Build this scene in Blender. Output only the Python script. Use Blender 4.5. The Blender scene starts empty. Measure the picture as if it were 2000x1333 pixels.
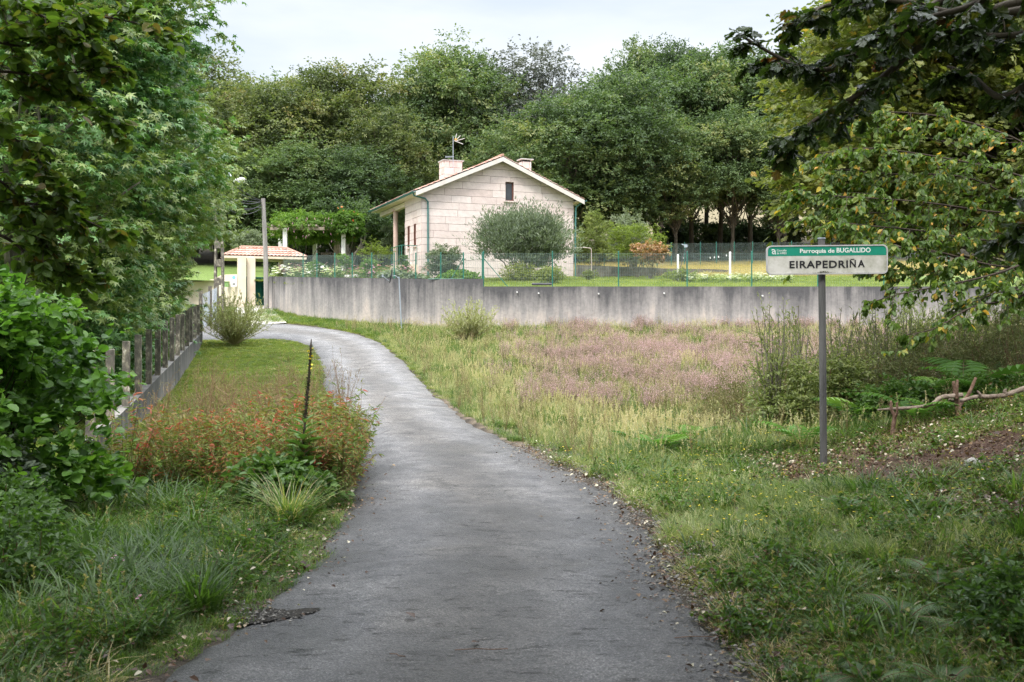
import bpy, math, random
import numpy as np
from mathutils import Vector, Matrix

# ------------------------------------------------------------------ camera, world, sun, exposure
SC = bpy.context.scene
F = 2100.0                      # focal length in photo pixels (2000 wide)
CAMZ = 1.7
cam_d = bpy.data.cameras.new("camera"); cam = bpy.data.objects.new("camera", cam_d)
SC.collection.objects.link(cam); SC.camera = cam
cam.location = (0, 0, CAMZ); cam.rotation_euler = (math.radians(90), 0, 0)
cam_d.sensor_width = 36.0; cam_d.lens = 36.0*F/2000.0
cam_d.clip_start = 0.05; cam_d.clip_end = 3000
cam_d.dof.use_dof = True; cam_d.dof.focus_distance = 30.0; cam_d.dof.aperture_fstop = 7.0

SUN_EL, SUN_AZ = math.radians(52), math.radians(205)    # azimuth from +Y clockwise: behind the camera, a little left
world = bpy.data.worlds.new("World"); SC.world = world; world.use_nodes = True
wn = world.node_tree; wn.nodes.clear()
def wnode(t, **kw):
    n = wn.nodes.new(t)
    for k, v in kw.items(): setattr(n, k, v)
    return n
w_out = wnode('ShaderNodeOutputWorld'); w_bg = wnode('ShaderNodeBackground')
w_sky = wnode('ShaderNodeTexSky'); w_sky.sky_type = 'NISHITA'; w_sky.sun_disc = False
w_sky.sun_elevation = SUN_EL; w_sky.sun_rotation = SUN_AZ
w_co = wnode('ShaderNodeTexCoord'); w_map = wnode('ShaderNodeMapping')
w_map.inputs['Scale'].default_value = (1.6, 1.6, 6.5); w_map.inputs['Location'].default_value = (0.35, 0.1, 0.9)
w_n = wnode('ShaderNodeTexNoise'); w_n.inputs['Scale'].default_value = 1.7; w_n.inputs['Detail'].default_value = 6; w_n.inputs['Roughness'].default_value = 0.5
w_r = wnode('ShaderNodeValToRGB')
w_r.color_ramp.elements[0].position = 0.36; w_r.color_ramp.elements[0].color = (3.8, 4.15, 4.65, 1)
w_r.color_ramp.elements[1].position = 0.60; w_r.color_ramp.elements[1].color = (5.1, 5.2, 5.3, 1)
w_sep = wnode('ShaderNodeSeparateXYZ')
w_lift = wnode('ShaderNodeMapRange'); w_lift.inputs['From Min'].default_value = 0.33; w_lift.inputs['From Max'].default_value = 1.0
w_lift.inputs['To Min'].default_value = 1.0; w_lift.inputs['To Max'].default_value = 5.2
w_mul = wnode('ShaderNodeVectorMath', operation='SCALE')
w_mix = wnode('ShaderNodeMix', data_type='RGBA'); w_mix.inputs['Factor'].default_value = 0.86
L = wn.links.new
L(w_co.outputs['Generated'], w_map.inputs['Vector']); L(w_map.outputs[0], w_n.inputs['Vector']); L(w_n.outputs['Fac'], w_r.inputs['Fac'])
L(w_co.outputs['Generated'], w_sep.inputs[0]); L(w_sep.outputs['Z'], w_lift.inputs['Value'])
L(w_r.outputs['Color'], w_mul.inputs[0]); L(w_lift.outputs[0], w_mul.inputs['Scale'])
L(w_sky.outputs['Color'], w_mix.inputs['A']); L(w_mul.outputs[0], w_mix.inputs['B'])
L(w_mix.outputs['Result'], w_bg.inputs['Color']); w_bg.inputs['Strength'].default_value = 0.105
L(w_bg.outputs[0], w_out.inputs['Surface'])

sun_d = bpy.data.lights.new("sun", 'SUN'); sun = bpy.data.objects.new("sun", sun_d); SC.collection.objects.link(sun)
sun_d.energy = 1.5; sun_d.angle = math.radians(12); sun_d.color = (1.0, 0.96, 0.9)
sdir = Vector((math.sin(SUN_AZ)*math.cos(SUN_EL), math.cos(SUN_AZ)*math.cos(SUN_EL), math.sin(SUN_EL)))
sun.rotation_euler = sdir.to_track_quat('Z', 'Y').to_euler(); sun.location = (0, -10, 40)
SC.view_settings.view_transform = 'Standard'; SC.view_settings.look = 'None'
SC.view_settings.exposure = 1.1; SC.view_settings.gamma = 1.0
SC.render.engine = 'CYCLES'
cy = SC.cycles
cy.max_bounces = 6; cy.diffuse_bounces = 2; cy.glossy_bounces = 2; cy.transmission_bounces = 4; cy.transparent_max_bounces = 4
cy.use_denoising = True; cy.denoiser = 'OPENIMAGEDENOISE'; cy.denoising_input_passes = 'RGB_ALBEDO_NORMAL'; cy.denoising_prefilter = 'NONE'; cy.caustics_reflective = False; cy.caustics_refractive = False
cy.use_adaptive_sampling = True; cy.adaptive_threshold = 0.015
cy.sample_clamp_indirect = 6.0

RNG = np.random.default_rng(7)
COL = SC.collection

# ------------------------------------------------------------------ projection helper (photo pixel + distance -> point)
def P(px, py, Y): return np.array([(px-1000.0)/F*Y, Y, CAMZ+(666.5-py)/F*Y])

# ------------------------------------------------------------------ noise helper
def snoise(x, y, s=1.0, seed=0.0):
    x = np.asarray(x, float)*s; y = np.asarray(y, float)*s
    v = 0
    for k, (a, b, c, w) in enumerate([(1.0, 0.3, 0.0, 1), (-0.4, 1.1, 1.7, 1), (1.9, 1.3, 4.1, .6), (1.2, -2.1, 2.2, .6),
                                      (3.7, 0.9, .3, .35), (-1.1, 4.1, 5.2, .35), (6.1, 5.2, 1.1, .2), (-7.3, 4.7, 3.3, .2)]):
        v = v + w*np.sin(a*x+b*y+c+seed*(k+1)*1.37)
    return v/2.6

# ------------------------------------------------------------------ terrain
ZR_Y = np.array([-60, 0, 9, 13.5, 22, 27.5, 35, 41, 46, 57, 75, 100, 160, 700.0])
ZR_Z = np.array([-.5, 0, 0, .02, .3, .52, 1.13, 1.71, 2.26, 3.5, 5.4, 8, 14, 14.0])
_yy = np.linspace(-60, 700, 7601); _zz = np.interp(_yy, ZR_Y, ZR_Z)
_k = np.hanning(41); _k /= _k.sum()
_zs = np.convolve(np.pad(_zz, 20, mode='edge'), _k, mode='valid')
def zr(y): return np.interp(y, _yy, _zs)
G_Y = np.array([40, 45.5, 56, 62, 72, 85, 100, 150, 220, 350, 900.0])
G_Z = np.array([3.5, 3.9, 4.8, 5.35, 6.4, 7.8, 9.8, 18, 31, 50, 62.0])
def zgar(x, y): return np.interp(y, G_Y, G_Z)+0.05*snoise(x, y, .5, 3)

def solveY(py):
    Y = np.linspace(3, 80, 4000)
    d = CAMZ-(py-666.5)*Y/F-zr(Y)
    i = np.where(d <= 0)[0]
    return float(Y[i[0]]) if len(i) else 60.0
def gp(px, py):
    Y = solveY(py); return np.array([(px-1000.0)/F*Y, Y])

# paired stations of road edges in photo pixels (left, right)
ST = [((300, 1333), (1452, 1333)), ((425, 1245), (1400, 1240)), ((497, 1190), (1345, 1165)), ((575, 1125), (1305, 1090)),
      ((632, 1060), (1258, 1025)), ((668, 1000), (1195, 965)), ((688, 950), (1125, 925)), ((690, 910), (1062, 898)), ((684, 870), (1000, 868)),
      ((664, 825), (925, 828)), ((645, 795), (880, 797)), ((636, 765), (845, 765)), ((630, 735), (815, 733)),
      ((624, 708), (788, 706)), ((615, 688), (762, 684)), ((598, 674), (732, 665)), ((565, 666), (690, 651)), ((525, 663), (640, 642)),
      ((470, 664), (575, 634)), ((400, 665), (500, 630)), ((330, 666), (420, 629)), ((200, 668), (300, 629)), ((-100, 668), (50, 629))]
Lp = [np.array([-2.2, -25.0]), np.array([-2.0, 0.0])]+[gp(*a) for a, b in ST]
Rp = [np.array([0.9, -25.0]), np.array([1.1, 0.0])]+[gp(*b) for a, b in ST]
Lp = np.array(Lp); Rp = np.array(Rp)
def catmull(p, n):
    out = []
    for i in range(len(p)-1):
        p0 = p[max(i-1, 0)]; p1 = p[i]; p2 = p[i+1]; p3 = p[min(i+2, len(p)-1)]
        for t in np.linspace(0, 1, n, endpoint=False):
            out.append(.5*((2*p1)+(-p0+p2)*t+(2*p0-5*p1+4*p2-p3)*t*t+(-p0+3*p1-3*p2+p3)*t**3))
    out.append(p[-1]); return np.array(out)
NS = 14
Ls = catmull(Lp, NS); Rs = catmull(Rp, NS)
jl = .05*snoise(Ls[:, 1], Ls[:, 0], 5, 1)+.03*snoise(Ls[:, 1], Ls[:, 0], 11, 3)+.03*snoise(Ls[:, 1], Ls[:, 0], 1.3, 8); jr = .05*snoise(Rs[:, 1], Rs[:, 0], 5, 2)+.03*snoise(Rs[:, 1], Rs[:, 0], 12, 4)+.04*snoise(Rs[:, 1], Rs[:, 0], 1.2, 5)
dvec = Rs-Ls; dn = dvec/np.linalg.norm(dvec, axis=1, keepdims=True)
Ls = Ls-dn*jl[:, None]; Rs = Rs+dn*jr[:, None]
ROADPOLY = np.vstack([Ls, Rs[::-1]])
def in_poly(x, y, poly):
    x = np.asarray(x); y = np.asarray(y); ins = np.zeros(x.shape, bool); n = len(poly); j = n-1
    for i in range(n):
        xi, yi = poly[i]; xj, yj = poly[j]
        c = ((yi > y) != (yj > y)) & (x < (xj-xi)*(y-yi)/(yj-yi+1e-12)+xi)
        ins ^= c; j = i
    return ins
def seg_dist(x, y, line):
    x = np.asarray(x, float); y = np.asarray(y, float); d = np.full(x.shape, 1e9)
    for i in range(len(line)-1):
        a = line[i]; b = line[i+1]; ab = b-a; l2 = (ab**2).sum()+1e-12
        t = np.clip(((x-a[0])*ab[0]+(y-a[1])*ab[1])/l2, 0, 1)
        d = np.minimum(d, np.hypot(x-a[0]-t*ab[0], y-a[1]-t*ab[1]))
    return d
def road_sd(x, y):        # signed distance to the road, negative inside
    d = np.minimum(seg_dist(x, y, Ls[::3]), seg_dist(x, y, Rs[::3]))
    return np.where(in_poly(x, y, ROADPOLY), -d, d)
XR_Y = Rs[:, 1]; XR_X = Rs[:, 0]
_m = np.r_[True, np.diff(np.maximum.accumulate(XR_Y)) > 1e-6]
def xr_of(y): return np.interp(y, XR_Y[_m], XR_X[_m])
def bank(x, y):
    dx = np.clip(np.asarray(x)-xr_of(np.minimum(y, 30)), 0, 14)
    fade = 1-np.clip((np.asarray(y)-11.5)/6, 0, 1); fade = fade*fade*(3-2*fade)
    return (0.075*dx+0.026*np.minimum(dx, 7)**2+.05*np.maximum(dx-7, 0))*fade
def zl(x, y, bumps=True):
    z = zr(y)+bank(x, y)
    # left neighbour lawn and verge fall very gently to the left near the camera
    z = z-0.05*np.clip(-1.8-np.asarray(x), 0, 5)*(1-np.clip((np.asarray(y)-14)/6, 0, 1))
    if bumps: z = z+0.03*snoise(x, y, .9, 2)
    return z
# retaining wall line (photo px, distance, top z)
WPX = [(525, 56.5, 540), (560, 53.3, 541), (620, 50.5, 542), (700, 48.5, 543), (760, 47.3, 544), (850, 46.0, 545), (943, 45.5, 545)]
WL = np.array([P(a, c, b) for a, b, c in WPX])
WR_END = np.array([34.0, 45.5])
def wall_Y(x):
    xs = np.r_[-60, -14.5, WL[:, 0], 90]; ys = np.r_[60, 57.6, WL[:, 1], 45.5]
    return np.interp(x, xs, ys)
def GZ(x, y):
    """height of whatever ground is visible at x, y"""
    x = np.asarray(x, float); y = np.asarray(y, float)
    return np.where(y > wall_Y(x), zgar(x, y), zl(x, y))

# ------------------------------------------------------------------ mesh accumulator
class MB:
    def __init__(self): self.v = []; self.f = {}; self.t = []; self.n = 0; self.mi = {}
    def add(self, v, faces, tint=0.5, mi=0):
        v = np.asarray(v, float).reshape(-1, 3); k = len(v)
        self.v.append(v)
        t = np.asarray(tint, float); self.t.append(np.broadcast_to(t, (k,)) if t.ndim == 0 else t)
        for fa in faces:
            fa = np.asarray(fa, int)
            if fa.ndim == 1: fa = fa[None, :]
            if len(fa) == 0: continue
            self.f.setdefault((fa.shape[1], mi), []).append(fa+self.n)
        self.n += k
    def box(self, c, s, rz=0.0, tint=.5, mi=0, R=None):
        c = np.asarray(c, float); hx, hy, hz = np.asarray(s, float)/2
        v = np.array([[sx*hx, sy*hy, sz*hz] for sx in (-1, 1) for sy in (-1, 1) for sz in (-1, 1)])
        if R is None: R = np.array([[math.cos(rz), -math.sin(rz), 0], [math.sin(rz), math.cos(rz), 0], [0, 0, 1]])
        v = v@R.T+c
        self.add(v, [[[0, 1, 3, 2], [4, 6, 7, 5], [0, 4, 5, 1], [2, 3, 7, 6], [0, 2, 6, 4], [1, 5, 7, 3]]], tint, mi)
    def tube(self, pts, rad, sides=6, tint=.5, mi=0, cap=True):
        pts = np.asarray(pts, float); n = len(pts); rad = np.broadcast_to(np.asarray(rad, float), (n,))
        tg = np.gradient(pts, axis=0); tg /= np.linalg.norm(tg, axis=1, keepdims=True)+1e-9
        up = np.array([0, 0, 1.0]) if abs(tg[0, 2]) < .9 else np.array([1.0, 0, 0])
        vs = []
        a = np.linspace(0, 2*np.pi, sides, endpoint=False)
        u = np.cross(up, tg[0]); u /= np.linalg.norm(u)+1e-9
        for i in range(n):
            u = u-tg[i]*np.dot(u, tg[i]); u /= np.linalg.norm(u)+1e-9
            w = np.cross(tg[i], u)
            vs.append(pts[i]+rad[i]*(np.cos(a)[:, None]*u+np.sin(a)[:, None]*w))
        v = np.vstack(vs); q = []
        for i in range(n-1):
            for j in range(sides):
                k = (j+1) % sides
                q.append([i*sides+j, i*sides+k, (i+1)*sides+k, (i+1)*sides+j])
        fs = [q]
        if cap:
            fs += [[list(range(sides))[::-1]], [list(range((n-1)*sides, n*sides))]]
        self.add(v, fs, tint, mi)
    def prism(self, poly, z0, z1, tint=.5, mi=0):
        poly = np.asarray(poly, float); n = len(poly)
        v = np.vstack([np.c_[poly, np.full(n, z0)], np.c_[poly, np.full(n, z1)]])
        self.add(v, [[[i, (i+1) % n, n+(i+1) % n, n+i] for i in range(n)], [list(range(n))[::-1]], [list(range(n, 2*n))]], tint, mi)
    def build(self, name, mats, parent=None, smooth=False, link=True):
        me = bpy.data.meshes.new(name)
        V = np.vstack(self.v).astype(np.float32) if self.v else np.zeros((0, 3), np.float32)
        me.vertices.add(len(V)); me.vertices.foreach_set('co', V.ravel())
        loops, starts, mids, cur = [], [], [], 0
        for (k, mi), arrs in self.f.items():
            A = np.vstack(arrs); loops.append(A.ravel()); starts.append(cur+np.arange(len(A))*k); cur += A.size
            mids.append(np.full(len(A), mi))
        Lo = np.concatenate(loops).astype(np.int32); St = np.concatenate(starts).astype(np.int32); Mi = np.concatenate(mids).astype(np.int32)
        me.loops.add(len(Lo)); me.loops.foreach_set('vertex_index', Lo)
        me.polygons.add(len(St)); me.polygons.foreach_set('loop_start', St)
        me.update(calc_edges=True)
        me.polygons.foreach_set('material_index', Mi)
        me.polygons.foreach_set('use_smooth', np.full(len(St), smooth))
        at = me.attributes.new('tint', 'FLOAT', 'POINT'); at.data.foreach_set('value', np.concatenate(self.t).astype(np.float32))
        for m in (mats if isinstance(mats, (list, tuple)) else [mats]): me.materials.append(m)
        o = bpy.data.objects.new(name, me)
        if link: COL.objects.link(o)
        if parent is not None: o.parent = parent
        return o

# ------------------------------------------------------------------ object helpers
def tag(o, label=None, cat=None, group=None, kind=None):
    if label: o['label'] = label
    if cat: o['category'] = cat
    if group: o['group'] = group
    if kind: o['kind'] = kind
    return o
def thing(name, label, cat, loc=(0, 0, 0), rz=0.0, group=None):
    o = bpy.data.objects.new(name, None); COL.objects.link(o); o.location = tuple(float(a) for a in loc); o.rotation_euler = (0, 0, rz)
    return tag(o, label, cat, group)
def dup(root, loc, rz=0.0, sc=(1, 1, 1), label=None, group=None):
    r = root.copy(); COL.objects.link(r); r.location = tuple(float(a) for a in loc); r.rotation_euler = (0, 0, rz); r.scale = sc
    if label: r['label'] = label
    if group: r['group'] = group
    for ch in list(root.children):
        c = ch.copy(); COL.objects.link(c); c.parent = r
        for g in list(ch.children):
            d = g.copy(); COL.objects.link(d); d.parent = c
    return r

# ------------------------------------------------------------------ materials
def new_mat(name):
    m = bpy.data.materials.new(name); m.use_nodes = True; nt = m.node_tree; nt.nodes.clear()
    out = nt.nodes.new('ShaderNodeOutputMaterial'); bs = nt.nodes.new('ShaderNodeBsdfPrincipled')
    nt.links.new(bs.outputs[0], out.inputs['Surface']); return m, nt, bs, out
def nnode(nt, t, **kw):
    n = nt.nodes.new(t)
    for k, v in kw.items(): setattr(n, k, v)
    return n
def ramp(nt, stops, interp='LINEAR'):
    r = nt.nodes.new('ShaderNodeValToRGB'); cr = r.color_ramp; cr.interpolation = interp
    while len(cr.elements) > 1: cr.elements.remove(cr.elements[-1])
    cr.elements[0].position = stops[0][0]; cr.elements[0].color = (*stops[0][1], 1)
    for p, c in stops[1:]:
        e = cr.elements.new(p); e.color = (*c, 1)
    return r
def leafmat(name, stops, rough=.45, transl=.35, spec=.35, inst=0.0, nscale=0.0):
    m, nt, bs, out = new_mat(name); lk = nt.links.new
    at = nnode(nt, 'ShaderNodeAttribute', attribute_name='tint')
    r = ramp(nt, stops); fac = at.outputs['Fac']
    if inst or nscale:
        ad = nnode(nt, 'ShaderNodeMath', operation='ADD'); lk(fac, ad.inputs[0])
        if inst:
            oi = nnode(nt, 'ShaderNodeObjectInfo'); mr = nnode(nt, 'ShaderNodeMapRange'); lk(oi.outputs['Random'], mr.inputs['Value'])
            mr.inputs['To Min'].default_value = -inst; mr.inputs['To Max'].default_value = inst
            lk(mr.outputs[0], ad.inputs[1])
        if nscale:
            ge = nnode(nt, 'ShaderNodeNewGeometry'); no = nnode(nt, 'ShaderNodeTexNoise'); no.inputs['Scale'].default_value = nscale
            lk(ge.outputs['Position'], no.inputs['Vector']); mr2 = nnode(nt, 'ShaderNodeMapRange'); lk(no.outputs['Fac'], mr2.inputs['Value'])
            mr2.inputs['From Min'].default_value = .3; mr2.inputs['From Max'].default_value = .7
            mr2.inputs['To Min'].default_value = -.22; mr2.inputs['To Max'].default_value = .22
            ad2 = nnode(nt, 'ShaderNodeMath', operation='ADD'); lk(ad.outputs[0], ad2.inputs[0]); lk(mr2.outputs[0], ad2.inputs[1]); ad = ad2
        fac = ad.outputs[0]
    lk(fac, r.inputs['Fac']); lk(r.outputs['Color'], bs.inputs['Base Color'])
    bs.inputs['Roughness'].default_value = rough; bs.inputs['Specular IOR Level'].default_value = spec
    tr = nnode(nt, 'ShaderNodeBsdfTranslucent'); mx = nnode(nt, 'ShaderNodeMixShader'); mx.inputs[0].default_value = transl
    mul = nnode(nt, 'ShaderNodeMix', data_type='RGBA', blend_type='MULTIPLY'); mul.inputs['Factor'].default_value = 1.0
    mul.inputs['B'].default_value = (1.45, 1.6, .75, 1); lk(r.outputs['Color'], mul.inputs['A']); lk(mul.outputs['Result'], tr.inputs['Color'])
    lk(bs.outputs[0], mx.inputs[1]); lk(tr.outputs[0], mx.inputs[2]); lk(mx.outputs[0], out.inputs['Surface'])
    return m
def surf(name, c1, c2, scale=5, rough=.8, bump=.0, bscale=None, detail=5, spec=.3, stops=None, metallic=0, coord='Object', squash=None):
    m, nt, bs, out = new_mat(name); lk = nt.links.new
    tc = nnode(nt, 'ShaderNodeTexCoord'); vec = tc.outputs[coord]
    if squash:
        mp = nnode(nt, 'ShaderNodeMapping'); mp.inputs['Scale'].default_value = squash; lk(vec, mp.inputs['Vector']); vec = mp.outputs[0]
    no = nnode(nt, 'ShaderNodeTexNoise'); no.inputs['Scale'].default_value = scale; no.inputs['Detail'].default_value = detail; no.inputs['Roughness'].default_value = .6
    lk(vec, no.inputs['Vector'])
    r = ramp(nt, stops or [(.3, c1), (.7, c2)]); lk(no.outputs['Fac'], r.inputs['Fac']); lk(r.outputs['Color'], bs.inputs['Base Color'])
    bs.inputs['Roughness'].default_value = rough; bs.inputs['Specular IOR Level'].default_value = spec; bs.inputs['Metallic'].default_value = metallic
    if bump:
        n2 = nnode(nt, 'ShaderNodeTexNoise'); n2.inputs['Scale'].default_value = bscale or scale*4; n2.inputs['Detail'].default_value = 6
        lk(vec, n2.inputs['Vector']); b = nnode(nt, 'ShaderNodeBump'); b.inputs['Strength'].default_value = bump; b.inputs['Distance'].default_value = .02
        lk(n2.outputs['Fac'], b.inputs['Height']); lk(b.outputs[0], bs.inputs['Normal'])
    return m

M = {}
# foliage (ramp position = tint)
M['oak_far'] = leafmat('oak_far_leaf', [(0, (.048, .078, .036)), (.45, (.105, .16, .066)), (.75, (.175, .232, .097)), (1, (.29, .30, .13))], inst=.24, nscale=.30, transl=.3, rough=.5)
M['oak_olive'] = leafmat('olive_oak_leaf', [(0, (.055, .08, .032)), (.5, (.138, .172, .06)), (.8, (.22, .232, .09)), (1, (.30, .235, .11))], inst=.12, nscale=.35, transl=.3, rough=.5)
M['silver'] = leafmat('silver_grey_leaf', [(0, (.07, .08, .075)), (.5, (.15, .16, .15)), (1, (.30, .31, .30))], transl=.15, rough=.5)
M['sweetgum'] = leafmat('sweetgum_leaf', [(0, (.034, .088, .036)), (.5, (.072, .17, .06)), (.9, (.145, .275, .08)), (1, (.24, .30, .10))], rough=.38, spec=.5, transl=.26, nscale=.2)
M['hazel'] = leafmat('hazel_leaf', [(0, (.035, .085, .018)), (.5, (.09, .19, .03)), (1, (.20, .34, .06))], rough=.42, spec=.45, transl=.42)
M['alder'] = leafmat('hanging_branch_leaf', [(0, (.04, .07, .012)), (.55, (.095, .16, .025)), (.85, (.12, .15, .025)), (1, (.16, .10, .03))], rough=.45, transl=.42)
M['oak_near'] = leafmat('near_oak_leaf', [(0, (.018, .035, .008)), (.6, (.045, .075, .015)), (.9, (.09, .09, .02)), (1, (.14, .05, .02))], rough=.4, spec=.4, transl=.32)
M['oak_mid'] = leafmat('mid_oak_leaf', [(0, (.075, .10, .024)), (.5, (.155, .185, .045)), (.85, (.25, .25, .07)), (1, (.42, .26, .06))], rough=.45, transl=.38)
M['cherry'] = leafmat('cherry_leaf', [(0, (.045, .085, .02)), (.55, (.11, .175, .035)), (.8, (.20, .24, .05)), (.86, (.42, .34, .05)), (1, (.52, .27, .05))], rough=.45, transl=.42)
M['grey_shrub'] = leafmat('grey_green_leaf', [(0, (.07, .095, .06)), (.5, (.18, .22, .145)), (1, (.31, .35, .24))], transl=.2, rough=.5)
M['bright'] = leafmat('bright_garden_leaf', [(0, (.06, .12, .02)), (.5, (.13, .23, .035)), (1, (.26, .34, .07))], transl=.35)
M['lime'] = leafmat('lime_garden_leaf', [(0, (.12, .16, .03)), (.5, (.22, .28, .05)), (1, (.36, .38, .10))], transl=.35)
M['maple_red'] = leafmat('red_maple_leaf', [(0, (.18, .22, .07)), (.5, (.36, .22, .12)), (1, (.52, .26, .21))], transl=.3)
M['box'] = leafmat('box_hedge_leaf', [(0, (.10, .14, .03)), (.5, (.22, .25, .05)), (1, (.34, .36, .09))], transl=.25)
M['willow'] = leafmat('willow_leaf', [(0, (.15, .17, .07)), (.5, (.28, .30, .13)), (1, (.45, .45, .26))], transl=.3)
M['sapling'] = leafmat('sapling_leaf', [(0, (.10, .13, .045)), (.5, (.20, .24, .085)), (1, (.34, .36, .15))], transl=.35)
M['gorse'] = leafmat('gorse_spine', [(0, (.09, .11, .04)), (.6, (.19, .21, .085)), (.85, (.26, .20, .11)), (1, (.17, .09, .05))], transl=.2)
M['bramble'] = leafmat('bramble_leaf', [(0, (.035, .075, .018)), (.5, (.075, .14, .032)), (.9, (.10, .18, .035)), (1, (.20, .10, .04))], transl=.35, rough=.4)
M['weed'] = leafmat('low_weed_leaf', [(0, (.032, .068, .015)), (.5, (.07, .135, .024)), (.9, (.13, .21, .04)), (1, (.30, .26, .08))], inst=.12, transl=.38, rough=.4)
M['fern'] = leafmat('fern_frond', [(0, (.05, .12, .03)), (.6, (.12, .24, .05)), (1, (.22, .34, .08))], transl=.4)
M['fern_dark'] = leafmat('dark_fern_frond', [(0, (.035, .085, .02)), (.6, (.075, .15, .035)), (1, (.13, .22, .06))], transl=.3, rough=.35)
M['mullein'] = leafmat('mullein_leaf', [(0, (.04, .09, .02)), (.6, (.09, .17, .04)), (1, (.14, .24, .06))], transl=.3)
M['yellow'] = leafmat('yellow_petal', [(0, (.75, .55, .03)), (1, (.85, .68, .06))], transl=.3)
M['white_fl'] = leafmat('white_petal', [(0, (.75, .72, .78)), (1, (.85, .84, .82))], transl=.3)
M['pink_fl'] = leafmat('pink_petal', [(0, (.60, .25, .45)), (1, (.75, .45, .60))], transl=.3)
M['orange_fl'] = leafmat('orange_petal', [(0, (.75, .14, .04)), (1, (.8, .3, .1))], transl=.3)
M['lawn'] = leafmat('short_grass', [(0, (.09, .13, .03)), (.5, (.205, .255, .06)), (.85, (.34, .36, .11)), (1, (.40, .37, .16))], inst=.15, nscale=.5, transl=.4, rough=.5)
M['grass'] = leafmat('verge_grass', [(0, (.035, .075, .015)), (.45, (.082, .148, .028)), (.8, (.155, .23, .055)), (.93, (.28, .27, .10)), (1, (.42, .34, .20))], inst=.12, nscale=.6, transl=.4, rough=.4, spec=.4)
M['meadow'] = leafmat('meadow_grass', [(0, (.11, .16, .045)), (.4, (.25, .29, .11)), (.7, (.43, .41, .22)), (1, (.60, .52, .34))], inst=.14, nscale=.35, transl=.35, rough=.55)
M['straw'] = leafmat('straw_grass', [(0, (.30, .24, .10)), (.5, (.48, .38, .19)), (1, (.62, .50, .30))], inst=.1, transl=.3)
M['red_weed'] = leafmat('red_weed_leaf', [(0, (.09, .15, .03)), (.45, (.20, .22, .06)), (.62, (.26, .18, .08)), (.8, (.32, .11, .06)), (1, (.40, .07, .05))], inst=.2, transl=.35)
M['weed_stem'] = leafmat('weed_stem', [(0, (.14, .07, .04)), (1, (.26, .17, .09))], inst=.1, transl=.05)
M['heather_fl'] = leafmat('heather_flower', [(0, (.38, .27, .26)), (.6, (.57, .38, .43)), (1, (.78, .50, .66))], inst=.2, transl=.3, rough=.7)
M['heather_lf'] = leafmat('heather_leaf', [(0, (.12, .13, .05)), (.6, (.22, .20, .09)), (1, (.32, .22, .12))], inst=.2, transl=.2, rough=.7)
M['litter'] = leafmat('fallen_leaf', [(0, (.05, .025, .015)), (.6, (.13, .07, .04)), (.88, (.28, .18, .09)), (1, (.55, .50, .38))], inst=.2, transl=.1)
M['bark'] = surf('oak_bark', (.045, .036, .028), (.14, .12, .09), 6, .95, .8, 20, squash=(1, 1, .25))
M['bark_grey'] = surf('grey_bark', (.10, .09, .075), (.26, .23, .19), 5, .95, .6, 20, squash=(1, 1, .3))
M['twig'] = surf('twig_bark', (.03, .022, .017), (.075, .055, .04), 20, .9)
M['deadwood'] = surf('weathered_branch', (.11, .08, .06), (.34, .27, .22), 9, .85, .6, 40, squash=(1, 1, 1))
M['stake'] = surf('brown_forked_stake', (.10, .06, .04), (.24, .15, .11), 12, .9, .6, 40)

# ------------------------------------------------------------------ leaf prototypes (long axis +Y, normal +Z, length 1)
def leaf_oval(w=.55, fold=.12, droop=.18):
    v = [(0, 0, 0), (-w/2, .35, fold), (-w*.36, .72, fold*.6-droop*.4), (0, 1, -droop), (w*.36, .72, fold*.6-droop*.4), (w/2, .35, fold)]
    return np.array(v), [[[0, 3, 2, 1]], [[0, 5, 4, 3]]]
def leaf_round(w=.9, fold=.08, droop=.12):
    h = w/2
    v = [(0, 0, 0), (-h*.62, .08, fold*.5), (-h, .38, fold), (-h*.86, .70, fold*.6), (-h*.4, .93, -droop*.4), (0, 1, -droop),
         (h*.4, .93, -droop*.4), (h*.86, .70, fold*.6), (h, .38, fold), (h*.62, .08, fold*.5)]
    return np.array(v), [[[0, 5, 4, 3, 2, 1]], [[0, 9, 8, 7, 6, 5]]]
def leaf_diamond(w=.6, fold=.12):
    v = [(0, 0, 0), (-w/2, .5, fold), (0, 1, -.08), (w/2, .5, fold)]
    return np.array(v), [[[0, 2, 1], [0, 3, 2]]]
def leaf_star():
    v = [(0, .34, .05)]; ang = [-128, -90, -52, -24, 0, 24, 52, 90, 128, 160, -160]
    tips = [(-122, .52), (-62, .66), (0, .68), (62, .66), (122, .52)]
    notches = [(-170, .34), (-92, .20), (-31, .22), (31, .22), (92, .20), (170, .34)]
    for a, r in notches: v.append((math.sin(math.radians(a))*r, .34+math.cos(math.radians(a))*r, .02))
    for a, r in tips: v.append((math.sin(math.radians(a))*r, .34+math.cos(math.radians(a))*r, -.13))
    return np.array(v), [[[0, i+2, 7+i, i+1] for i in range(5)]]
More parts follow.
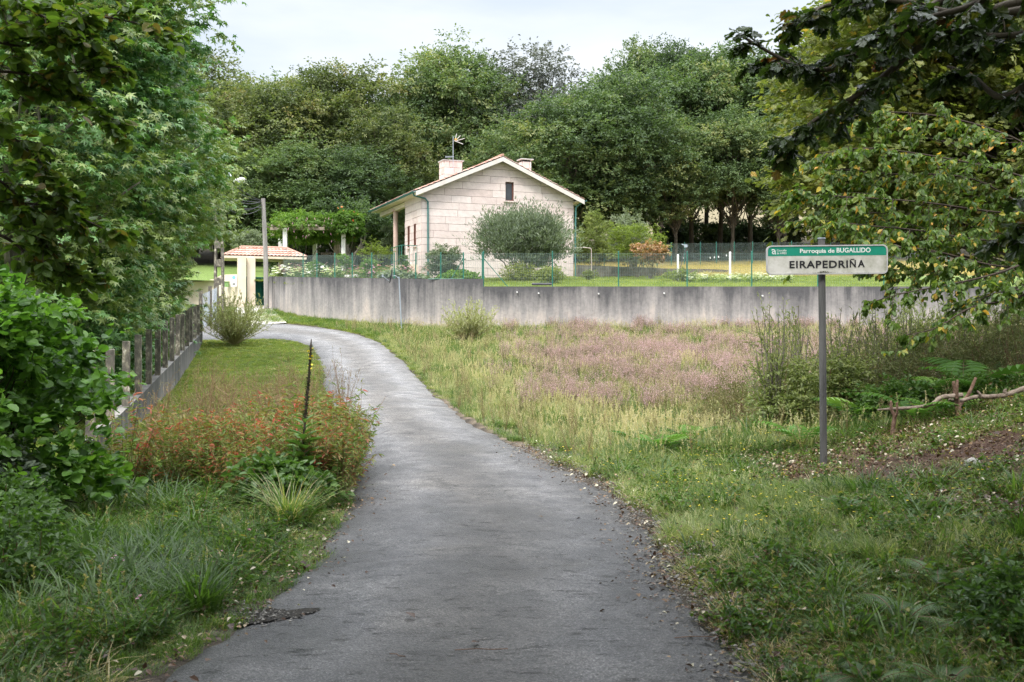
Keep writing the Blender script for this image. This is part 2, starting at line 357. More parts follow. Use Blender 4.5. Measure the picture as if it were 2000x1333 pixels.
def leaf_oak(w=.62):
    prof = [(0, .02), (.10, .07), (.16, .14), (.24, .12), (.30, .26), (.40, .26), (.42, .15), (.52, .36), (.62, .36), (.63, .20), (.74, .34), (.83, .30), (.86, .17), (.96, .17)]
    Lh = [(-x*w/.6, y, .05+.05*math.sin(y*9)-.15*y*y) for y, x in prof]; Rh = [(x*w/.6, y, .05+.05*math.sin(y*9)-.15*y*y) for y, x in prof]
    v = [(0, -.08, 0)]+Lh+[(0, 1, -.16)]+Rh[::-1]
    n = len(prof)
    mid = [(0, .35, -.01), (0, .7, -.06)]
    v = v+mid; i1, i2 = len(v)-2, len(v)-1
    f1 = [0, i1, i2, n+1]+list(range(n, 0, -1)); f2 = [n+1, i2, i1, 0]+list(range(len(v)-3, n+1, -1))
    return np.array(v, float), [[f1], [f2]]
LF = {'oval': leaf_oval(), 'lance': leaf_oval(.24, .04, .15), 'needle': leaf_diamond(.09, .01), 'round': leaf_round(), 'diamond': leaf_diamond(), 'star': leaf_star(), 'oak': leaf_oak(), 'wide': leaf_oval(.7, .1, .2),
      'thin': leaf_oval(.14, .02, .1)}
def frames(d, n):
    d = d/(np.linalg.norm(d, axis=1, keepdims=True)+1e-9)
    n = n-d*(n*d).sum(1, keepdims=True); n /= np.linalg.norm(n, axis=1, keepdims=True)+1e-9
    x = np.cross(d, n); return np.stack([x, d, n], axis=2)
def put_leaves(mb, proto, pos, d, n, s, tint, mi=0):
    pv, pf = LF[proto] if isinstance(proto, str) else proto
    k = len(pv); N = len(pos)
    if N == 0: return
    R = frames(d, n); s = np.broadcast_to(s, (N,)); tint = np.broadcast_to(tint, (N,))
    V = np.einsum('nij,kj->nki', R, pv)*s[:, None, None]+pos[:, None, :]
    off = (np.arange(N)*k)[:, None, None]; fs = []
    for f in pf:
        f = np.asarray(f); fs.append((f[None]+off).reshape(-1, f.shape[1]))
    mb.add(V.reshape(-1, 3), fs, np.repeat(tint, k), mi)
def unit(rng, n):
    v = rng.normal(size=(n, 3)); return v/(np.linalg.norm(v, axis=1, keepdims=True)+1e-9)

def clump_foliage(mb, rng, centers, radii, nsub, nleaf, proto, size, tint_mu=.4, tint_sd=.2, spray=.45, flat=.7, droop=.25, mi=0, shell=.5, autumn=0.0, upbias=.8, clump_tint=.12):
    """clumps -> sprays -> leaves"""
    centers = np.asarray(centers, float); C = len(centers); radii = np.broadcast_to(radii, (C,))
    d1 = unit(rng, C*nsub).reshape(C, nsub, 3); d1[..., 2] = np.abs(d1[..., 2])*1.0-.35*(rng.random((C, nsub)) < .45)
    d1 /= np.linalg.norm(d1, axis=2, keepdims=True)+1e-9
    rr = (shell+(1-shell)*rng.random((C, nsub)))*radii[:, None]
    sub = centers[:, None]+d1*rr[..., None]*np.array([1, 1, flat])
    ct = rng.normal(0, clump_tint, C); st = rng.normal(0, .07, (C, nsub))
    sub = sub.reshape(-1, 3); sd = d1.reshape(-1, 3)+rng.normal(0, .35, (C*nsub, 3)); sd[:, 2] -= droop
    sd /= np.linalg.norm(sd, axis=1, keepdims=True)+1e-9
    slen = np.repeat(radii, nsub)*spray*(.7+.6*rng.random(C*nsub))
    stt = (ct[:, None]+st).ravel()
    t = rng.random((C*nsub, nleaf))
    pos = sub[:, None]+sd[:, None]*(t*slen[:, None])[..., None]
    side = unit(rng, C*nsub*nleaf).reshape(C*nsub, nleaf, 3)*np.array([1, 1, .45])
    pos = pos+side*(slen[:, None]*.30*rng.random((C*nsub, nleaf)))[..., None]
    d = sd[:, None]*.7+side*.9; d[..., 2] -= droop
    n = np.repeat(d1.reshape(-1, 3)[:, None]*.55, nleaf, 1)+rng.normal(0, .42, (C*nsub, nleaf, 3)); n[..., 2] += upbias
    s = size*(.65+.6*rng.random((C*nsub, nleaf)))
    ti = np.clip(tint_mu+stt[:, None]+rng.normal(0, tint_sd*.5, (C*nsub, nleaf)), 0, .84)
    if autumn > 0:
        ti = np.where(rng.random(ti.shape) < autumn, .88+.12*rng.random(ti.shape), ti)
    put_leaves(mb, proto, pos.reshape(-1, 3), d.reshape(-1, 3), n.reshape(-1, 3), s.ravel(), ti.ravel(), mi)
def limb(mb, rng, a, b, r0, r1, n=6, wob=.08, sides=5, sag=0.0):
    a = np.asarray(a, float); b = np.asarray(b, float); Ld = np.linalg.norm(b-a)
    t = np.linspace(0, 1, n)[:, None]
    p = a+(b-a)*t; w = rng.normal(0, wob*Ld, (n, 3)); w[0] = 0; w[-1] = 0; p = p+w*.5*np.sin(t*np.pi)
    p[:, 2] += sag*Ld*np.sin(t[:, 0]*np.pi)
    mb.tube(p, np.linspace(r0, r1, n), sides, cap=False)
    return p

def make_tree(rng, height, crown_r, crown_base, nclump, clump_r, nsub, nleaf, proto, size, trunk_r, shape='round', drop=None, **kw):
    """returns (wood MB, leaf MB) around the origin"""
    W, Lf = MB(), MB()
    lean = rng.normal(0, .03, 2)*height
    top = np.array([lean[0], lean[1], height*.82])
    n = 9; t = np.linspace(0, 1, n)
    tp = np.c_[lean[0]*t+rng.normal(0, .06, n)*t*height*.15, lean[1]*t+rng.normal(0, .06, n)*t*height*.15, top[2]*t]
    tp[0] = (0, 0, -.3)
    W.tube(tp, trunk_r*(1-.82*t)**.9+trunk_r*.35*np.exp(-t*18), 8, cap=False)
    hz = (height-crown_base)/2; cz = crown_base+hz
    cs = []
    for i in range(nclump):
        d = unit(rng, 1)[0]; u = rng.random()
        r = (.35+.65*u**.45)
        if shape == 'round': k = 1.0
        elif shape == 'cone': k = (1.0-.62*(.5+.5*d[2]*r))*(.46+.54*min(1, (.5+.5*d[2]*r)/.40))
        elif shape == 'tall': k = 1.0-.25*max(d[2], 0)
        else: k = 1.0
        p = np.array([d[0]*crown_r*r*k, d[1]*crown_r*r*k, cz+d[2]*hz*r])
        p[:2] += lean*p[2]/height
        # uneven outline
        p[:2] *= 1+.16*math.sin(3*math.atan2(d[1], d[0])+i*.01+d[2]*4)
        if drop and drop(p): continue
        cs.append(p)
    cs = np.array(cs); nclump = len(cs); rad = clump_r*(.7+.6*rng.random(nclump))
    idx = rng.permutation(nclump)[:max(14, nclump//2)]
    for i in idx:
        c = cs[i]; f = np.clip((c[2]-crown_base*.2)/height*.75, .18, .9); k = f*(n-1); a = tp[int(k)]+(tp[min(int(k)+1, n-1)]-tp[int(k)])*(k-int(k))
        limb(W, rng, a, c, trunk_r*(.42-.3*f), .015, 6, .1, 5, sag=.05)
    clump_foliage(Lf, rng, cs, rad, nsub, nleaf, proto, size, **kw)
    return W, Lf

def branch_spray(W, Lf, rng, pts, r0, ntwig, tlen, nleaf, proto, size, tint_mu=.4, tint_sd=.2, autumn=0, droop=.15, sub=2, start=.15, flat=.35, updown=.35, leafdroop=.25):
    """a main branch through pts with side twigs, twiglets and leaves"""
    pts = catmull(np.asarray(pts, float), 6)
    n = len(pts); W.tube(pts, np.linspace(r0, r0*.22, n), 6, cap=False)
    tot = []
    for i in range(ntwig):
        f = start+(1-start)*(i+rng.random()*.7)/ntwig; k = min(f*(n-1), n-1.01); a = pts[int(k)]+(pts[int(k)+1]-pts[int(k)])*(k-int(k))
        tg = pts[min(int(k)+1, n-1)]-pts[max(int(k)-1, 0)]; tg /= np.linalg.norm(tg)+1e-9
        sd = np.cross(tg, [0, 0, 1.0]); sd /= np.linalg.norm(sd)+1e-9
        s = 1 if i % 2 else -1
        d = tg*(.55+.4*rng.random())+sd*s*(.6+.4*rng.random())+np.array([0, 0, rng.normal(0, updown)])
        d /= np.linalg.norm(d); ln = tlen*(1.15-.6*f)*(.6+.7*rng.random())
        q = [a]; dd = d.copy()
        for j in range(5):
            dd = dd+rng.normal(0, .13, 3); dd[2] -= droop*.25; dd /= np.linalg.norm(dd); q.append(q[-1]+dd*ln/5)
        q = np.array(q); W.tube(q, np.linspace(max(r0*.3, .004), .0018, 6), 4, cap=False); tot.append((q, 1.0))
        for m in range(sub):
            b = q[1+rng.integers(0, 4)]; d2 = dd+rng.normal(0, .6, 3); d2[2] *= .6; d2 /= np.linalg.norm(d2)
            l2 = ln*(.3+.35*rng.random()); q2 = np.array([b+d2*l2*t-np.array([0, 0, droop*.3*l2*t*t]) for t in (0, .35, .7, 1)])
            W.tube(q2, np.linspace(.003, .0015, 4), 3, cap=False); tot.append((q2, .6))
    for q, wgt in tot:
        m = max(3, int(nleaf*wgt)); t = np.sort(rng.random(m))*.9+.12; k = np.clip(t, 0, 1)*(len(q)-1.001); i0 = k.astype(int); fr = (k-i0)[:, None]
        p = q[i0]+(q[i0+1]-q[i0])*fr; tg = q[i0+1]-q[i0]; tg /= np.linalg.norm(tg, axis=1, keepdims=True)+1e-9
        sd = np.cross(tg, np.array([0, 0, 1.0])); sd /= np.linalg.norm(sd, axis=1, keepdims=True)+1e-9
        sg = np.where(np.arange(m) % 2, 1, -1)[:, None]
        d = tg*.6+sd*sg*.9+rng.normal(0, .35, (m, 3)); d[:, 2] -= leafdroop
        nn = rng.normal(0, .45, (m, 3)); nn[:, 2] += 1.0
        ti = np.clip(rng.normal(tint_mu, tint_sd, m), 0, .84)
        if autumn: ti = np.where(rng.random(m) < autumn, .87+.13*rng.random(m), ti)
        put_leaves(Lf, proto, p, d, nn, size*(.6+.6*rng.random(m)), ti)

def place_tree(name, label, cat, W, Lf, loc, wood, leaf, group=None, rz=0):
    t = thing(name, label, cat, loc, rz, group)
    W.build('trunk', wood, t, smooth=True); Lf.build('crown', leaf, t)
    return t

# ------------------------------------------------------------------ ground
def ground_material():
    m, nt, bs, out = new_mat('ground_soil'); lk = nt.links.new
    at = nnode(nt, 'ShaderNodeAttribute', attribute_name='gcol')
    ge = nnode(nt, 'ShaderNodeNewGeometry'); n1 = nnode(nt, 'ShaderNodeTexNoise'); n1.inputs['Scale'].default_value = 2.2; n1.inputs['Detail'].default_value = 8; n1.inputs['Roughness'].default_value = .7
    lk(ge.outputs['Position'], n1.inputs['Vector'])
    r = ramp(nt, [(.3, (.62, .62, .60)), (.55, (1, 1, 1)), (.75, (1.35, 1.3, 1.25))]); lk(n1.outputs['Fac'], r.inputs['Fac'])
    n2 = nnode(nt, 'ShaderNodeTexNoise'); n2.inputs['Scale'].default_value = 60; n2.inputs['Detail'].default_value = 4; lk(ge.outputs['Position'], n2.inputs['Vector'])
    r2 = ramp(nt, [(.3, (.6, .6, .6)), (.6, (1.1, 1.1, 1.1)), (.72, (1.9, 1.85, 1.7))]); lk(n2.outputs['Fac'], r2.inputs['Fac'])
    mu = nnode(nt, 'ShaderNodeMix', data_type='RGBA', blend_type='MULTIPLY'); mu.inputs['Factor'].default_value = 1; lk(at.outputs['Color'], mu.inputs['A']); lk(r.outputs['Color'], mu.inputs['B'])
    m2 = nnode(nt, 'ShaderNodeMix', data_type='RGBA', blend_type='MULTIPLY'); m2.inputs['Factor'].default_value = 1; lk(mu.outputs['Result'], m2.inputs['A']); lk(r2.outputs['Color'], m2.inputs['B'])
    lk(m2.outputs['Result'], bs.inputs['Base Color']); bs.inputs['Roughness'].default_value = .95; bs.inputs['Specular IOR Level'].default_value = .15
    b = nnode(nt, 'ShaderNodeBump'); b.inputs['Strength'].default_value = .7; b.inputs['Distance'].default_value = .03; lk(n2.outputs['Fac'], b.inputs['Height']); lk(b.outputs[0], bs.inputs['Normal'])
    return m
M['ground'] = ground_material()
def grid_sheet(name, xs, ys, zf, colf, keep=None):
    X, Y = np.meshgrid(xs, ys); Z = zf(X, Y); nx, ny = len(xs), len(ys)
    me = bpy.data.meshes.new(name); V = np.stack([X, Y, Z], 2).reshape(-1, 3).astype(np.float32)
    i, j = np.meshgrid(np.arange(nx-1), np.arange(ny-1)); a = (j*nx+i).ravel(); q = np.stack([a, a+1, a+nx+1, a+nx], 1)
    if keep is not None:
        cx = V[q].mean(1); q = q[keep(cx[:, 0], cx[:, 1])]
    me.vertices.add(len(V)); me.vertices.foreach_set('co', V.ravel()); me.loops.add(q.size); me.loops.foreach_set('vertex_index', q.ravel().astype(np.int32))
    me.polygons.add(len(q)); me.polygons.foreach_set('loop_start', (np.arange(len(q))*4).astype(np.int32)); me.update(calc_edges=True)
    me.polygons.foreach_set('use_smooth', np.ones(len(q), bool))
    c = colf(X.ravel(), Y.ravel()); ca = me.color_attributes.new('gcol', 'FLOAT_COLOR', 'POINT')
    ca.data.foreach_set('color', np.c_[c, np.ones(len(c))].astype(np.float32).ravel())
    me.materials.append(M['ground']); o = bpy.data.objects.new(name, me); COL.objects.link(o); tag(o, kind='structure'); return o
def lerp(a, b, t): return a*(1-t[:, None])+np.asarray(b)*t[:, None]
def sm(x, a, b): t = np.clip((x-a)/(b-a), 0, 1); return t*t*(3-2*t)
def bare_f(x, y):
    nz = snoise(x, y, 1.1, 4)+.35*snoise(x, y, 4, 1)
    d = seg_dist(x, y, np.array([[3.0, 11.3], [4.2, 11.1], [5.7, 10.7], [7.0, 10.2]]))
    a = (1-sm(d+.35*snoise(x, y, 3.1, 6), .50, 1.15)); b = sm(nz+.35*sm(x, 3.0, 4.5), .05, .55)*.9
    return np.clip(np.maximum(a, b)*sm(x-xr_of(np.minimum(y, 30)), .9, 2.0)*(1-sm(y, 13, 15)), 0, 1)
def low_z(X, Y):
    sh = X.shape; x = X.ravel(); y = Y.ravel(); z = zl(x, y)
    near = (y > -26) & (y < 62) & (x < 20) & (x > -50); sd = np.full(x.shape, 5.0); sd[near] = road_sd(x[near], y[near])
    z = z-.10*sm(-sd, 0.0, .35)
    # the driveway to the gate and everything north of the wall line sink below the garden sheet
    back = y > wall_Y(x)+.6
    z = np.where(back, np.minimum(z, zgar(x, y)-.6), z)
    return z.reshape(sh)
def low_col(x, y):
    c = np.tile([.10, .13, .04], (len(x), 1)).astype(float)
    near = (y > -26) & (y < 62) & (x < 20) & (x > -50); sd = np.full(x.shape, 5.0); sd[near] = road_sd(x[near], y[near])
    nz = snoise(x, y, 1.1, 4)
    c = lerp(c, (.16, .15, .07), sm(y+nz*2, 14, 20)*.8*(x > 0))
    right = (x > xr_of(np.minimum(y, 30)))
    bare = bare_f(x, y)
    c = lerp(c, (.075, .055, .038), np.where(right, sm(x, 2.6, 4.0)*.8, 0)); c = lerp(c, (.085, .052, .038), bare)
    c = lerp(c, (.075, .062, .05), (1-sm(sd+.1*nz, .12, .5)))
    c = lerp(c, (.24, .19, .14), (1-sm(sd, .1, .55))*sm(y, 12, 15)*(1-sm(y, 24, 30))*.9*right)
    mossy = (x < -4)&(y > 15); c = np.where(mossy[:, None], c*[1.15, 1.25, .9], c)
    return c
xs = np.unique(np.r_[np.arange(-60, -12, 1.0), np.arange(-12, 9, .16), np.arange(9, 40, .8), np.linspace(40, 120, 12), np.linspace(-120, -60, 8)])
ys = np.unique(np.r_[np.linspace(-60, 0, 30), np.arange(0, 26, .16), np.arange(26, 66, .35), np.linspace(66, 90, 12)])
grid_sheet('ground', xs, ys, low_z, low_col)
def gar_col(x, y):
    nz = snoise(x, y, .35, 6)
    c = np.tile([.17, .24, .065], (len(x), 1)).astype(float)
    c = lerp(c, (.42, .36, .20), sm(y+nz*1.5, 62, 66)*sm(x, 3, 6))
    c = lerp(c, (.10, .085, .05), sm(y+nz, 84, 87))
    c = lerp(c, (.25, .21, .13), sm(y+nz*2, 118, 128))
    c = lerp(c, (.20, .22, .10), sm(y, 230, 300))
    return c
xs = np.unique(np.r_[np.arange(-40, 40, .5), np.linspace(40, 500, 40), np.linspace(-500, -40, 40)])
v_ = np.unique(np.r_[0, .02, np.linspace(.04, 1, 110)**1.0])
def gar_sheet():
    nx = len(xs); nv = 150; t = np.linspace(0, 1, nv)**2.2
    X = np.tile(xs, (nv, 1)); y0 = wall_Y(xs)+.12; Y = y0[None]+(900-y0[None])*t[:, None]; Z = zgar(X, Y)
    Z = Z-0.0
    V = np.stack([X, Y, Z], 2).reshape(-1, 3).astype(np.float32)
    i, j = np.meshgrid(np.arange(nx-1), np.arange(nv-1)); a = (j*nx+i).ravel(); q = np.stack([a, a+1, a+nx+1, a+nx], 1)
    me = bpy.data.meshes.new('garden_ground')
    me.vertices.add(len(V)); me.vertices.foreach_set('co', V.ravel()); me.loops.add(q.size); me.loops.foreach_set('vertex_index', q.ravel().astype(np.int32))
    me.polygons.add(len(q)); me.polygons.foreach_set('loop_start', (np.arange(len(q))*4).astype(np.int32)); me.update(calc_edges=True)
    me.polygons.foreach_set('use_smooth', np.ones(len(q), bool))
    c = gar_col(V[:, 0].astype(float), V[:, 1].astype(float)); ca = me.color_attributes.new('gcol', 'FLOAT_COLOR', 'POINT')
    ca.data.foreach_set('color', np.c_[c, np.ones(len(c))].astype(np.float32).ravel())
    me.materials.append(M['ground']); o = bpy.data.objects.new('hillside_ground', me); COL.objects.link(o); tag(o, kind='structure')
gar_sheet()

# ------------------------------------------------------------------ road
def road_material():
    m, nt, bs, out = new_mat('asphalt'); lk = nt.links.new
    ge = nnode(nt, 'ShaderNodeNewGeometry'); pos = ge.outputs['Position']
    at = nnode(nt, 'ShaderNodeAttribute', attribute_name='tint')
    big = nnode(nt, 'ShaderNodeTexNoise'); big.inputs['Scale'].default_value = .55; big.inputs['Detail'].default_value = 7; big.inputs['Roughness'].default_value = .62; lk(pos, big.inputs['Vector'])
    fine = nnode(nt, 'ShaderNodeTexVoronoi'); fine.inputs['Scale'].default_value = 70; lk(pos, fine.inputs['Vector'])
    fn = nnode(nt, 'ShaderNodeTexNoise'); fn.inputs['Scale'].default_value = 38; fn.inputs['Detail'].default_value = 5; fn.inputs['Roughness'].default_value = .75; lk(pos, fn.inputs['Vector'])
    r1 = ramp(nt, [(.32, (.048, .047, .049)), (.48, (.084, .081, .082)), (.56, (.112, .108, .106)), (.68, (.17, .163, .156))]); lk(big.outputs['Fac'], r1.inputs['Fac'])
    # far stretch drier, and painted paler for sky reflection, edges carry dust (tint)
    sheen_dust = nnode(nt, 'ShaderNodeMix', data_type='RGBA'); sheen_dust.inputs['B'].default_value = (.36, .345, .33, 1); lk(at.outputs['Fac'], sheen_dust.inputs['Factor']); lk(r1.outputs['Color'], sheen_dust.inputs['A'])
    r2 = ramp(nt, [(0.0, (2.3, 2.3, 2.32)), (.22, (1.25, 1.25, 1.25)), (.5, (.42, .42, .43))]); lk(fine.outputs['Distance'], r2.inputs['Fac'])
    sc = nnode(nt, 'ShaderNodeMath', operation='MULTIPLY'); sc.inputs[1].default_value = 1.0; lk(fine.outputs['Distance'], sc.inputs[0]); lk(sc.outputs[0], r2.inputs['Fac'])
    mu = nnode(nt, 'ShaderNodeMix', data_type='RGBA', blend_type='MULTIPLY'); mu.inputs['Factor'].default_value = .8; lk(sheen_dust.outputs['Result'], mu.inputs['A']); lk(r2.outputs['Color'], mu.inputs['B'])
    r3 = ramp(nt, [(.32, (.35, .35, .36)), (.5, (1, 1, 1)), (.66, (1.8, 1.8, 1.78))]); lk(fn.outputs['Fac'], r3.inputs['Fac'])
    mu2 = nnode(nt, 'ShaderNodeMix', data_type='RGBA', blend_type='MULTIPLY'); mu2.inputs['Factor'].default_value = .8; lk(mu.outputs['Result'], mu2.inputs['A']); lk(r3.outputs['Color'], mu2.inputs['B'])
    ac = nnode(nt, 'ShaderNodeAttribute', attribute_name='across')
    wob = nnode(nt, 'ShaderNodeMath', operation='MULTIPLY_ADD'); lk(big.outputs['Fac'], wob.inputs[0]); wob.inputs[1].default_value = .5; wob.inputs[2].default_value = -.25
    acw = nnode(nt, 'ShaderNodeMath', operation='ADD'); lk(ac.outputs['Fac'], acw.inputs[0]); lk(wob.outputs[0], acw.inputs[1])
    rt = ramp(nt, [(0, (.55, .54, .52)), (.10, (.85, .85, .86)), (.27, (1.18, 1.19, 1.22)), (.40, (.95, .92, .88)), (.52, (.80, .76, .71)), (.62, (.95, .93, .9)), (.76, (1.18, 1.19, 1.22)), (.90, (.88, .87, .86)), (1, (.5, .47, .44))]); lk(acw.outputs[0], rt.inputs['Fac'])
    mt_ = nnode(nt, 'ShaderNodeMix', data_type='RGBA', blend_type='MULTIPLY'); mt_.inputs['Factor'].default_value = .9; lk(mu2.outputs['Result'], mt_.inputs['A']); lk(rt.outputs['Color'], mt_.inputs['B'])
    pn = nnode(nt, 'ShaderNodeTexNoise'); pn.inputs['Scale'].default_value = 2.1; pn.inputs['Detail'].default_value = 9; pn.inputs['Roughness'].default_value = .72; pn.inputs['Distortion'].default_value = .6; lk(pos, pn.inputs['Vector'])
    rp = ramp(nt, [(.30, (.50, .50, .51)), (.45, (.82, .82, .83)), (.55, (1.08, 1.07, 1.06)), (.68, (1.5, 1.48, 1.46))]); lk(pn.outputs['Fac'], rp.inputs['Fac'])
    mu2 = nnode(nt, 'ShaderNodeMix', data_type='RGBA', blend_type='MULTIPLY'); mu2.inputs['Factor'].default_value = .9; lk(mt_.outputs['Result'], mu2.inputs['A']); lk(rp.outputs['Color'], mu2.inputs['B'])
    wv = nnode(nt, 'ShaderNodeMix', data_type='RGBA'); wv.inputs['Factor'].default_value = .35; lk(pos, wv.inputs['A']); lk(pn.outputs['Color'], wv.inputs['B'])
    cv = nnode(nt, 'ShaderNodeTexVoronoi', feature='DISTANCE_TO_EDGE'); cv.inputs['Scale'].default_value = 1.5; lk(wv.outputs['Result'], cv.inputs['Vector'])
    rc = ramp(nt, [(0, (.35, .34, .34)), (.012, (.6, .6, .6)), (.022, (1, 1, 1))]); lk(cv.outputs['Distance'], rc.inputs['Fac'])
    cm = ramp(nt, [(.54, (0, 0, 0)), (.60, (1, 1, 1))]); lk(big.outputs['Fac'], cm.inputs['Fac'])
    mc = nnode(nt, 'ShaderNodeMix', data_type='RGBA', blend_type='MULTIPLY'); lk(cm.outputs['Color'], mc.inputs['Factor']); lk(mu2.outputs['Result'], mc.inputs['A']); lk(rc.outputs['Color'], mc.inputs['B']); mu2 = mc
    # small pits and dark scuffs, wide across the road
    mp = nnode(nt, 'ShaderNodeMapping'); mp.inputs['Scale'].default_value = (2.2, 6.0, 2.0); lk(pos, mp.inputs['Vector'])
    pit = nnode(nt, 'ShaderNodeTexNoise'); pit.inputs['Scale'].default_value = 2.6; pit.inputs['Detail'].default_value = 7; pit.inputs['Roughness'].default_value = .78; lk(mp.outputs[0], pit.inputs['Vector'])
    r4 = ramp(nt, [(.0, (.3, .3, .31)), (.36, (.42, .42, .43)), (.42, (1, 1, 1))]); lk(pit.outputs['Fac'], r4.inputs['Fac'])
    mu3 = nnode(nt, 'ShaderNodeMix', data_type='RGBA', blend_type='MULTIPLY'); mu3.inputs['Factor'].default_value = .9; lk(mu2.outputs['Result'], mu3.inputs['A']); lk(r4.outputs['Color'], mu3.inputs['B'])
    lk(mu3.outputs['Result'], bs.inputs['Base Color'])
    rr = nnode(nt, 'ShaderNodeMapRange'); lk(big.outputs['Fac'], rr.inputs['Value']); rr.inputs['From Min'].default_value = .35; rr.inputs['From Max'].default_value = .65
    rr.inputs['To Min'].default_value = .38; rr.inputs['To Max'].default_value = .62; lk(rr.outputs[0], bs.inputs['Roughness'])
    bs.inputs['Specular IOR Level'].default_value = .42
    h = nnode(nt, 'ShaderNodeMath', operation='MULTIPLY_ADD'); lk(fine.outputs['Distance'], h.inputs[0]); h.inputs[1].default_value = -.8; lk(fn.outputs['Fac'], h.inputs[2])
    h2 = nnode(nt, 'ShaderNodeMath', operation='MULTIPLY_ADD'); lk(r4.outputs['Color'], h2.inputs[0]); h2.inputs[1].default_value = 1.2; lk(h.outputs[0], h2.inputs[2])
    b = nnode(nt, 'ShaderNodeBump'); b.inputs['Strength'].default_value = .8; b.inputs['Distance'].default_value = .012; lk(h2.outputs[0], b.inputs['Height']); lk(b.outputs[0], bs.inputs['Normal'])
    return m
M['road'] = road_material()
def build_road():
    n = len(Ls); K = 22; mb = MB(); rows = []; tint = []
    u = np.linspace(0, 1, K+1)
    for i in range(n):
        p = Ls[i][None]*(1-u[:, None])+Rs[i][None]*u[:, None]
        z = zl(p[:, 0], p[:, 1], False)+.012+.045*(1-(2*u-1)**2)+.006*snoise(p[:, 0], p[:, 1], 2.5, 1)
        z[0] -= .03; z[-1] -= .03
        rows.append(np.c_[p, z]); e = np.minimum(u, 1-u)
        tint.append(np.clip(.10*(np.exp(-((u-.27)/.10)**2)+np.exp(-((u-.73)/.10)**2))*(.6+.6*snoise(p[:, 0], p[:, 1], .7, 3))+.62*sm(p[:, 1], 9, 26)+.25*(1-sm(e, 0, .12))*sm(p[:, 1], 9, 14)*(u > .5), 0, 1))  # the far term paints grazing sky reflection into the colour
    q = [[i*(K+1)+j, i*(K+1)+j+1, (i+1)*(K+1)+j+1, (i+1)*(K+1)+j] for i in range(n-1) for j in range(K)]
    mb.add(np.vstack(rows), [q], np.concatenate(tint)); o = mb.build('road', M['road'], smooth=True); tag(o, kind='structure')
    at = o.data.attributes.new('across', 'FLOAT', 'POINT'); at.data.foreach_set('value', np.tile(u, n).astype(np.float32))
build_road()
# concrete apron up to the gate
M['concrete_pale'] = surf('pale_concrete', (.36, .33, .29), (.55, .52, .46), 3, .9, .3)
mb = MB(); ap = [(P(455, 640, 46.6)[:2]), (P(560, 640, 47.6)[:2]), (P(527, 600, 57.2)[:2]), (P(462, 600, 58.2)[:2])]
ap = np.array(ap); rows = []
for t in np.linspace(0, 1, 14):
    a = ap[0]*(1-t)+ap[3]*t; b = ap[1]*(1-t)+ap[2]*t
    for s in np.linspace(0, 1, 6):
        p = a*(1-s)+b*s; rows.append([p[0], p[1], float(zl(p[0], p[1]))+.05])
mb.add(rows, [[[i*6+j, i*6+j+1, (i+1)*6+j+1, (i+1)*6+j] for i in range(13) for j in range(5)]]); tag(mb.build('path', M['concrete_pale']), kind='structure')

# ------------------------------------------------------------------ grass and weed prototypes
PROTO = []
def blade(mb, x, y, h, w, az, lean, tint, mi=0, z0=-.02):
    ca, sa = math.cos(az), math.sin(az); t = np.array([0, .38, .72, 1.0]); wd = np.array([1, .85, .55, 0])*w/2
    r = lean*h*t**1.8; z = z0+h*(t-.35*lean*t**2.2)
    cx = x+ca*r; cyy = y+sa*r
    v = []
    for k in range(3):
        v += [(cx[k]-sa*wd[k], cyy[k]+ca*wd[k], z[k]), (cx[k]+sa*wd[k], cyy[k]-ca*wd[k], z[k])]
    v.append((cx[3], cyy[3], z[3]))
    mb.add(v, [[[0, 1, 3, 2], [2, 3, 5, 4]], [[4, 5, 6]]], tint, mi)
def fin(mb, mats): o = mb.build('tuft', mats, link=False); return o
def tuft(rng, n, h0, h1, rad, w, lean=.6, tmu=.45, tsd=.2, mats=None, stalks=0, sh=(.5, .8)):
    mb = MB()
    for i in range(n):
        a = rng.random()*6.28; r = rad*math.sqrt(rng.random()); h = h0+(h1-h0)*rng.random()
        blade(mb, r*math.cos(a), r*math.sin(a), h, w*(.7+.6*rng.random()), a+rng.normal(0, 1.0), lean*(.3+1.1*rng.random()), float(np.clip(rng.normal(tmu, tsd), 0, 1)))
    for i in range(stalks):
        a = rng.random()*6.28; r = rad*math.sqrt(rng.random()); h = sh[0]+(sh[1]-sh[0])*rng.random(); b = np.array([r*math.cos(a), r*math.sin(a), 0])
        d = np.array([math.cos(a), math.sin(a), 0])*.22*h*rng.random(); t = np.linspace(0, 1, 4)[:, None]
        q = b+d*t**2+np.array([0, 0, h])*t; mb.tube(q, np.linspace(.0022, .001, 4), 3, float(.75+.25*rng.random()), 0, cap=False)
        m = 14; k = rng.random(m)*.25+.75; pp = b+d*(k**2)[:, None]+np.array([0, 0, h])*k[:, None]
        dd = rng.normal(0, .5, (m, 3)); dd[:, 2] += .9; put_leaves(mb, 'diamond', pp, dd, unit(rng, m), .022, .8+.2*rng.random(m))
    return fin(mb, mats)
g = np.random.default_rng(3)
T_LAWN = [tuft(g, 60, .03, .07, .14, .006, .9, .5, .2, M['lawn']) for _ in range(3)]
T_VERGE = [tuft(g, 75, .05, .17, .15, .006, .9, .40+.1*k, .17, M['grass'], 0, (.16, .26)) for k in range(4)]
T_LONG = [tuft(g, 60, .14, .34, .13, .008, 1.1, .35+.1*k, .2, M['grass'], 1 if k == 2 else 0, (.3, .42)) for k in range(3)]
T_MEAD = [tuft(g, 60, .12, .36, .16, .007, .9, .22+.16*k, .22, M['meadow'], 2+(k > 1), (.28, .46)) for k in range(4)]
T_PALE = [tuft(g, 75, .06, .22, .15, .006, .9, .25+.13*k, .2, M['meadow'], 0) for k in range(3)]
T_STRAW = [tuft(g, 70, .05, .17, .15, .005, 1.4, .5, .3, M['straw'], 0) for k in range(2)]
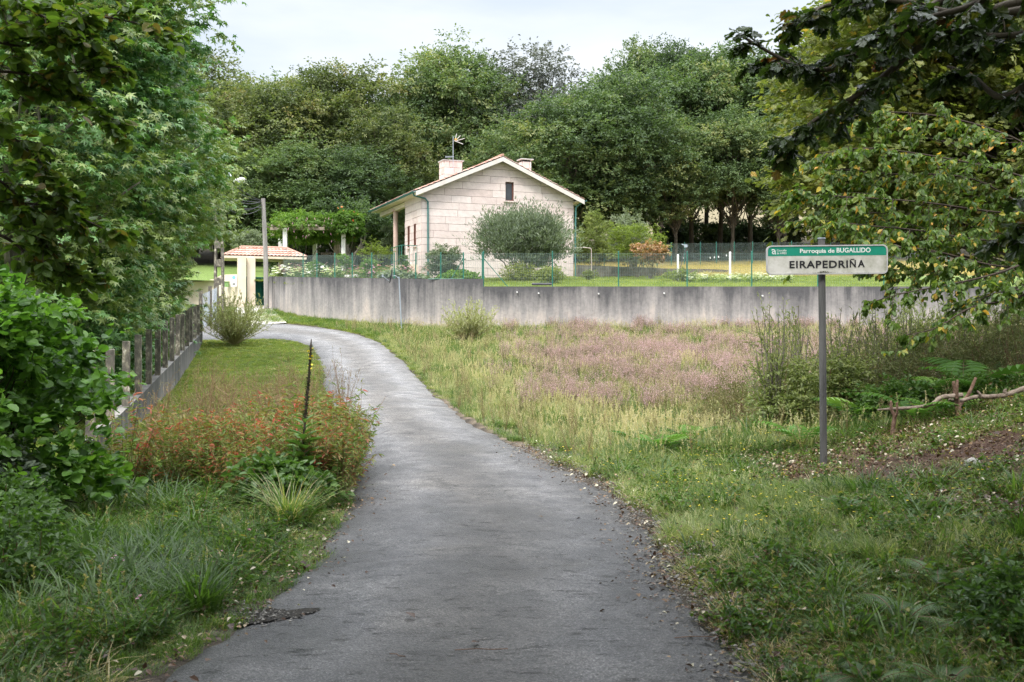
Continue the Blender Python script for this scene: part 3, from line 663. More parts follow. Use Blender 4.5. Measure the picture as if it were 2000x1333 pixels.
T_THICK = [tuft(g, 26, .25, .5, .10, .017, 1.1, .35, .15, M['grass']) for k in range(2)]
def herb(rng, n, h, spread, proto, size, mat, per=8, stemmat=None, tmu=.4, tsd=.2, lowdroop=.2, z0=0, bare=.15):
    mb = MB()
    for i in range(n):
        a = rng.random()*6.28; r = spread*.35*math.sqrt(rng.random()); hh = h*(.55+.5*rng.random())
        b = np.array([r*math.cos(a), r*math.sin(a), -.01]); e = b+np.array([math.cos(a)*spread*(.3+.7*rng.random()), math.sin(a)*spread*(.3+.7*rng.random()), hh])
        t = np.linspace(0, 1, 5)[:, None]; q = b+(e-b)*t; q[:, :2] -= (e-b)[:2]*(t*(1-t))*.5
        mb.tube(q, np.linspace(.003, .0012, 5), 3, .3+.5*rng.random(), 1, cap=False)
        k = bare+(1-bare)*rng.random(per); kk = k*3.999; i0 = kk.astype(int); p = q[i0]+(q[i0+1]-q[i0])*(kk-i0)[:, None]
        az = rng.random(per)*6.28; d = np.c_[np.cos(az), np.sin(az), rng.normal(.1, .35, per)-lowdroop]; nn = rng.normal(0, .4, (per, 3)); nn[:, 2] += 1
        put_leaves(mb, proto, p, d, nn, size*(.6+.7*rng.random(per)), np.clip(rng.normal(tmu, tsd, per), 0, 1), 0)
    return mb
def H(*a, **k):
    mat = a[6]; st = k.get('stemmat') or M['weed_stem']
    return fin(herb(*a, **k), [mat, st])
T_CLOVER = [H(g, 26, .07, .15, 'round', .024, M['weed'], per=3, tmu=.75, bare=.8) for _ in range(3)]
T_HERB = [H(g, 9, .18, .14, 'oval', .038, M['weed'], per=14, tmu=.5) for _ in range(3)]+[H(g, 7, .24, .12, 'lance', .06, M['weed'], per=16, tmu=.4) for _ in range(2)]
T_RED = [H(g, 12, .68, .26, 'lance', .055, M['red_weed'], per=30, tmu=.12+.15*k, tsd=.27) for k in range(4)]
T_IVY = [H(g, 10, .32, .2, 'wide', .06, M['bramble'], per=12, tmu=.45) for _ in range(3)]
def airy(rng, mat):
    mb = MB()
    for i in range(9):
        a = rng.random()*6.28; e = np.array([math.cos(a)*.22*rng.random(), math.sin(a)*.22*rng.random(), .45+.35*rng.random()]); t = np.linspace(0, 1, 5)[:, None]; q = e*t
        mb.tube(q, np.linspace(.0025, .001, 5), 3, .5, 1, cap=False)
        for j in range(7):
            k = .35+.65*rng.random(); b = e*k; d = rng.normal(0, .5, 3); d[2] = abs(d[2])+.5; d *= .11/np.linalg.norm(d); mb.tube([b, b+d], [.001, .0007], 3, .6, 1, cap=False)
            m = 7; p = b+d*(rng.random(m)*.8+.3)[:, None]; put_leaves(mb, 'diamond', p, rng.normal(0, 1, (m, 3)), unit(rng, m), .012, .5+.5*rng.random(m))
    return fin(mb, [mat, M['weed_stem']])
T_AIRY = [airy(g, M['meadow']) for _ in range(3)]
T_AIRY_DULL = [airy(g, M['heather_lf']) for _ in range(3)]
def heather(rng, dens=1.0):
    mb = MB()
    for i in range(38):
        a = rng.random()*6.28; rr = .06*rng.random(); b = np.array([math.cos(a)*rr, math.sin(a)*rr, 0]); s = .22*rng.random()
        h = .30+.22*rng.random(); e = b+np.array([math.cos(a)*s, math.sin(a)*s, h]); t = np.linspace(0, 1, 4)[:, None]; q = b+(e-b)*t
        mb.tube(q, np.linspace(.002, .001, 4), 3, .3, 1, cap=False)
        m = 16; k = rng.random(m)*.6+.12; p = b+(e-b)*k[:, None]; d = rng.normal(0, .5, (m, 3)); d[:, 2] += .8; put_leaves(mb, 'diamond', p, d, unit(rng, m), .016, rng.random(m), 1)
        if rng.random() < dens:
            m = 16; k = rng.random(m)*.42+.60; p = b+(e-b)*k[:, None]+rng.normal(0, .005, (m, 3)); d = rng.normal(0, .6, (m, 3)); d[:, 2] += .4; put_leaves(mb, 'diamond', p, d, unit(rng, m), .017, rng.random(m), 0)
    return fin(mb, [M['heather_fl'], M['heather_lf']])
T_HEATH = [heather(g, .9), heather(g, .7), heather(g, .85), heather(g, .35)]
def flowerbits(rng, mat, h, n=5, size=.02, proto='round'):
    mb = MB()
    for i in range(n):
        x, y = rng.normal(0, .08, 2); hh = h*(.6+.5*rng.random()); mb.tube([[x, y, 0], [x, y, hh]], .0012, 3, .4, 1, cap=False)
        m = 6; az = np.arange(m)*6.28/m; put_leaves(mb, proto, np.tile([x, y, hh], (m, 1)), np.c_[np.cos(az), np.sin(az), np.full(m, .25)], np.tile([0, 0, 1.0], (m, 1)), size, .5*np.ones(m))
    return fin(mb, [mat, M['grass']])
T_YEL = [flowerbits(g, M['yellow'], .28, 3, .014) for _ in range(2)]
T_WHITE = [flowerbits(g, M['white_fl'], .35, 9, .05) for _ in range(3)]
T_PINK = [flowerbits(g, M['pink_fl'], .4, 5, .03) for _ in range(2)]
def litter(rng, n, size, spread=.18):
    mb = MB(); p = np.c_[rng.normal(0, spread, (n, 2)), .008+.02*rng.random(n)]; d = np.c_[rng.normal(0, 1, (n, 2)), rng.normal(0, .15, n)]; nn = rng.normal(0, .25, (n, 3)); nn[:, 2] += 1
    put_leaves(mb, 'wide', p, d, nn, size*(.5+.8*rng.random(n)), rng.random(n)**1.2); return fin(mb, [M['litter']])
T_LIT = [litter(g, 10, .03) for _ in range(3)]+[litter(g, 2, .055)]
M['stone'] = surf('grey_gravel', (.10, .095, .09), (.30, .28, .25), 8, .9)
def pebbles(rng, n=30):
    mb = MB()
    for i in range(n):
        x, y = rng.normal(0, .13, 2); s = .004+.009*rng.random()**2; v = unit(rng, 8)*s*np.array([1, 1, .6])+[x, y, s*.3]
        mb.add(np.array([[-1, 0, 0], [1, 0, 0], [0, -1, 0], [0, 1, 0], [0, 0, -.6], [0, 0, .7]])*s*(.7+.6*rng.random((6, 1)))+[x, y, s*.3], [[[0, 2, 5], [2, 1, 5], [1, 3, 5], [3, 0, 5], [2, 0, 4], [1, 2, 4], [3, 1, 4], [0, 3, 4]]])
    return fin(mb, [M['stone']])
T_PEB = [pebbles(g) for _ in range(3)]

def scatter(name, x, y, z, scl, protos, label, cat, group=None, rng=None, tilt=.12):
    rng = rng or RNG; n = len(x)
    if n == 0: return
    c = bpy.data.collections.new(name+'_sources')
    for k, p in enumerate(protos):
        o = bpy.data.objects.new('%02d_tuft' % k, p.data); c.objects.link(o)
    me = bpy.data.meshes.new(name); me.vertices.add(n); me.vertices.foreach_set('co', np.c_[x, y, z].astype(np.float32).ravel())
    a = me.attributes.new('rot', 'FLOAT_VECTOR', 'POINT'); a.data.foreach_set('vector', np.c_[rng.normal(0, tilt, n), rng.normal(0, tilt, n), rng.random(n)*6.28].astype(np.float32).ravel())
    a = me.attributes.new('scl', 'FLOAT', 'POINT'); a.data.foreach_set('value', np.asarray(scl, np.float32)*np.ones(n, np.float32))
    a = me.attributes.new('pick', 'INT', 'POINT'); a.data.foreach_set('value', rng.integers(0, len(protos), n).astype(np.int32))
    o = bpy.data.objects.new(name, me); COL.objects.link(o)
    nt = bpy.data.node_groups.new(name+'_nodes', 'GeometryNodeTree')
    nt.interface.new_socket('Geometry', in_out='INPUT', socket_type='NodeSocketGeometry'); nt.interface.new_socket('Geometry', in_out='OUTPUT', socket_type='NodeSocketGeometry')
    gi = nt.nodes.new('NodeGroupInput'); go = nt.nodes.new('NodeGroupOutput'); ci = nt.nodes.new('GeometryNodeCollectionInfo'); ci.inputs['Collection'].default_value = c
    ci.inputs['Separate Children'].default_value = True; ci.inputs['Reset Children'].default_value = True
    ip = nt.nodes.new('GeometryNodeInstanceOnPoints'); ip.inputs['Pick Instance'].default_value = True
    def na(nm, ty): q = nt.nodes.new('GeometryNodeInputNamedAttribute'); q.data_type = ty; q.inputs['Name'].default_value = nm; return q.outputs['Attribute']
    lk = nt.links.new; lk(gi.outputs[0], ip.inputs['Points']); lk(ci.outputs[0], ip.inputs['Instance']); lk(na('pick', 'INT'), ip.inputs['Instance Index'])
    lk(na('rot', 'FLOAT_VECTOR'), ip.inputs['Rotation']); lk(na('scl', 'FLOAT'), ip.inputs['Scale']); lk(ip.outputs[0], go.inputs[0])
    md = o.modifiers.new('scatter', 'NODES'); md.node_group = nt
    tag(o, label, cat, group, 'stuff'); return o

def rnd_in(n, x0, x1, y0, y1, rng=RNG): return rng.uniform(x0, x1, n), rng.uniform(y0, y1, n)
def infront(x, y, m=60):     # inside the picture with a margin in photo px
    px = 1000+F*x/np.maximum(y, .5); return (px > -m-150) & (px < 2150+m) & (y > 3.2)

FX0, FX1, FY0, FY1 = 0, 0, 0, 0
SHRUB_C = []
# --- left verge, near
def region_left(n, y0, y1, x0=-8, x1=0):
    x, y = rnd_in(n, x0, x1, y0, y1); sd = road_sd(x, y); left = x < np.interp(y, Ls[:110, 1], Ls[:110, 0])+.3
    k = infront(x, y) & left; return x[k], y[k], sd[k]
def region_right(n, y0, y1, x0=0, x1=12):
    x, y = rnd_in(n, x0, x1, y0, y1); sd = road_sd(x, y); k = infront(x, y) & (x > xr_of(y)-.3) & (y < wall_Y(x)-.2); return x[k], y[k], sd[k]
def put(name, x, y, s, protos, label, cat, zoff=0.0, **kw):
    return scatter(name, x, y, GZ(x, y)+zoff, s, protos, label, cat, **kw)
x, y, sd = region_left(17000, 3.2, 14.5, -7)
edge = -.02+.07*snoise(x, y, 3, 2)
k = sd > edge; x, y, sd = x[k], y[k], sd[k]; nz = snoise(x, y, 1.2, 7)
k1 = RNG.random(len(x)) < .68
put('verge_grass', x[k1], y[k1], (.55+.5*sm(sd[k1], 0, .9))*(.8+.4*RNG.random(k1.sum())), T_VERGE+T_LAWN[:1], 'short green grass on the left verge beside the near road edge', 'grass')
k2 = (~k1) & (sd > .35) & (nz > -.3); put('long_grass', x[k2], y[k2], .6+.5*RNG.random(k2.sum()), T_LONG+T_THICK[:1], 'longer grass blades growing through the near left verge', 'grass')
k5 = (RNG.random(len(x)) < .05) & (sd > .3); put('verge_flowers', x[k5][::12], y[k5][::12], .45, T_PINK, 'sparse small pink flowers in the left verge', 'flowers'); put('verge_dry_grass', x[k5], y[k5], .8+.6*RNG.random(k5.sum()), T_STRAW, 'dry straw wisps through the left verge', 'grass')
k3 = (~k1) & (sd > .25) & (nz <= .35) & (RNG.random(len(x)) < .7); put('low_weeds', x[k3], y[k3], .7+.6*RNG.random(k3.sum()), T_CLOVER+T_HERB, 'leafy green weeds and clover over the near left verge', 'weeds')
# --- left verge, mid lawn between fence and road
x, y, sd = region_left(30000, 14, 45, -14)
k = (sd > .03); x, y, sd = x[k], y[k], sd[k]
put('lawn_grass', x, y, .8+.5*RNG.random(len(x)), T_LAWN, 'mown mossy grass between the post fence and the road bend', 'grass')
k = RNG.random(len(x)) < .10+.25*(snoise(x, y, 1.1, 8) > .2); put('lawn_edge_grass', x[k], y[k], .30+.4*RNG.random(k.sum()), T_VERGE+T_STRAW[:1]+T_CLOVER[:1], 'scattered taller blades in the mown grass by the fence', 'grass')
# --- neighbour lawn left of the fence
x, y = rnd_in(9000, -22, -6, 14, 42); k = (x < -6.9-(y-19.7)*.233-.4) & infront(x, y); x, y = x[k], y[k]
put('neighbour_grass', x, y, 1.0+.4*RNG.random(len(x)), T_LAWN, 'shaded lawn grass behind the concrete posts', 'grass')
# --- right verge and bank, near
x, y, sd = region_right(26000, 3.2, 14.5, 0, 9)
edge = .12+.10*snoise(x, y, 2.2, 3); k = sd > edge; x, y, sd = x[k], y[k], sd[k]; nz = snoise(x, y, 1.1, 4)+.25*snoise(x, y, 4, 1)
bare = bare_f(x, y)
keep = RNG.random(len(x)) > np.maximum(bare*.97, .45*sm(x, 2.8, 4.2)); x, y, sd, nz = x[keep], y[keep], sd[keep], nz[keep]
k1 = RNG.random(len(x)) < .55
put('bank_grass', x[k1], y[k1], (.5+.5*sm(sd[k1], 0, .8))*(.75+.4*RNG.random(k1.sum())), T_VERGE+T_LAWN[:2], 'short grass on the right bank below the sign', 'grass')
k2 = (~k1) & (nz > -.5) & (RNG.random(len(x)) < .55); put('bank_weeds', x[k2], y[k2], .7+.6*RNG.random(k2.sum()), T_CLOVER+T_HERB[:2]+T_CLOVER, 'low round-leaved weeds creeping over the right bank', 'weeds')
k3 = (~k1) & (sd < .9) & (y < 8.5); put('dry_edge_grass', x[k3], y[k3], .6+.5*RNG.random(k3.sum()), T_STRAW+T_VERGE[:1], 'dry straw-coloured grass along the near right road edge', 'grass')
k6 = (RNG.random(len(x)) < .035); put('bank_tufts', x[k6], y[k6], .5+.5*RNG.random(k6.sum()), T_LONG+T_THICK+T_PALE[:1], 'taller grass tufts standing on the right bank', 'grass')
k4 = (~k1) & (RNG.random(len(x)) < .05) & (y > 8); put('yellow_flowers', x[k4], y[k4], .8, T_YEL, 'small yellow flowers dotted over the right bank', 'flowers')
k5 = (x < 3.1+.5*snoise(y, x, 1.3, 4)) & (y > 7.5+.8*snoise(x, y, 1.5, 2)) & (RNG.random(len(x)) < .5); put('bright_bank_grass', x[k5], y[k5], .7+.4*RNG.random(k5.sum()), T_PALE+T_VERGE[2:3], 'pale green grass between the road and the sign', 'grass')
# --- meadow
x, y, sd = region_right(62000, 13.2, 46.5, -10, 30)
k = (sd > .08); x, y, sd = x[k], y[k], sd[k]
px = 1000+F*x/y; nz = snoise(x, y, .55, 9); 
prob = np.clip(26/np.maximum(y, 18)*1.3, .55, 1); k = RNG.random(len(x)) < prob; x, y, sd, px, nz = x[k], y[k], sd[k], px[k], nz[k]
hz = np.clip((px-930)/200, 0, 1)*sm(y, 18, 23)*(1-sm(y, 37, 43)*.55)
nz2 = snoise(x, y, 1.7, 5)
hp = (RNG.random(len(x)) < np.clip(.50*hz*sm(.6*nz+.8*nz2+.5*snoise(x, y, 5, 1), .10, 1.0), .05*hz, .5))
put('heather', x[hp], y[hp], .85+.5*RNG.random(hp.sum()), T_HEATH, 'pink flowering heather spread across the meadow', 'heather')
gr = (~hp) & (RNG.random(len(x)) < .95)
short = sm(sd, 0, 1.4)
ai = (~hp) & (~gr); gs = (snoise(x, y, 1.3, 11)+.5*snoise(x, y, 3.5, 2) > .12) & gr; put('green_meadow_grass', x[gs], y[gs], (.5+.6*short[gs])*(.7+.5*RNG.random(gs.sum())), T_MEAD[:1]+T_LONG+T_LONG[1:], 'greener clumps of long grass through the meadow', 'grass')
gr = gr & ~gs
put('meadow_grass', x[gr], y[gr], (.5+.5*short[gr])*(.7+.45*RNG.random(gr.sum()))*(1+.25*snoise(x[gr], y[gr], .8, 2)), T_MEAD+T_LONG[1:], 'tall pale meadow grass between the road and the grey wall', 'grass')
put('seeding_grass', x[ai], y[ai], .55+.3*RNG.random(ai.sum()), T_AIRY, 'dry seeding stalks standing above the meadow', 'grass')
# strip under the wall left of the road bend
x, y = rnd_in(9000, -13, 0, 42, 57); sd = road_sd(x, y); k = (sd > .1) & (y < wall_Y(x)-.2) & (x > -12.6); x, y = x[k], y[k]
put('wall_foot_grass', x, y, 1.3+.6*RNG.random(len(x)), T_LAWN+T_VERGE[2:3], 'bright green grass strip at the foot of the curved wall', 'grass')
# garden lawn behind the wall
x, y = rnd_in(16000, -14, 22, 45.8, 66); k = (y > wall_Y(x)+.3); x, y = x[k], y[k]
put('garden_grass', x, y, 1.5+.7*RNG.random(len(x)), T_LAWN, 'mown green lawn of the garden behind the wall', 'grass')
x, y = rnd_in(9000, 3, 34, 64, 86); put('dry_field_grass', x, y, 1.8+.8*RNG.random(len(x)), T_STRAW, 'dry yellow field grass in front of the oak wood', 'grass')
# litter
x, y = rnd_in(14000, -3, 8, 3.5, 16); sd = road_sd(x, y); nz = snoise(x, y, 1.1, 4)+.25*snoise(x, y, 4, 1)
pr = np.where(x < 0, .5*(np.abs(sd-.05) < .16), np.clip(.75*(np.abs(sd-.12) < .28)+.9*bare_f(x, y)+.35*sm(x, 2.8, 4.2)+.08*(sd > .5), 0, 1))
pr = np.where(sd < -.2, .0, pr); k = (RNG.random(len(x)) < pr) & infront(x, y)
put('leaf_litter', x[k], y[k], .7+.6*RNG.random(k.sum()), T_LIT, 'brown and pale fallen leaves along the road edges and bank', 'leaves', zoff=.035)
k = (RNG.random(len(x)) < np.where(sd > 0, .5*(sd < .45), .5*(sd > -.15))) & infront(x, y) & (x > 0)
put('gravel', x[k], y[k], .8+.6*RNG.random(k.sum()), T_PEB, 'loose gravel along the right road edge', 'gravel', zoff=.03)
# ================================================================== walls, house, gate and garden fixtures
def stained_concrete(name, pale, mid, dark, topdark=True):
    m, nt, bs, out = new_mat(name); lk = nt.links.new
    ge = nnode(nt, 'ShaderNodeNewGeometry'); at = nnode(nt, 'ShaderNodeAttribute', attribute_name='tint')   # tint = height on the wall 0..1
    mp = nnode(nt, 'ShaderNodeMapping'); mp.inputs['Scale'].default_value = (1.6, 1.6, .13); lk(ge.outputs['Position'], mp.inputs['Vector'])
    st = nnode(nt, 'ShaderNodeTexNoise'); st.inputs['Scale'].default_value = 1.6; st.inputs['Detail'].default_value = 7; st.inputs['Roughness'].default_value = .68; lk(mp.outputs[0], st.inputs['Vector'])
    a = nnode(nt, 'ShaderNodeMath', operation='MULTIPLY_ADD'); lk(at.outputs['Fac'], a.inputs[0]); a.inputs[1].default_value = .62; 
    c = nnode(nt, 'ShaderNodeMath', operation='MULTIPLY_ADD'); lk(st.outputs['Fac'], c.inputs[0]); c.inputs[1].default_value = 1.1; c.inputs[2].default_value = -.33
    lk(c.outputs[0], a.inputs[2])
    bigN = nnode(nt, 'ShaderNodeTexNoise'); bigN.inputs['Scale'].default_value = .55; bigN.inputs['Detail'].default_value = 4; lk(ge.outputs['Position'], bigN.inputs['Vector'])
    a2 = nnode(nt, 'ShaderNodeMath', operation='MULTIPLY_ADD'); lk(bigN.outputs['Fac'], a2.inputs[0]); a2.inputs[1].default_value = .8; lk(a.outputs[0], a2.inputs[2]); a = nnode(nt, 'ShaderNodeMath', operation='SUBTRACT'); lk(a2.outputs[0], a.inputs[0]); a.inputs[1].default_value = .40
    r = ramp(nt, [(.22, pale), (.46, mid), (.85, dark)]); lk(a.outputs[0], r.inputs['Fac'])
    fn = nnode(nt, 'ShaderNodeTexNoise'); fn.inputs['Scale'].default_value = 9; fn.inputs['Detail'].default_value = 8; fn.inputs['Roughness'].default_value = .75; lk(ge.outputs['Position'], fn.inputs['Vector'])
    r2 = ramp(nt, [(.3, (.7, .7, .7)), (.5, (1, 1, 1)), (.72, (1.3, 1.28, 1.25))]); lk(fn.outputs['Fac'], r2.inputs['Fac'])
    mu = nnode(nt, 'ShaderNodeMix', data_type='RGBA', blend_type='MULTIPLY'); mu.inputs['Factor'].default_value = .8; lk(r.outputs['Color'], mu.inputs['A']); lk(r2.outputs['Color'], mu.inputs['B'])
    lk(mu.outputs['Result'], bs.inputs['Base Color']); bs.inputs['Roughness'].default_value = .92; bs.inputs['Specular IOR Level'].default_value = .2
    b = nnode(nt, 'ShaderNodeBump'); b.inputs['Strength'].default_value = .5; b.inputs['Distance'].default_value = .02; lk(fn.outputs['Fac'], b.inputs['Height']); lk(b.outputs[0], bs.inputs['Normal'])
    return m
M['wall'] = stained_concrete('stained_render', (.52, .45, .41), (.33, .305, .295), (.11, .106, .11))
M['post_concrete'] = surf('lichen_concrete', (.16, .14, .11), (.40, .36, .28), 5, .95, .6, 30, stops=[(.25, (.06, .055, .048)), (.5, (.15, .135, .11)), (.60, (.27, .24, .18)), (.70, (.62, .58, .48))], squash=(2.2, 2.2, 1.2))
M['block_wall'] = stained_concrete('low_block_wall', (.30, .28, .26), (.20, .19, .18), (.09, .088, .085))
M['green_paint'] = surf('green_painted_metal', (.02, .14, .10), (.032, .19, .14), 3, .4, spec=.5)
M['mesh_wire'] = surf('plastic_coated_wire', (.20, .28, .25), (.28, .36, .33), 3, .5)
M['gutter'] = surf('green_gutter', (.05, .16, .15), (.07, .20, .19), 3, .4)
M['galv'] = surf('galvanised_metal', (.35, .40, .46), (.52, .56, .62), 4, .45, metallic=.4)
M['dark_metal'] = surf('dark_grey_metal', (.05, .055, .06), (.10, .10, .11), 5, .5)
M['wood_grey'] = surf('grey_wood_pole', (.22, .20, .185), (.42, .39, .37), 4, .9, .5, 20, squash=(3, 3, .2))
M['white'] = surf('white_paint', (.72, .70, .68), (.84, .82, .80), 3, .6)
M['fascia'] = surf('pale_tan_fascia', (.62, .56, .51), (.74, .69, .64), 2, .7)
M['cream'] = surf('cream_render', (.70, .58, .44), (.84, .74, .60), 1.2, .85, .2)
M['brown_frame'] = surf('brown_window_frame', (.13, .05, .035), (.20, .085, .06), 4, .5)
M['cable'] = surf('black_cable', (.04, .04, .045), (.07, .07, .08), 3, .6)

def granite():
    m, nt, bs, out = new_mat('pink_granite_block'); lk = nt.links.new
    at = nnode(nt, 'ShaderNodeAttribute', attribute_name='tint'); tc = nnode(nt, 'ShaderNodeTexCoord')
    r = ramp(nt, [(0, (.38, .29, .26)), (.05, (.62, .50, .46)), (.5, (.73, .61, .57)), (1, (.80, .70, .66))]); lk(at.outputs['Fac'], r.inputs['Fac'])
    no = nnode(nt, 'ShaderNodeTexNoise'); no.inputs['Scale'].default_value = 3; no.inputs['Detail'].default_value = 8; no.inputs['Roughness'].default_value = .7; lk(tc.outputs['Object'], no.inputs['Vector'])
    r2 = ramp(nt, [(.3, (.88, .87, .87)), (.6, (1.03, 1.03, 1.03))]); lk(no.outputs['Fac'], r2.inputs['Fac'])
    mu = nnode(nt, 'ShaderNodeMix', data_type='RGBA', blend_type='MULTIPLY'); mu.inputs['Factor'].default_value = 1; lk(r.outputs['Color'], mu.inputs['A']); lk(r2.outputs['Color'], mu.inputs['B'])
    lk(mu.outputs['Result'], bs.inputs['Base Color']); bs.inputs['Roughness'].default_value = .85; bs.inputs['Specular IOR Level'].default_value = .2
    b = nnode(nt, 'ShaderNodeBump'); b.inputs['Strength'].default_value = .6; b.inputs['Distance'].default_value = .05; lk(no.outputs['Fac'], b.inputs['Height']); lk(b.outputs[0], bs.inputs['Normal'])
    return m
M['granite'] = granite()
M['joint'] = surf('granite_joint', (.26, .20, .18), (.34, .27, .245), 4, .9)
M['tile'] = leafmat('terracotta_tile', [(0, (.36, .20, .15)), (.5, (.54, .32, .25)), (.9, (.66, .46, .38)), (1, (.35, .30, .27))], rough=.8, transl=0.0, spec=.2)
M['glass_dark'] = surf('dark_window_pane', (.02, .022, .025), (.04, .045, .05), 2, .12, spec=.8)

# ---------------- retaining wall
def wall_strip(pts, tops, thick, depth=1.0, cap=.0):
    """pts (n,2) path, tops (n) z; front face towards -Y side; tint = height"""
    mb = MB(); n = len(pts); tg = np.gradient(pts, axis=0); tg /= np.linalg.norm(tg, axis=1, keepdims=True); nm = np.c_[-tg[:, 1], tg[:, 0]]
    if nm[:, 1].mean() < 0: nm = -nm
    K = 12; u = np.linspace(0, 1, K+1); base = zl(pts[:, 0], pts[:, 1])-depth
    V, T = [], []
    for i in range(n):
        z = base[i]+(tops[i]-base[i])*u
        hh = np.clip((z-(base[i]+depth))/max(.3, tops[i]-base[i]-depth), 0, 1)
        V.append(np.c_[np.full(K+1, pts[i, 0]), np.full(K+1, pts[i, 1]), z]); T.append(hh)
    q = [[i*(K+1)+j, (i+1)*(K+1)+j, (i+1)*(K+1)+j+1, i*(K+1)+j+1] for i in range(n-1) for j in range(K)]
    mb.add(np.vstack(V), [q], np.concatenate(T))
    b = pts+nm*thick
    fr = np.c_[pts, tops]; bk = np.c_[b, tops]; lo = np.c_[b, base]
    V = np.vstack([fr, bk, lo]); q = [[i, i+1, n+i+1, n+i] for i in range(n-1)]+[[n+i, n+i+1, 2*n+i+1, 2*n+i] for i in range(n-1)]
    mb.add(V, [q], .25)
    for i in (0, n-1):
        mb.add([(*pts[i], base[i]), (*b[i], base[i]), (*b[i], tops[i]), (*pts[i], tops[i])], [[[0, 1, 2, 3]]], .5)
    return mb
wl = catmull(WL, 6)
t = thing('retaining_wall', 'long stained grey rendered wall curving from the gate and running right behind the meadow', 'wall', (0, 0, 0))
wall_strip(wl[:, :2], wl[:, 2], .22).build('curved_section', M['wall'], t)
wr = np.array([[x, 45.5] for x in np.linspace(WL[-1, 0]+.004, 34, 60)])
wall_strip(wr, np.full(60, 4.01), .22).build('straight_section', M['wall'], t)
for p_, (px, py) in enumerate([(1052, 573), (1169, 574), (1297, 573), (1489, 578), (1010, 571)]):
    mb = MB(); c = P(px, py, 45.46); mb.tube([c, c+[0, -.08, -.01]], .035, 8, .5); mb.build('drain_pipe', M['white'], t)
mb = MB(); c = P(1058, 558, 45.62); mb.tube([c+[-.42, 0, .06], c+[.42, 0, .06]], .055, 8); tag(mb.build('pipe_roll', M['dark_metal']), 'short dark grey pipe lying on the wall top in front of the box hedge', 'pipe')

# ---------------- wire fences on the wall
def wire_fence(name, label, pts, tops_base, h, posts, braces=(), parent=None, wire=.0032, nw=24):
    t = thing(name, label, 'fence', (0, 0, 0)); pts = np.asarray(pts); 
    for (x, y, z) in posts:
        mb = MB(); mb.tube([[x, y, z-.15], [x, y, z+h+.06]], .026, 8); mb.tube([[x, y, z+h+.06], [x, y, z+h+.09]], [.032, .02], 8); mb.build('post', M['green_paint'], t)
    for a, b in braces:
        mb = MB(); mb.tube([a, b], .018, 6); mb.build('brace', M['green_paint'], t)
    mb = MB(); n = len(pts)
    for k in range(nw):
        z = .04+(h-.06)*k/(nw-1); p = np.c_[pts[:, :2], pts[:, 2]+z]; mb.tube(p, wire, 3, cap=False)
    L_ = np.r_[0, np.cumsum(np.linalg.norm(np.diff(pts[:, :2], axis=0), axis=1))]
    s = np.arange(0, L_[-1], .10); xs_ = np.interp(s, L_, pts[:, 0]); ys_ = np.interp(s, L_, pts[:, 1]); zs_ = np.interp(s, L_, pts[:, 2])
    for a, b, c in zip(xs_, ys_, zs_): mb.tube([[a, b, c+.02], [a, b, c+h]], wire*.8, 3, cap=False)
    mb.build('wire_mesh', M['mesh_wire'], t)
off = np.array([0, .11, 0])
lp = wl[:, :3]+off
pk = []
for px in (592, 619, 654, 688, 726, 770, 812, 861, 905, 942):
    pxs = 1000+F*lp[:, 0]/lp[:, 1]; pk.append([np.interp(px, pxs, lp[:, 0]), np.interp(px, pxs, lp[:, 1]), np.interp(px, pxs, lp[:, 2])])
sel = lp[(1000+F*lp[:, 0]/lp[:, 1]) > 548]
wire_fence('wire_fence', 'green wire mesh fence on the curved part of the wall left of the step', sel, None, 1.05, pk,
           [(np.array(pk[8])+[-.0, 0, .0], np.array(pk[7])+[-.55, 0, 0]+[0, 0, 0]), (np.array(pk[8])+[-.0, 0, .9], np.array(pk[7])+[.45, 0, .0])])
fr = [[P(px, 560, 45.62)[0], 45.61, 4.01] for px in (944.5, 1079, 1208, 1342, 1468, 1597, 1726, 1853)]
wire_fence('wire_fence', 'green wire mesh fence along the straight part of the wall right of the step', np.array([[x, 45.61, 4.01] for x in np.linspace(fr[0][0], 18.6, 40)]), None, 1.42, fr,
           [(np.array(fr[0])+[0, 0, 1.2], np.array(fr[0])+[1.02, 0, 0])])
# far fence at the edge of the dry field
def gz(x, y): return float(GZ(x, y))
ff = []
for px, Y in ((1180, 70), (1233, 72), (1257, 73.5), (1283, 75), (1311, 76.5), (1337, 78), (1368, 79), (1399, 79.5), (1434, 80), (1470, 80.5), (1508, 81), (1546, 81.5), (1584, 82), (1622, 82.5), (1660, 83), (1700, 83.5)):
    x = (px-1000)/F*Y; ff.append([x, Y, gz(x, Y)-.02])
wire_fence('wire_fence', 'far green wire mesh fence between the dry field and the oak trunks', np.array(ff), None, 1.75, ff, nw=22, wire=.0035)
# low dark wall left of the dry field
mb = MB(); pa, pb = P(1128, 540, 62.0)[:2], P(1420, 540, 66)[:2]
n = 30
for i in range(n):
    a = pa+(pb-pa)*i/n; b = pa+(pb-pa)*(i+1)/n; c = (a+b)/2; dz = gz(*c); hgt = .75-.5*i/n
    mb.box([c[0], c[1], dz+hgt/2-.2], [np.linalg.norm(b-a)-.004, .3, hgt+.4], math.atan2(*(b-a)[::-1]), .3)
o = mb.build('low_wall', surf('mossy_dark_wall', (.07, .065, .055), (.20, .18, .15), 2, .95, .5)); tag(o, 'low dark mossy wall between the garden lawn and the dry field', 'wall')

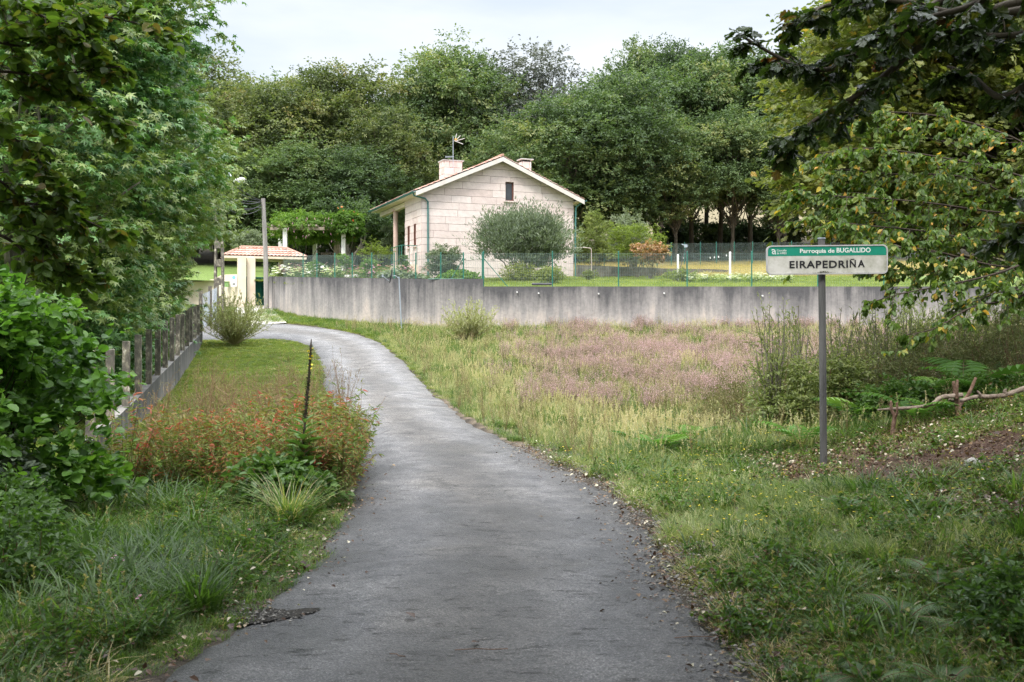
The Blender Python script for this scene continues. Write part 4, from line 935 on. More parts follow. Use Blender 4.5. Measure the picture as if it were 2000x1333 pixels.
# ---------------- house
HA = math.atan2(.371, .928)
HX, HY, HZ_ = -5.03, 60.0, 5.35
Wd, Dp, EZ, AZ = 9.3, 9.0, 4.72, 6.72
house = thing('granite_house', 'pale pink granite house with a shallow tiled gable roof behind the grey wall', 'house', (HX, HY, HZ_), HA)
def clip_poly(poly, a, b, c):        # keep a*x+b*z <= c
    out = []
    for i in range(len(poly)):
        p, q = poly[i], poly[(i+1) % len(poly)]; dp, dq = a*p[0]+b*p[1]-c, a*q[0]+b*q[1]-c
        if dp <= 0: out.append(p)
        if (dp < 0) != (dq < 0) and abs(dp-dq) > 1e-12:
            t_ = dp/(dp-dq); out.append((p[0]+(q[0]-p[0])*t_, p[1]+(q[1]-p[1])*t_))
    return out
def block_wall_mesh(mb, rng, w, h, clips, holes, o, ux, nrm, course=.405, gap=.014, thick=.045, lens=(1.2, 3.0)):
    """blocks in the plane o + ux*x + z"""
    o = np.asarray(o, float); ux = np.asarray(ux, float); nrm = np.asarray(nrm, float)
    z = -.3; 
    while z < h:
        x = -rng.random()*1.0
        while x < w:
            ln = rng.uniform(*lens); a, b = max(x, 0)+gap/2, min(x+ln, w)-gap/2; x += ln
            if b-a < .05: continue
            rects = [(a, b, z+gap/2, z+course-gap/2)]
            for (h0, h1, k0, k1) in holes:
                nr = []
                for (p0, p1, q0, q1) in rects:
                    if p1 <= h0 or p0 >= h1 or q1 <= k0 or q0 >= k1: nr.append((p0, p1, q0, q1)); continue
                    if p0 < h0: nr.append((p0, h0, q0, q1))
                    if p1 > h1: nr.append((h1, p1, q0, q1))
                    m0, m1 = max(p0, h0), min(p1, h1)
                    if q0 < k0: nr.append((m0, m1, q0, k0))
                    if q1 > k1: nr.append((m0, m1, k1, q1))
                rects = nr
            ti = float(np.clip(rng.normal(.5, .15), .1, 1))
            for (p0, p1, q0, q1) in rects:
                poly = [(p0, q0), (p1, q0), (p1, q1), (p0, q1)]
                for c in clips: poly = clip_poly(poly, *c) if len(poly) > 2 else poly
                if len(poly) < 3: continue
                n = len(poly); pf = np.array([o+ux*p+np.array([0, 0, q]) for p, q in poly]); fr_ = pf+nrm*(thick-.012*rng.random())
                cen = fr_.mean(0); inn = fr_+(cen-fr_)*np.clip(.022/np.maximum(np.linalg.norm(cen-fr_, axis=1, keepdims=True), .05), 0, .3)+nrm*.010
                mb.add(np.vstack([pf, fr_, inn]), [[[i, (i+1) % n, n+(i+1) % n, n+i] for i in range(n)]+[[n+i, n+(i+1) % n, 2*n+(i+1) % n, 2*n+i] for i in range(n)], [list(range(2*n, 3*n))]], ti)
        z += course
rg = np.random.default_rng(5)
sl = (AZ-EZ)/(Wd/2)
WINX0, WINX1, WINZ0, WINZ1 = 5.00, 5.52, 4.42, 5.50
side_len = 3.25
walls = MB()
block_wall_mesh(walls, rg, Wd, AZ+.1, [(-sl, 1, EZ), (sl, 1, EZ+sl*Wd)], [(WINX0, WINX1, WINZ0, WINZ1)], (0, 0, 0), (1, 0, 0), (0, -1, 0))
SW = [(1.0, 1.32, 1.75, 3.0), (2.25, 2.57, 1.75, 3.0)]
block_wall_mesh(walls, rg, side_len, EZ-.02, [], SW, (0, 0, 0), (0, 1, 0), (-1, 0, 0), lens=(.9, 1.9))
block_wall_mesh(walls, rg, Dp, EZ-.02, [], [], (Wd, 0, 0), (0, 1, 0), (1, 0, 0))
wobj = walls.build('wall', M['granite'], house)
core = MB()
def core_front(y, flip=False):
    pass
# core body: L-shaped plan (porch corner cut away), pentagonal gable with the window opening left open
def quad(mb, pts, tint=.5, mi=0): mb.add(pts, [[list(range(len(pts)))]], tint, mi)
x0, x1, z0, z1 = WINX0, WINX1, WINZ0, WINZ1
quad(core, [(0, 0, -1), (x0, 0, -1), (x0, 0, EZ+sl*min(x0, Wd/2)-(sl*(x0-Wd/2) if x0 > Wd/2 else 0)), (Wd/2, 0, AZ), (0, 0, EZ)])
quad(core, [(x1, 0, -1), (Wd, 0, -1), (Wd, 0, EZ), (x1, 0, AZ-sl*(x1-Wd/2))])
quad(core, [(x0, 0, -1), (x1, 0, -1), (x1, 0, z0), (x0, 0, z0)])
quad(core, [(x0, 0, z1), (x1, 0, z1), (x1, 0, AZ-sl*(x1-Wd/2)), (x0, 0, AZ-sl*(x0-Wd/2))])
for pts in ([(x0, 0, z0), (x1, 0, z0), (x1, .2, z0), (x0, .2, z0)], [(x0, 0, z1), (x1, 0, z1), (x1, .2, z1), (x0, .2, z1)], [(x0, 0, z0), (x0, 0, z1), (x0, .2, z1), (x0, .2, z0)], [(x1, 0, z0), (x1, 0, z1), (x1, .2, z1), (x1, .2, z0)]): quad(core, pts)
quad(core, [(0, 0, -1), (0, side_len, -1), (0, side_len, EZ), (0, 0, EZ)])
quad(core, [(0, side_len, -1), (3, side_len, -1), (3, side_len, EZ+3*sl), (0, side_len, EZ)])
quad(core, [(3, side_len, -1), (3, Dp, -1), (3, Dp, EZ+3*sl), (3, side_len, EZ+3*sl)])
quad(core, [(3, Dp, -1), (Wd, Dp, -1), (Wd, Dp, EZ), (Wd/2, Dp, AZ), (3, Dp, EZ+3*sl)])
quad(core, [(Wd, 0, -1), (Wd, Dp, -1), (Wd, Dp, EZ), (Wd, 0, EZ)])
core.build('wall_core', M['joint'], house)
# upper window
wf = MB(); fw = .06
for a, b, c, d in ((x0, x0+fw, z0, z1), (x1-fw, x1, z0, z1), (x0+fw, x1-fw, z0, z0+fw), (x0+fw, x1-fw, z1-fw, z1)):
    wf.box([(a+b)/2, .10, (c+d)/2], [b-a, .07, d-c])
wobj = wf.build('window', M['brown_frame'], house)
g_ = MB(); g_.box([(x0+x1)/2, .125, (z0+z1)/2], [x1-x0-2*fw, .02, z1-z0-2*fw]); g_.build('pane', M['glass_dark'], wobj)
g_ = MB(); g_.box([(x0+x1)/2, -.055, z0-.045], [x1-x0+.22, .19, .07]); g_.build('sill', M['granite'], wobj)
for (a, b, c, d) in SW:
    f_ = MB()
    for (p, q, r_, s_) in ((a, a+.05, c, d), (b-.05, b, c, d), (a+.05, b-.05, c, c+.05), (a+.05, b-.05, d-.05, d)): f_.box([-.03, (p+q)/2, (r_+s_)/2], [.09, q-p, s_-r_])
    o_ = f_.build('window', M['brown_frame'], house); g_ = MB(); g_.box([-.01, (a+b)/2, (c+d)/2], [.02, b-a-.1, d-c-.1]); g_.build('pane', M['glass_dark'], o_)
    g_ = MB(); g_.box([-.09, (a+b)/2, c-.045], [.16, b-a+.2, .07]); g_.build('sill', M['granite'], o_)

def tile_slope(mb, rng, o, ux, uv, wfun, L_, nrm, period=.23, course=.38, lift=.045, amp=.045):
    """barrel tiles; u across (range wfun(v)), v up the slope"""
    o, ux, uv, nrm = [np.asarray(a, float) for a in (o, ux, uv, nrm)]
    nc = int(math.ceil(L_/course)); U0, U1 = wfun(0)
    for c in range(nc):
        v0, v1 = c*course, min((c+1)*course+.02, L_)
        a0, a1 = wfun(v0); k = math.floor(U0/period)
        while k*period < U1:
            u0 = k*period; u1 = u0+period; k += 1
            if u1 < a0+.02 or u0 > a1-.02: continue
            uu = np.linspace(u0, u1, 7); b0, b1 = wfun(v1)
            hh = np.abs(np.sin(np.linspace(0, np.pi, 7)))**.8*amp
            f = np.array([o+ux*min(max(u, a0), a1)+uv*v0+nrm*(h+lift) for u, h in zip(uu, hh)])
            bk = np.array([o+ux*min(max(u, b0), b1)+uv*v1+nrm*(h*.85+.008) for u, h in zip(uu, hh)])
            lo = f-nrm*(.02)
            ti = float(np.clip(rng.normal(.5, .2), 0, .88)) if rng.random() > .06 else 1.0
            mb.add(np.vstack([f, bk, lo]), [[[i, i+1, 7+i+1, 7+i] for i in range(6)]+[[14+i, 14+i+1, i+1, i] for i in range(6)]], ti)
roofL = math.hypot(Wd/2+.5, (Wd/2+.5)*sl); ex = .5; fy = .50
cs, sn = 1/math.hypot(1, sl), sl/math.hypot(1, sl)
roof = MB()
for sgn in (-1, 1):
    ox = -ex if sgn < 0 else Wd+ex
    u = np.array([-sgn*cs, 0, sn]); nn = np.array([sgn*sn, 0, cs]); base = np.array([ox, -fy, EZ-ex*sl+.16])
    tile_slope(roof, rg, base, (0, 1, 0), u, lambda v: (0, Dp+2*fy), roofL, nn)
    a = base; b = base+u*roofL; c = b+[0, Dp+2*fy, 0]; d = a+[0, Dp+2*fy, 0]
    th = nn*-.10
    V = np.array([a, b, c, d, a+th, b+th, c+th, d+th]); roof.add(V, [[[0, 1, 2, 3], [4, 7, 6, 5], [0, 3, 7, 4], [3, 2, 6, 7]]], .5, 1)
ridge = [(Wd/2, -fy-.03+i*(Dp+2*fy)/24, AZ+.24+.012*(i % 2)) for i in range(25)]; roof.tube(ridge, .075, 8, .4)
rb = roof.build('roof', [M['tile'], M['white']], house)
# white barge boards along the front gable
for sgn in (-1, 1):
    mb = MB(); ox = -ex if sgn < 0 else Wd+ex
    a = np.array([ox, -fy-.03, EZ-ex*sl+.12]); b = np.array([Wd/2, -fy-.03, AZ+.12])
    dn = np.array([0, 0, -.25]); dy = np.array([0, .05, 0])
    V = np.array([a, b, b+dn, a+dn, a+dy, b+dy, b+dn+dy, a+dn+dy]); mb.add(V, [[[0, 1, 2, 3], [4, 7, 6, 5], [0, 4, 5, 1], [3, 2, 6, 7], [0, 3, 7, 4]]]); mb.build('bargeboard', M['fascia'], house)
# soffit and pale eave beams
for sx_ in (-.23, Wd+.25): mb = MB(); mb.box([sx_, Dp/2, EZ-.17], [.46, Dp+2*fy-.1, .05]); mb.build('soffit', M['cream'], house)
mb = MB(); mb.box([.1, (side_len+Dp)/2+.05, EZ-.36], [.26, Dp-side_len-.1, .26]); mb.build('porch_beam', M['cream'], house)
def half_pipe(mb, a, b, r=.085):
    a = np.asarray(a, float); b = np.asarray(b, float); ang = np.linspace(np.pi, 2*np.pi, 7); sx = np.cos(ang)*r; szz = np.sin(ang)*r
    V = []
    for rr in (1, .85):
        for p in (a, b): V += [p+[x*rr, 0, z*rr] for x, z in zip(sx, szz)]
    q = [[i, i+1, 7+i+1, 7+i] for i in range(6)]+[[14+i, 21+i, 21+i+1, 14+i+1] for i in range(6)]; mb.add(V, [q])
for ox in (-ex-.08, Wd+ex+.08):
    mb = MB(); half_pipe(mb, (ox, -fy, EZ-ex*sl+.12), (ox, Dp+fy, EZ-ex*sl+.12)); mb.build('gutter', M['gutter'], house)
mb = MB(); mb.tube([(-ex-.08, -.25, EZ-.13), (-ex-.04, -.22, EZ-.30), (.15, -.14, EZ-.42), (.32, -.12, EZ-.60), (.32, -.12, 2.5), (.32, -.12, -.3)], .048, 8); mb.build('downpipe', M['gutter'], house)
mb = MB(); mb.tube([(Wd+ex+.08, -.2, EZ-.13), (Wd+.12, -.12, EZ-.5), (Wd+.09, -.12, 2.5), (Wd+.09, -.12, -.3)], .048, 8); mb.build('downpipe', M['gutter'], house)
# porch column and steps
mb = MB(); mb.tube([(.1, 5.75, -.4), (.1, 5.75, EZ-.5)], .15, 12); mb.box([.1, 5.75, EZ-.45], [.42, .42, .12]); mb.build('column', surf('pink_column', (.60, .42, .36), (.72, .54, .46), 2, .8), house)
mb = MB(); mb.box([-.55, 1.7, .05], [1.0, 2.2, 1.2]); 
for i in range(4): mb.box([-.55, 2.8+.15+.3*i, .05-.15*(i+1)], [1.0, .296, 1.2-.3*(i)*.9])
mb.build('steps', M['cream'], house)
mb = MB()
for yy in np.linspace(.65, 2.75, 7): mb.tube([(-1.0, yy, .6), (-1.0, yy, 1.72)], .014, 5)
for xx in np.linspace(-.97, -.1, 5): mb.tube([(xx, .65, .6), (xx, .65, 1.72)], .014, 5)
mb.tube([(-1.0, 2.75, 1.72), (-1.0, .65, 1.72), (-.08, .65, 1.72)], .022, 6); mb.tube([(-1.0, 2.75, .9), (-1.0, .65, .9), (-.08, .65, .9)], .015, 6); mb.build('railing', M['green_paint'], house)
# plinth shadow course
# chimneys
def chimney(x, y, w, d, ztop, zb, capw):
    mb = MB(); block_wall_mesh(mb, rg, w, ztop, [(0, -1, -zb)], [], (x-w/2, y-d/2, 0), (1, 0, 0), (0, -1, 0), lens=(.6, .9))
    block_wall_mesh(mb, rg, d, ztop, [(0, -1, -zb)], [], (x-w/2, y-d/2, 0), (0, 1, 0), (-1, 0, 0), lens=(.5, .8))
    mb.box([x, y, (zb+ztop)/2], [w-.01, d-.01, ztop-zb], tint=.3)
    c = mb.build('chimney', M['granite'], house)
    k = MB(); 
    for sx in (-1, 1):
        for sy in (-1, 1): k.box([x+sx*(w/2-.09), y+sy*(d/2-.09), ztop+.06], [.12, .12, .12])
    k.box([x, y, ztop+.06], [w-.35, d-.3, .119], tint=.1)
    k.build('vent', M['dark_metal'], c); k = MB(); k.box([x, y, ztop+.15], [w+capw, d+capw, .06]); k.build('cap', surf('grey_slab', (.42, .40, .39), (.62, .60, .58), 3, .9), c)
chimney(2.75, 3.1, 1.12, .8, 6.86, 5.2, .18)
chimney(6.9, 1.6, .55, .5, 6.98, 5.2, .25)
for a, b in ((.62, .62),):
    pass
# antenna on the left chimney
t = thing('tv_antenna', 'television antenna with curved white arms on a mast beside the left chimney', 'antenna', P(885, 318, 63.2))
mb = MB(); mb.tube([(0, 0, -.6), (0, 0, 1.55)], .022, 6); mb.build('mast', M['galv'], t)
mb = MB()
for a in (75, 45, 15, -40):
    q = [(.08+.0*i+math.cos(math.radians(a))*.5*k**.8+(.12*k if a < 30 else 0), 0, 1.33+math.sin(math.radians(a))*.38*k-.06*(1-k)) for i, k in enumerate(np.linspace(0, 1, 5))]; mb.tube(q, .016, 5)
mb.build('arms', M['white'], t)
mb = MB(); mb.box((.16, 0, 1.36), (.14, .07, .10)); mb.build('dipole_box', surf('amber_plastic', (.65, .32, .08), (.7, .4, .12), 2, .5), t)
mb = MB(); mb.tube([(-.45, 0, .33), (.05, 0, .35)], .014, 5)
for i in range(8): mb.tube([(-.45+i*.06, 0, .27), (-.45+i*.06, 0, .40)], .008, 4)
mb.build('lower_array', M['galv'], t)

# ---------------- gate shelter, gate, left boundary wall
gc = thing('gate_shelter', 'gate canopy with a hipped terracotta tile roof on cream columns', 'shelter', (0, 0, 0))
def column(px, Y, w, ztop, yb=605):
    p = P(px, yb, Y); z0_ = float(zl(p[0], p[1]))-.3
    mb = MB(); mb.box([p[0], Y, (z0_+ztop)/2], [w, w, ztop-z0_], math.radians(20)); mb.build('column', M['cream'], gc); return p
zt_ = 1.7+(666.5-503)/F*57
column(472, 57.0, .42, zt_); column(490, 57.4, .42, zt_)
zt2 = 1.7+(666.5-500)/F*59.5; column(554, 59.6, .42, zt2)
# roof: ridge from px 477,482 to 548,476 ; eaves corners front-left 437, back-right 590
e1 = P(436, 502, 56.6); e2 = P(541, 496, 57.6)+[0, 0, .03]; e2[2] = e1[2]
axis = np.array([.955, .297]); perp = np.array([-.297, .955])
Lr, Wr_ = 4.35, 2.3
o_ = P(436.5, 503, 57.0)[:2]; ze = zt_-.02
mb = MB(); c = o_+axis*Lr/2+perp*Wr_/2; an = math.atan2(axis[1], axis[0])
mb.box([c[0], c[1], ze+.06], [Lr, Wr_, .12], an); mb.build('eave_slab', M['cream'], gc)
mb = MB(); rise = .52; hw = Wr_/2; z_e = ze+.125
sL = math.hypot(hw, rise); kx = .95      # hip run
A3 = np.array([*axis, 0]); P3 = np.array([*perp, 0])
for side in (0, 1):
    o3 = np.array([*o_, z_e])+(P3*Wr_ if side else 0); up = (P3 if not side else -P3)*hw/sL+np.array([0, 0, rise/sL]); nn = np.cross(A3, up)*(1 if not side else -1); nn = nn*np.sign(nn[2])
    tile_slope(mb, rg, o3, A3, up, lambda v: (-.06+kx*v/sL*1.0, Lr+.06-kx*v/sL), sL, nn, period=.2, course=.34)
    q = [o3-A3*.06, o3+A3*(Lr+.06), o3+A3*(Lr+.06-kx)+up*sL, o3+A3*(-.06+kx)+up*sL]; mb.add(q, [[[0, 1, 2, 3]]], .2)
for end in (0, 1):
    o3 = np.array([*o_, z_e])+(A3*Lr if end else 0); inn = (-A3 if end else A3); s2 = math.hypot(kx, rise); up = inn*kx/s2+np.array([0, 0, rise/s2]); nn = np.cross(P3, up); nn = nn*np.sign(nn[2])
    tile_slope(mb, rg, o3, P3, up, lambda v: (hw*v/s2, Wr_-hw*v/s2), s2, nn, period=.2, course=.34)
    q = [o3, o3+P3*Wr_, o3+P3*hw+up*s2]; mb.add(q, [[[0, 1, 2]]], .2)
r1 = np.array([*o_, z_e+rise+.05])+A3*kx+P3*hw; r2 = r1+A3*(Lr-2*kx); mb.tube([r1, r2], .07, 8, .4)
for c0 in (np.array([*o_, z_e+.04]), np.array([*o_, z_e+.04])+P3*Wr_): mb.tube([c0, r1], .06, 6, .4)
for c0 in (np.array([*o_, z_e+.04])+A3*Lr, np.array([*o_, z_e+.04])+P3*Wr_+A3*Lr): mb.tube([c0, r2], .06, 6, .4)
mb.build('roof', M['tile'], gc)
# gate leaves
def gate_leaf(pa, pb, ya, yb, ztop, label, npan):
    a = P(pa, 600, ya)[:2]; b = P(pb, 600, yb)[:2]; an = math.atan2(*(b-a)[::-1]); Lg = np.linalg.norm(b-a); z0_ = float(zl(*a))+.06
    t = thing('metal_gate', label, 'gate', (a[0], a[1], z0_), an); h = ztop-z0_
    mb = MB(); mb.box([Lg/2, 0, h/2], [Lg-.02, .03, h-.02]); mb.build('panel', M['green_paint'], t)
    mb = MB(); 
    for i in range(npan+1): mb.box([i*Lg/npan if 0 < i < npan else (.03 if i == 0 else Lg-.03), -.03, h/2], [.05, .05, h])
    for z in (.03, h*.33, h*.66, h-.03): mb.box([Lg/2, -.027, z], [Lg, .04, .05])
    mb.build('gate_frame', M['green_paint'], t)
ztg = 1.7+(666.5-541)/F*57.5
gate_leaf(475.5, 486.5, 57.1, 57.35, ztg, 'narrow green metal pedestrian gate between the two cream columns', 1)
gate_leaf(494, 526, 57.5, 58.2, ztg, 'wide green metal panel gate between the cream column and the leaning wooden pole', 2)
# boundary wall left of the gate
bw = []
for px, py, Y in ((300, 552, 60), (395, 550, 58.6), (419, 545, 58), (433, 537, 57.6), (467, 536, 57.05)): bw.append(P(px, py, Y))
bw = np.array(bw); o = wall_strip(bw[:, :2], bw[:, 2], .25).build('boundary_wall', M['cream']); tag(o, 'cream rendered boundary wall left of the gate, with a mailbox on it', 'wall')
t = thing('mailbox', 'small green mailbox on the cream wall left of the gate', 'mailbox', P(444.5, 556, 57.3)+[0, -.13, 0], math.radians(-8))
M['mail'] = surf('green_mailbox', (.20, .34, .12), (.26, .42, .16), 3, .5)
mb = MB(); mb.prism([(-.11, -.07), (.11, -.07), (.11, .07), (-.11, .07)], -.14, .12); mb.build('body', M['mail'], t)
mb = MB(); mb.box([0, -.01, .135], [.25, .18, .03]); mb.box([0, -.078, -.03], [.08, .01, .04]); mb.build('lid', M['mail'], t)
t = thing('house_plaque', 'white number plaque with a blue crest on the cream wall beside the gate column', 'plaque', P(458, 549, 57.0)+[0, -.12, 0])
mb = MB(); mb.box([0, 0, 0], [.34, .02, .62]); mb.build('plate', M['white'], t)
mb = MB(); mb.tube([[0, -.014, .17], [0, -.019, .17]], .09, 12); mb.build('crest', surf('blue_crest', (.18, .50, .62), (.3, .6, .7), 3, .5), t)
mb = MB(); mb.box([0, -.016, -.13], [.14, .01, .03]); mb.box([0, -.016, -.2], [.14, .01, .03]); mb.build('lettering', M['dark_metal'], t)

# ---------------- poles, lamp, cables
wp = P(521, 602, 55.3); top = P(514, 388, 55.3)
t = thing('utility_pole', 'pale grey leaning wooden utility pole beside the green gate', 'pole', wp)
mb = MB(); mb.tube([np.array([0, 0, -.4]), (top-wp)*.5+[.03, 0, 0], top-wp], [.135, .12, .10], 12); mb.build('shaft', M['wood_grey'], t, smooth=False)
for dz_ in (-.25, -.5): mb = MB(); mb.tube([top-wp+[-.1, -.1, dz_], top-wp+[-.32, -.1, dz_+.05]], .02, 5); mb.build('bracket', M['dark_metal'], t)
cp = P(428, 615, 50.0); cp[2] = float(zl(cp[0], cp[1]))
t = thing('concrete_pole', 'grey concrete utility pole with oblong openings left of the gate shelter', 'pole', cp)
mb = MB(); Hc = 6.9
for sx in (-1, 1): mb.add([(sx*.20-.05, -.12, -.3), (sx*.20+.05, -.12, -.3), (sx*.20+.05, .12, -.3), (sx*.20-.05, .12, -.3), (sx*.11-.04, -.09, Hc), (sx*.11+.04, -.09, Hc), (sx*.11+.04, .09, Hc), (sx*.11-.04, .09, Hc)], [[[0, 1, 5, 4], [1, 2, 6, 5], [2, 3, 7, 6], [3, 0, 4, 7], [4, 5, 6, 7]]])
for i, z in enumerate(np.arange(.1, Hc, .85)):
    w = .36-(.18*z/Hc); mb.box([0, 0, z], [w, .2, .34])
mb.build('shaft', M['post_concrete'], t)
cpt = cp+[0, 0, Hc]
lampp = P(470, 353, 49.4)
t = thing('street_lamp', 'white street lamp head on an arm poking out of the sweetgum foliage', 'lamp', cpt)
mb = MB(); q = lampp-cpt; mb.tube([(0, 0, -.6), (.1, 0, .1), q*.6+[-.1, 0, .15], q+[-.32, 0, -.05]], .03, 8); mb.build('arm', M['galv'], t)
mb = MB(); hp_ = []
pts = [q+[-.32, 0, -.06], q+[-.2, 0, -.02], q+[-.05, 0, .03], q+[.14, 0, .06], q+[.27, 0, .07]]; mb.tube(pts, [.04, .10, .12, .09, .03], 10); mb.build('lamp_head', M['white'], t, smooth=True)
mb = MB(); mb.box(q+[-.02, 0, -.085], [.30, .16, .04]); mb.build('lamp_cover', M['galv'], t)
mb = MB()
for k, (za, zb, sag) in enumerate(((-.1, -.2, .5), (-.12, -.5, .9), (-.3, -.9, 1.0), (-.35, -1.1, .7), (-.5, -1.4, .8), (-.12, -.1, .2), (-.2, 2.6, .6))):
    a = top+[-.1, 0, za]; b = cpt+[0, 0, zb]
    if k == 6: b = P(300, 330, 47)
    tt = np.linspace(0, 1, 12)[:, None]; q = a+(b-a)*tt; q[:, 2] -= sag*4*(tt*(1-tt))[:, 0]*.55; mb.tube(q, .016, 4, cap=False)
tag(mb.build('cable_bundle', M['cable']), 'bundle of sagging dark cables hanging left from the wooden pole top', 'cables')
# satellite dish
dp_ = P(785, 637, 44.6); dp_[2] = float(zl(dp_[0], dp_[1])); dt = P(779, 541, 44.6)
t = thing('satellite_dish', 'grey satellite dish on a thin galvanised pole in front of the curved wall', 'dish', dp_)
mb = MB(); mb.tube([(0, 0, -.2), dt-dp_], .028, 8); mb.build('pole', M['galv'], t)
c = P(763, 538, 44.5)-dp_; mb = MB(); ax = np.array([-.98, -.12, .16]); ax /= np.linalg.norm(ax); u = np.cross(ax, [0, 0, 1.0]); u /= np.linalg.norm(u); w = np.cross(u, ax)
V = [c-ax*.06]; 
for r_ in (.17, .34): V += [c-ax*.06*(1-(r_/.34)**2)+(u*math.cos(a)+w*math.sin(a)*1.05)*r_ for a in np.linspace(0, 6.283, 20, endpoint=False)]
fs = [[[0, 1+i, 1+(i+1) % 20] for i in range(20)], [[1+i, 21+i, 21+(i+1) % 20, 1+(i+1) % 20] for i in range(20)]]
mb.add(V, fs); V2 = [v-ax*.012 for v in V]; mb.add(V2, fs); mb.build('dish', M['dark_metal'], t, smooth=True)
mb = MB(); mb.tube([c-ax*.03, c+[.2, .05, -.02], dt-dp_+[0, 0, -.08]], .018, 6); mb.tube([c-w*.25, c+ax*.3-w*.1], .01, 5); mb.box(c+ax*.32-w*.08, [.07, .07, .09]); mb.build('mount_arm', M['galv'], t)

# ---------------- post and low wall fence on the left
lf = thing('concrete_fence', 'low grey block wall with a row of lichen-spotted concrete posts along the left lawn', 'fence', (0, 0, 0))
fpos = []
for i in range(-1, 14):
    f = (i-2)/11; x = -6.87+(-11.6+6.87)*f; y = 19.7+(40-19.7)*f; fpos.append((x, y, float(np.interp(y, [16, 19.7, 25.2, 32.6, 40], [1.58, 1.81, 2.17, 2.65, 3.08]))))
fpos = np.array(fpos); fd = (fpos[-1]-fpos[0])[:2]; fd /= np.linalg.norm(fd); fn = np.array([fd[1], -fd[0]]); fan = math.atan2(fd[1], fd[0])
a, b = fpos[0, :2]-fd*.2, fpos[-1, :2]+fd*.15; n = 40; line = np.array([a+(b-a)*k/n for k in range(n+1)])
tops = np.interp(line[:, 1], [10, 16, 19.7, 40], [.2, .52, .72, 2.02])
def wall_box_strip(line, tops, th):
    mb = MB(); n = len(line); nn = fn*th/2; K = 5
    base = zl(line[:, 0], line[:, 1])-.4
    for s in (-1, 1):
        V, T = [], []
        for i in range(n):
            for k in range(K+1):
                z = base[i]+(tops[i]-base[i])*k/K; V.append([*(line[i]+nn*s), z]); T.append(.2+.8*k/K)
        mb.add(V, [[[i*(K+1)+j, (i+1)*(K+1)+j, (i+1)*(K+1)+j+1, i*(K+1)+j+1] for i in range(n-1) for j in range(K)]], T)
    V = [[*(line[i]+nn*s), tops[i]] for i in range(n) for s in (-1, 1)]; mb.add(V, [[[2*i, 2*i+1, 2*i+3, 2*i+2] for i in range(n-1)]], .35)
    i = n-1; mb.add([[*(line[i]-nn), base[i]], [*(line[i]+nn), base[i]], [*(line[i]+nn), tops[i]], [*(line[i]-nn), tops[i]]], [[[0, 1, 2, 3]]], .6)
    return mb
wall_box_strip(line, tops, .16).build('low_wall', M['block_wall'], lf)
rf = np.random.default_rng(11)
for (x, y, zt__) in fpos:
    zb_ = float(zl(x, y))-.2; mb = MB(); w = .115
    R = np.array([[fd[0], fn[0], 0], [fd[1], fn[1], 0], [0, 0, 1]])
    pts = np.array([(-w/2, -w/2), (w/2, -w/2), (w/2, w/2), (-w/2, w/2)]); off2 = fn*.022
    V = []
    for zz, s in ((zb_, 1), (zt__-.01+rf.normal(0, .012), 1), (zt__+.004, .82)):
        lx = rf.normal(0, .008)
        for p in pts: q = R[:2, :2]@(p*s)+[x, y]+off2; V.append([q[0]+lx*(zz > 1), q[1], zz])
    mb.add(V, [[[k*4+i, k*4+(i+1) % 4, (k+1)*4+(i+1) % 4, (k+1)*4+i] for k in range(2) for i in range(4)]+[[8, 9, 10, 11]]]); mb.build('post', M['post_concrete'], lf)
# chain link fence past its end
cl = thing('chain_link_fence', 'rusty-footed chain link fence panel between grey posts left of the concrete pole', 'fence', (0, 0, 0))
a, b = P(392, 640, 44), P(424, 625, 49); za, zb_ = float(zl(a[0], a[1])), float(zl(b[0], b[1]))
for k, (p, z) in enumerate(((a, za), (a*.45+b*.55, za*.45+zb_*.55), (b, zb_))):
    mb = MB(); mb.box([p[0], p[1], z+.8], [.13, .13, 1.9]); mb.build('post', M['post_concrete'], cl)
mb = MB(); d = (b-a)[:2]; Lc = np.linalg.norm(d); d /= Lc
for s in np.arange(-1.5, Lc, .09):
    for sg in (1, -1):
        p0_, p1_ = (s, 0.15) if sg > 0 else (s+1.4, .15), (s+1.4, 1.55) if sg > 0 else (s, 1.55)
        (s0, z0__), (s1, z1__) = p0_, p1_
        t0 = max(0, (0-s0)/(s1-s0)) if s1 > s0 else max(0, (Lc-s0)/(s1-s0)); t1 = min(1, (Lc-s0)/(s1-s0)) if s1 > s0 else min(1, (0-s0)/(s1-s0))
        t0 = float(np.clip(t0, 0, 1)); t1 = float(np.clip(t1, 0, 1))
        if t1-t0 < .02: continue
        A_ = s0+(s1-s0)*t0; B_ = s0+(s1-s0)*t1; zA = z0__+(z1__-z0__)*t0; zB = z0__+(z1__-z0__)*t1
        mb.tube([[a[0]+d[0]*A_, a[1]+d[1]*A_, za+(zb_-za)*A_/Lc+zA], [a[0]+d[0]*B_, a[1]+d[1]*B_, za+(zb_-za)*B_/Lc+zB]], .004, 3, cap=False)
mb.build('wire_mesh', M['galv'], cl)

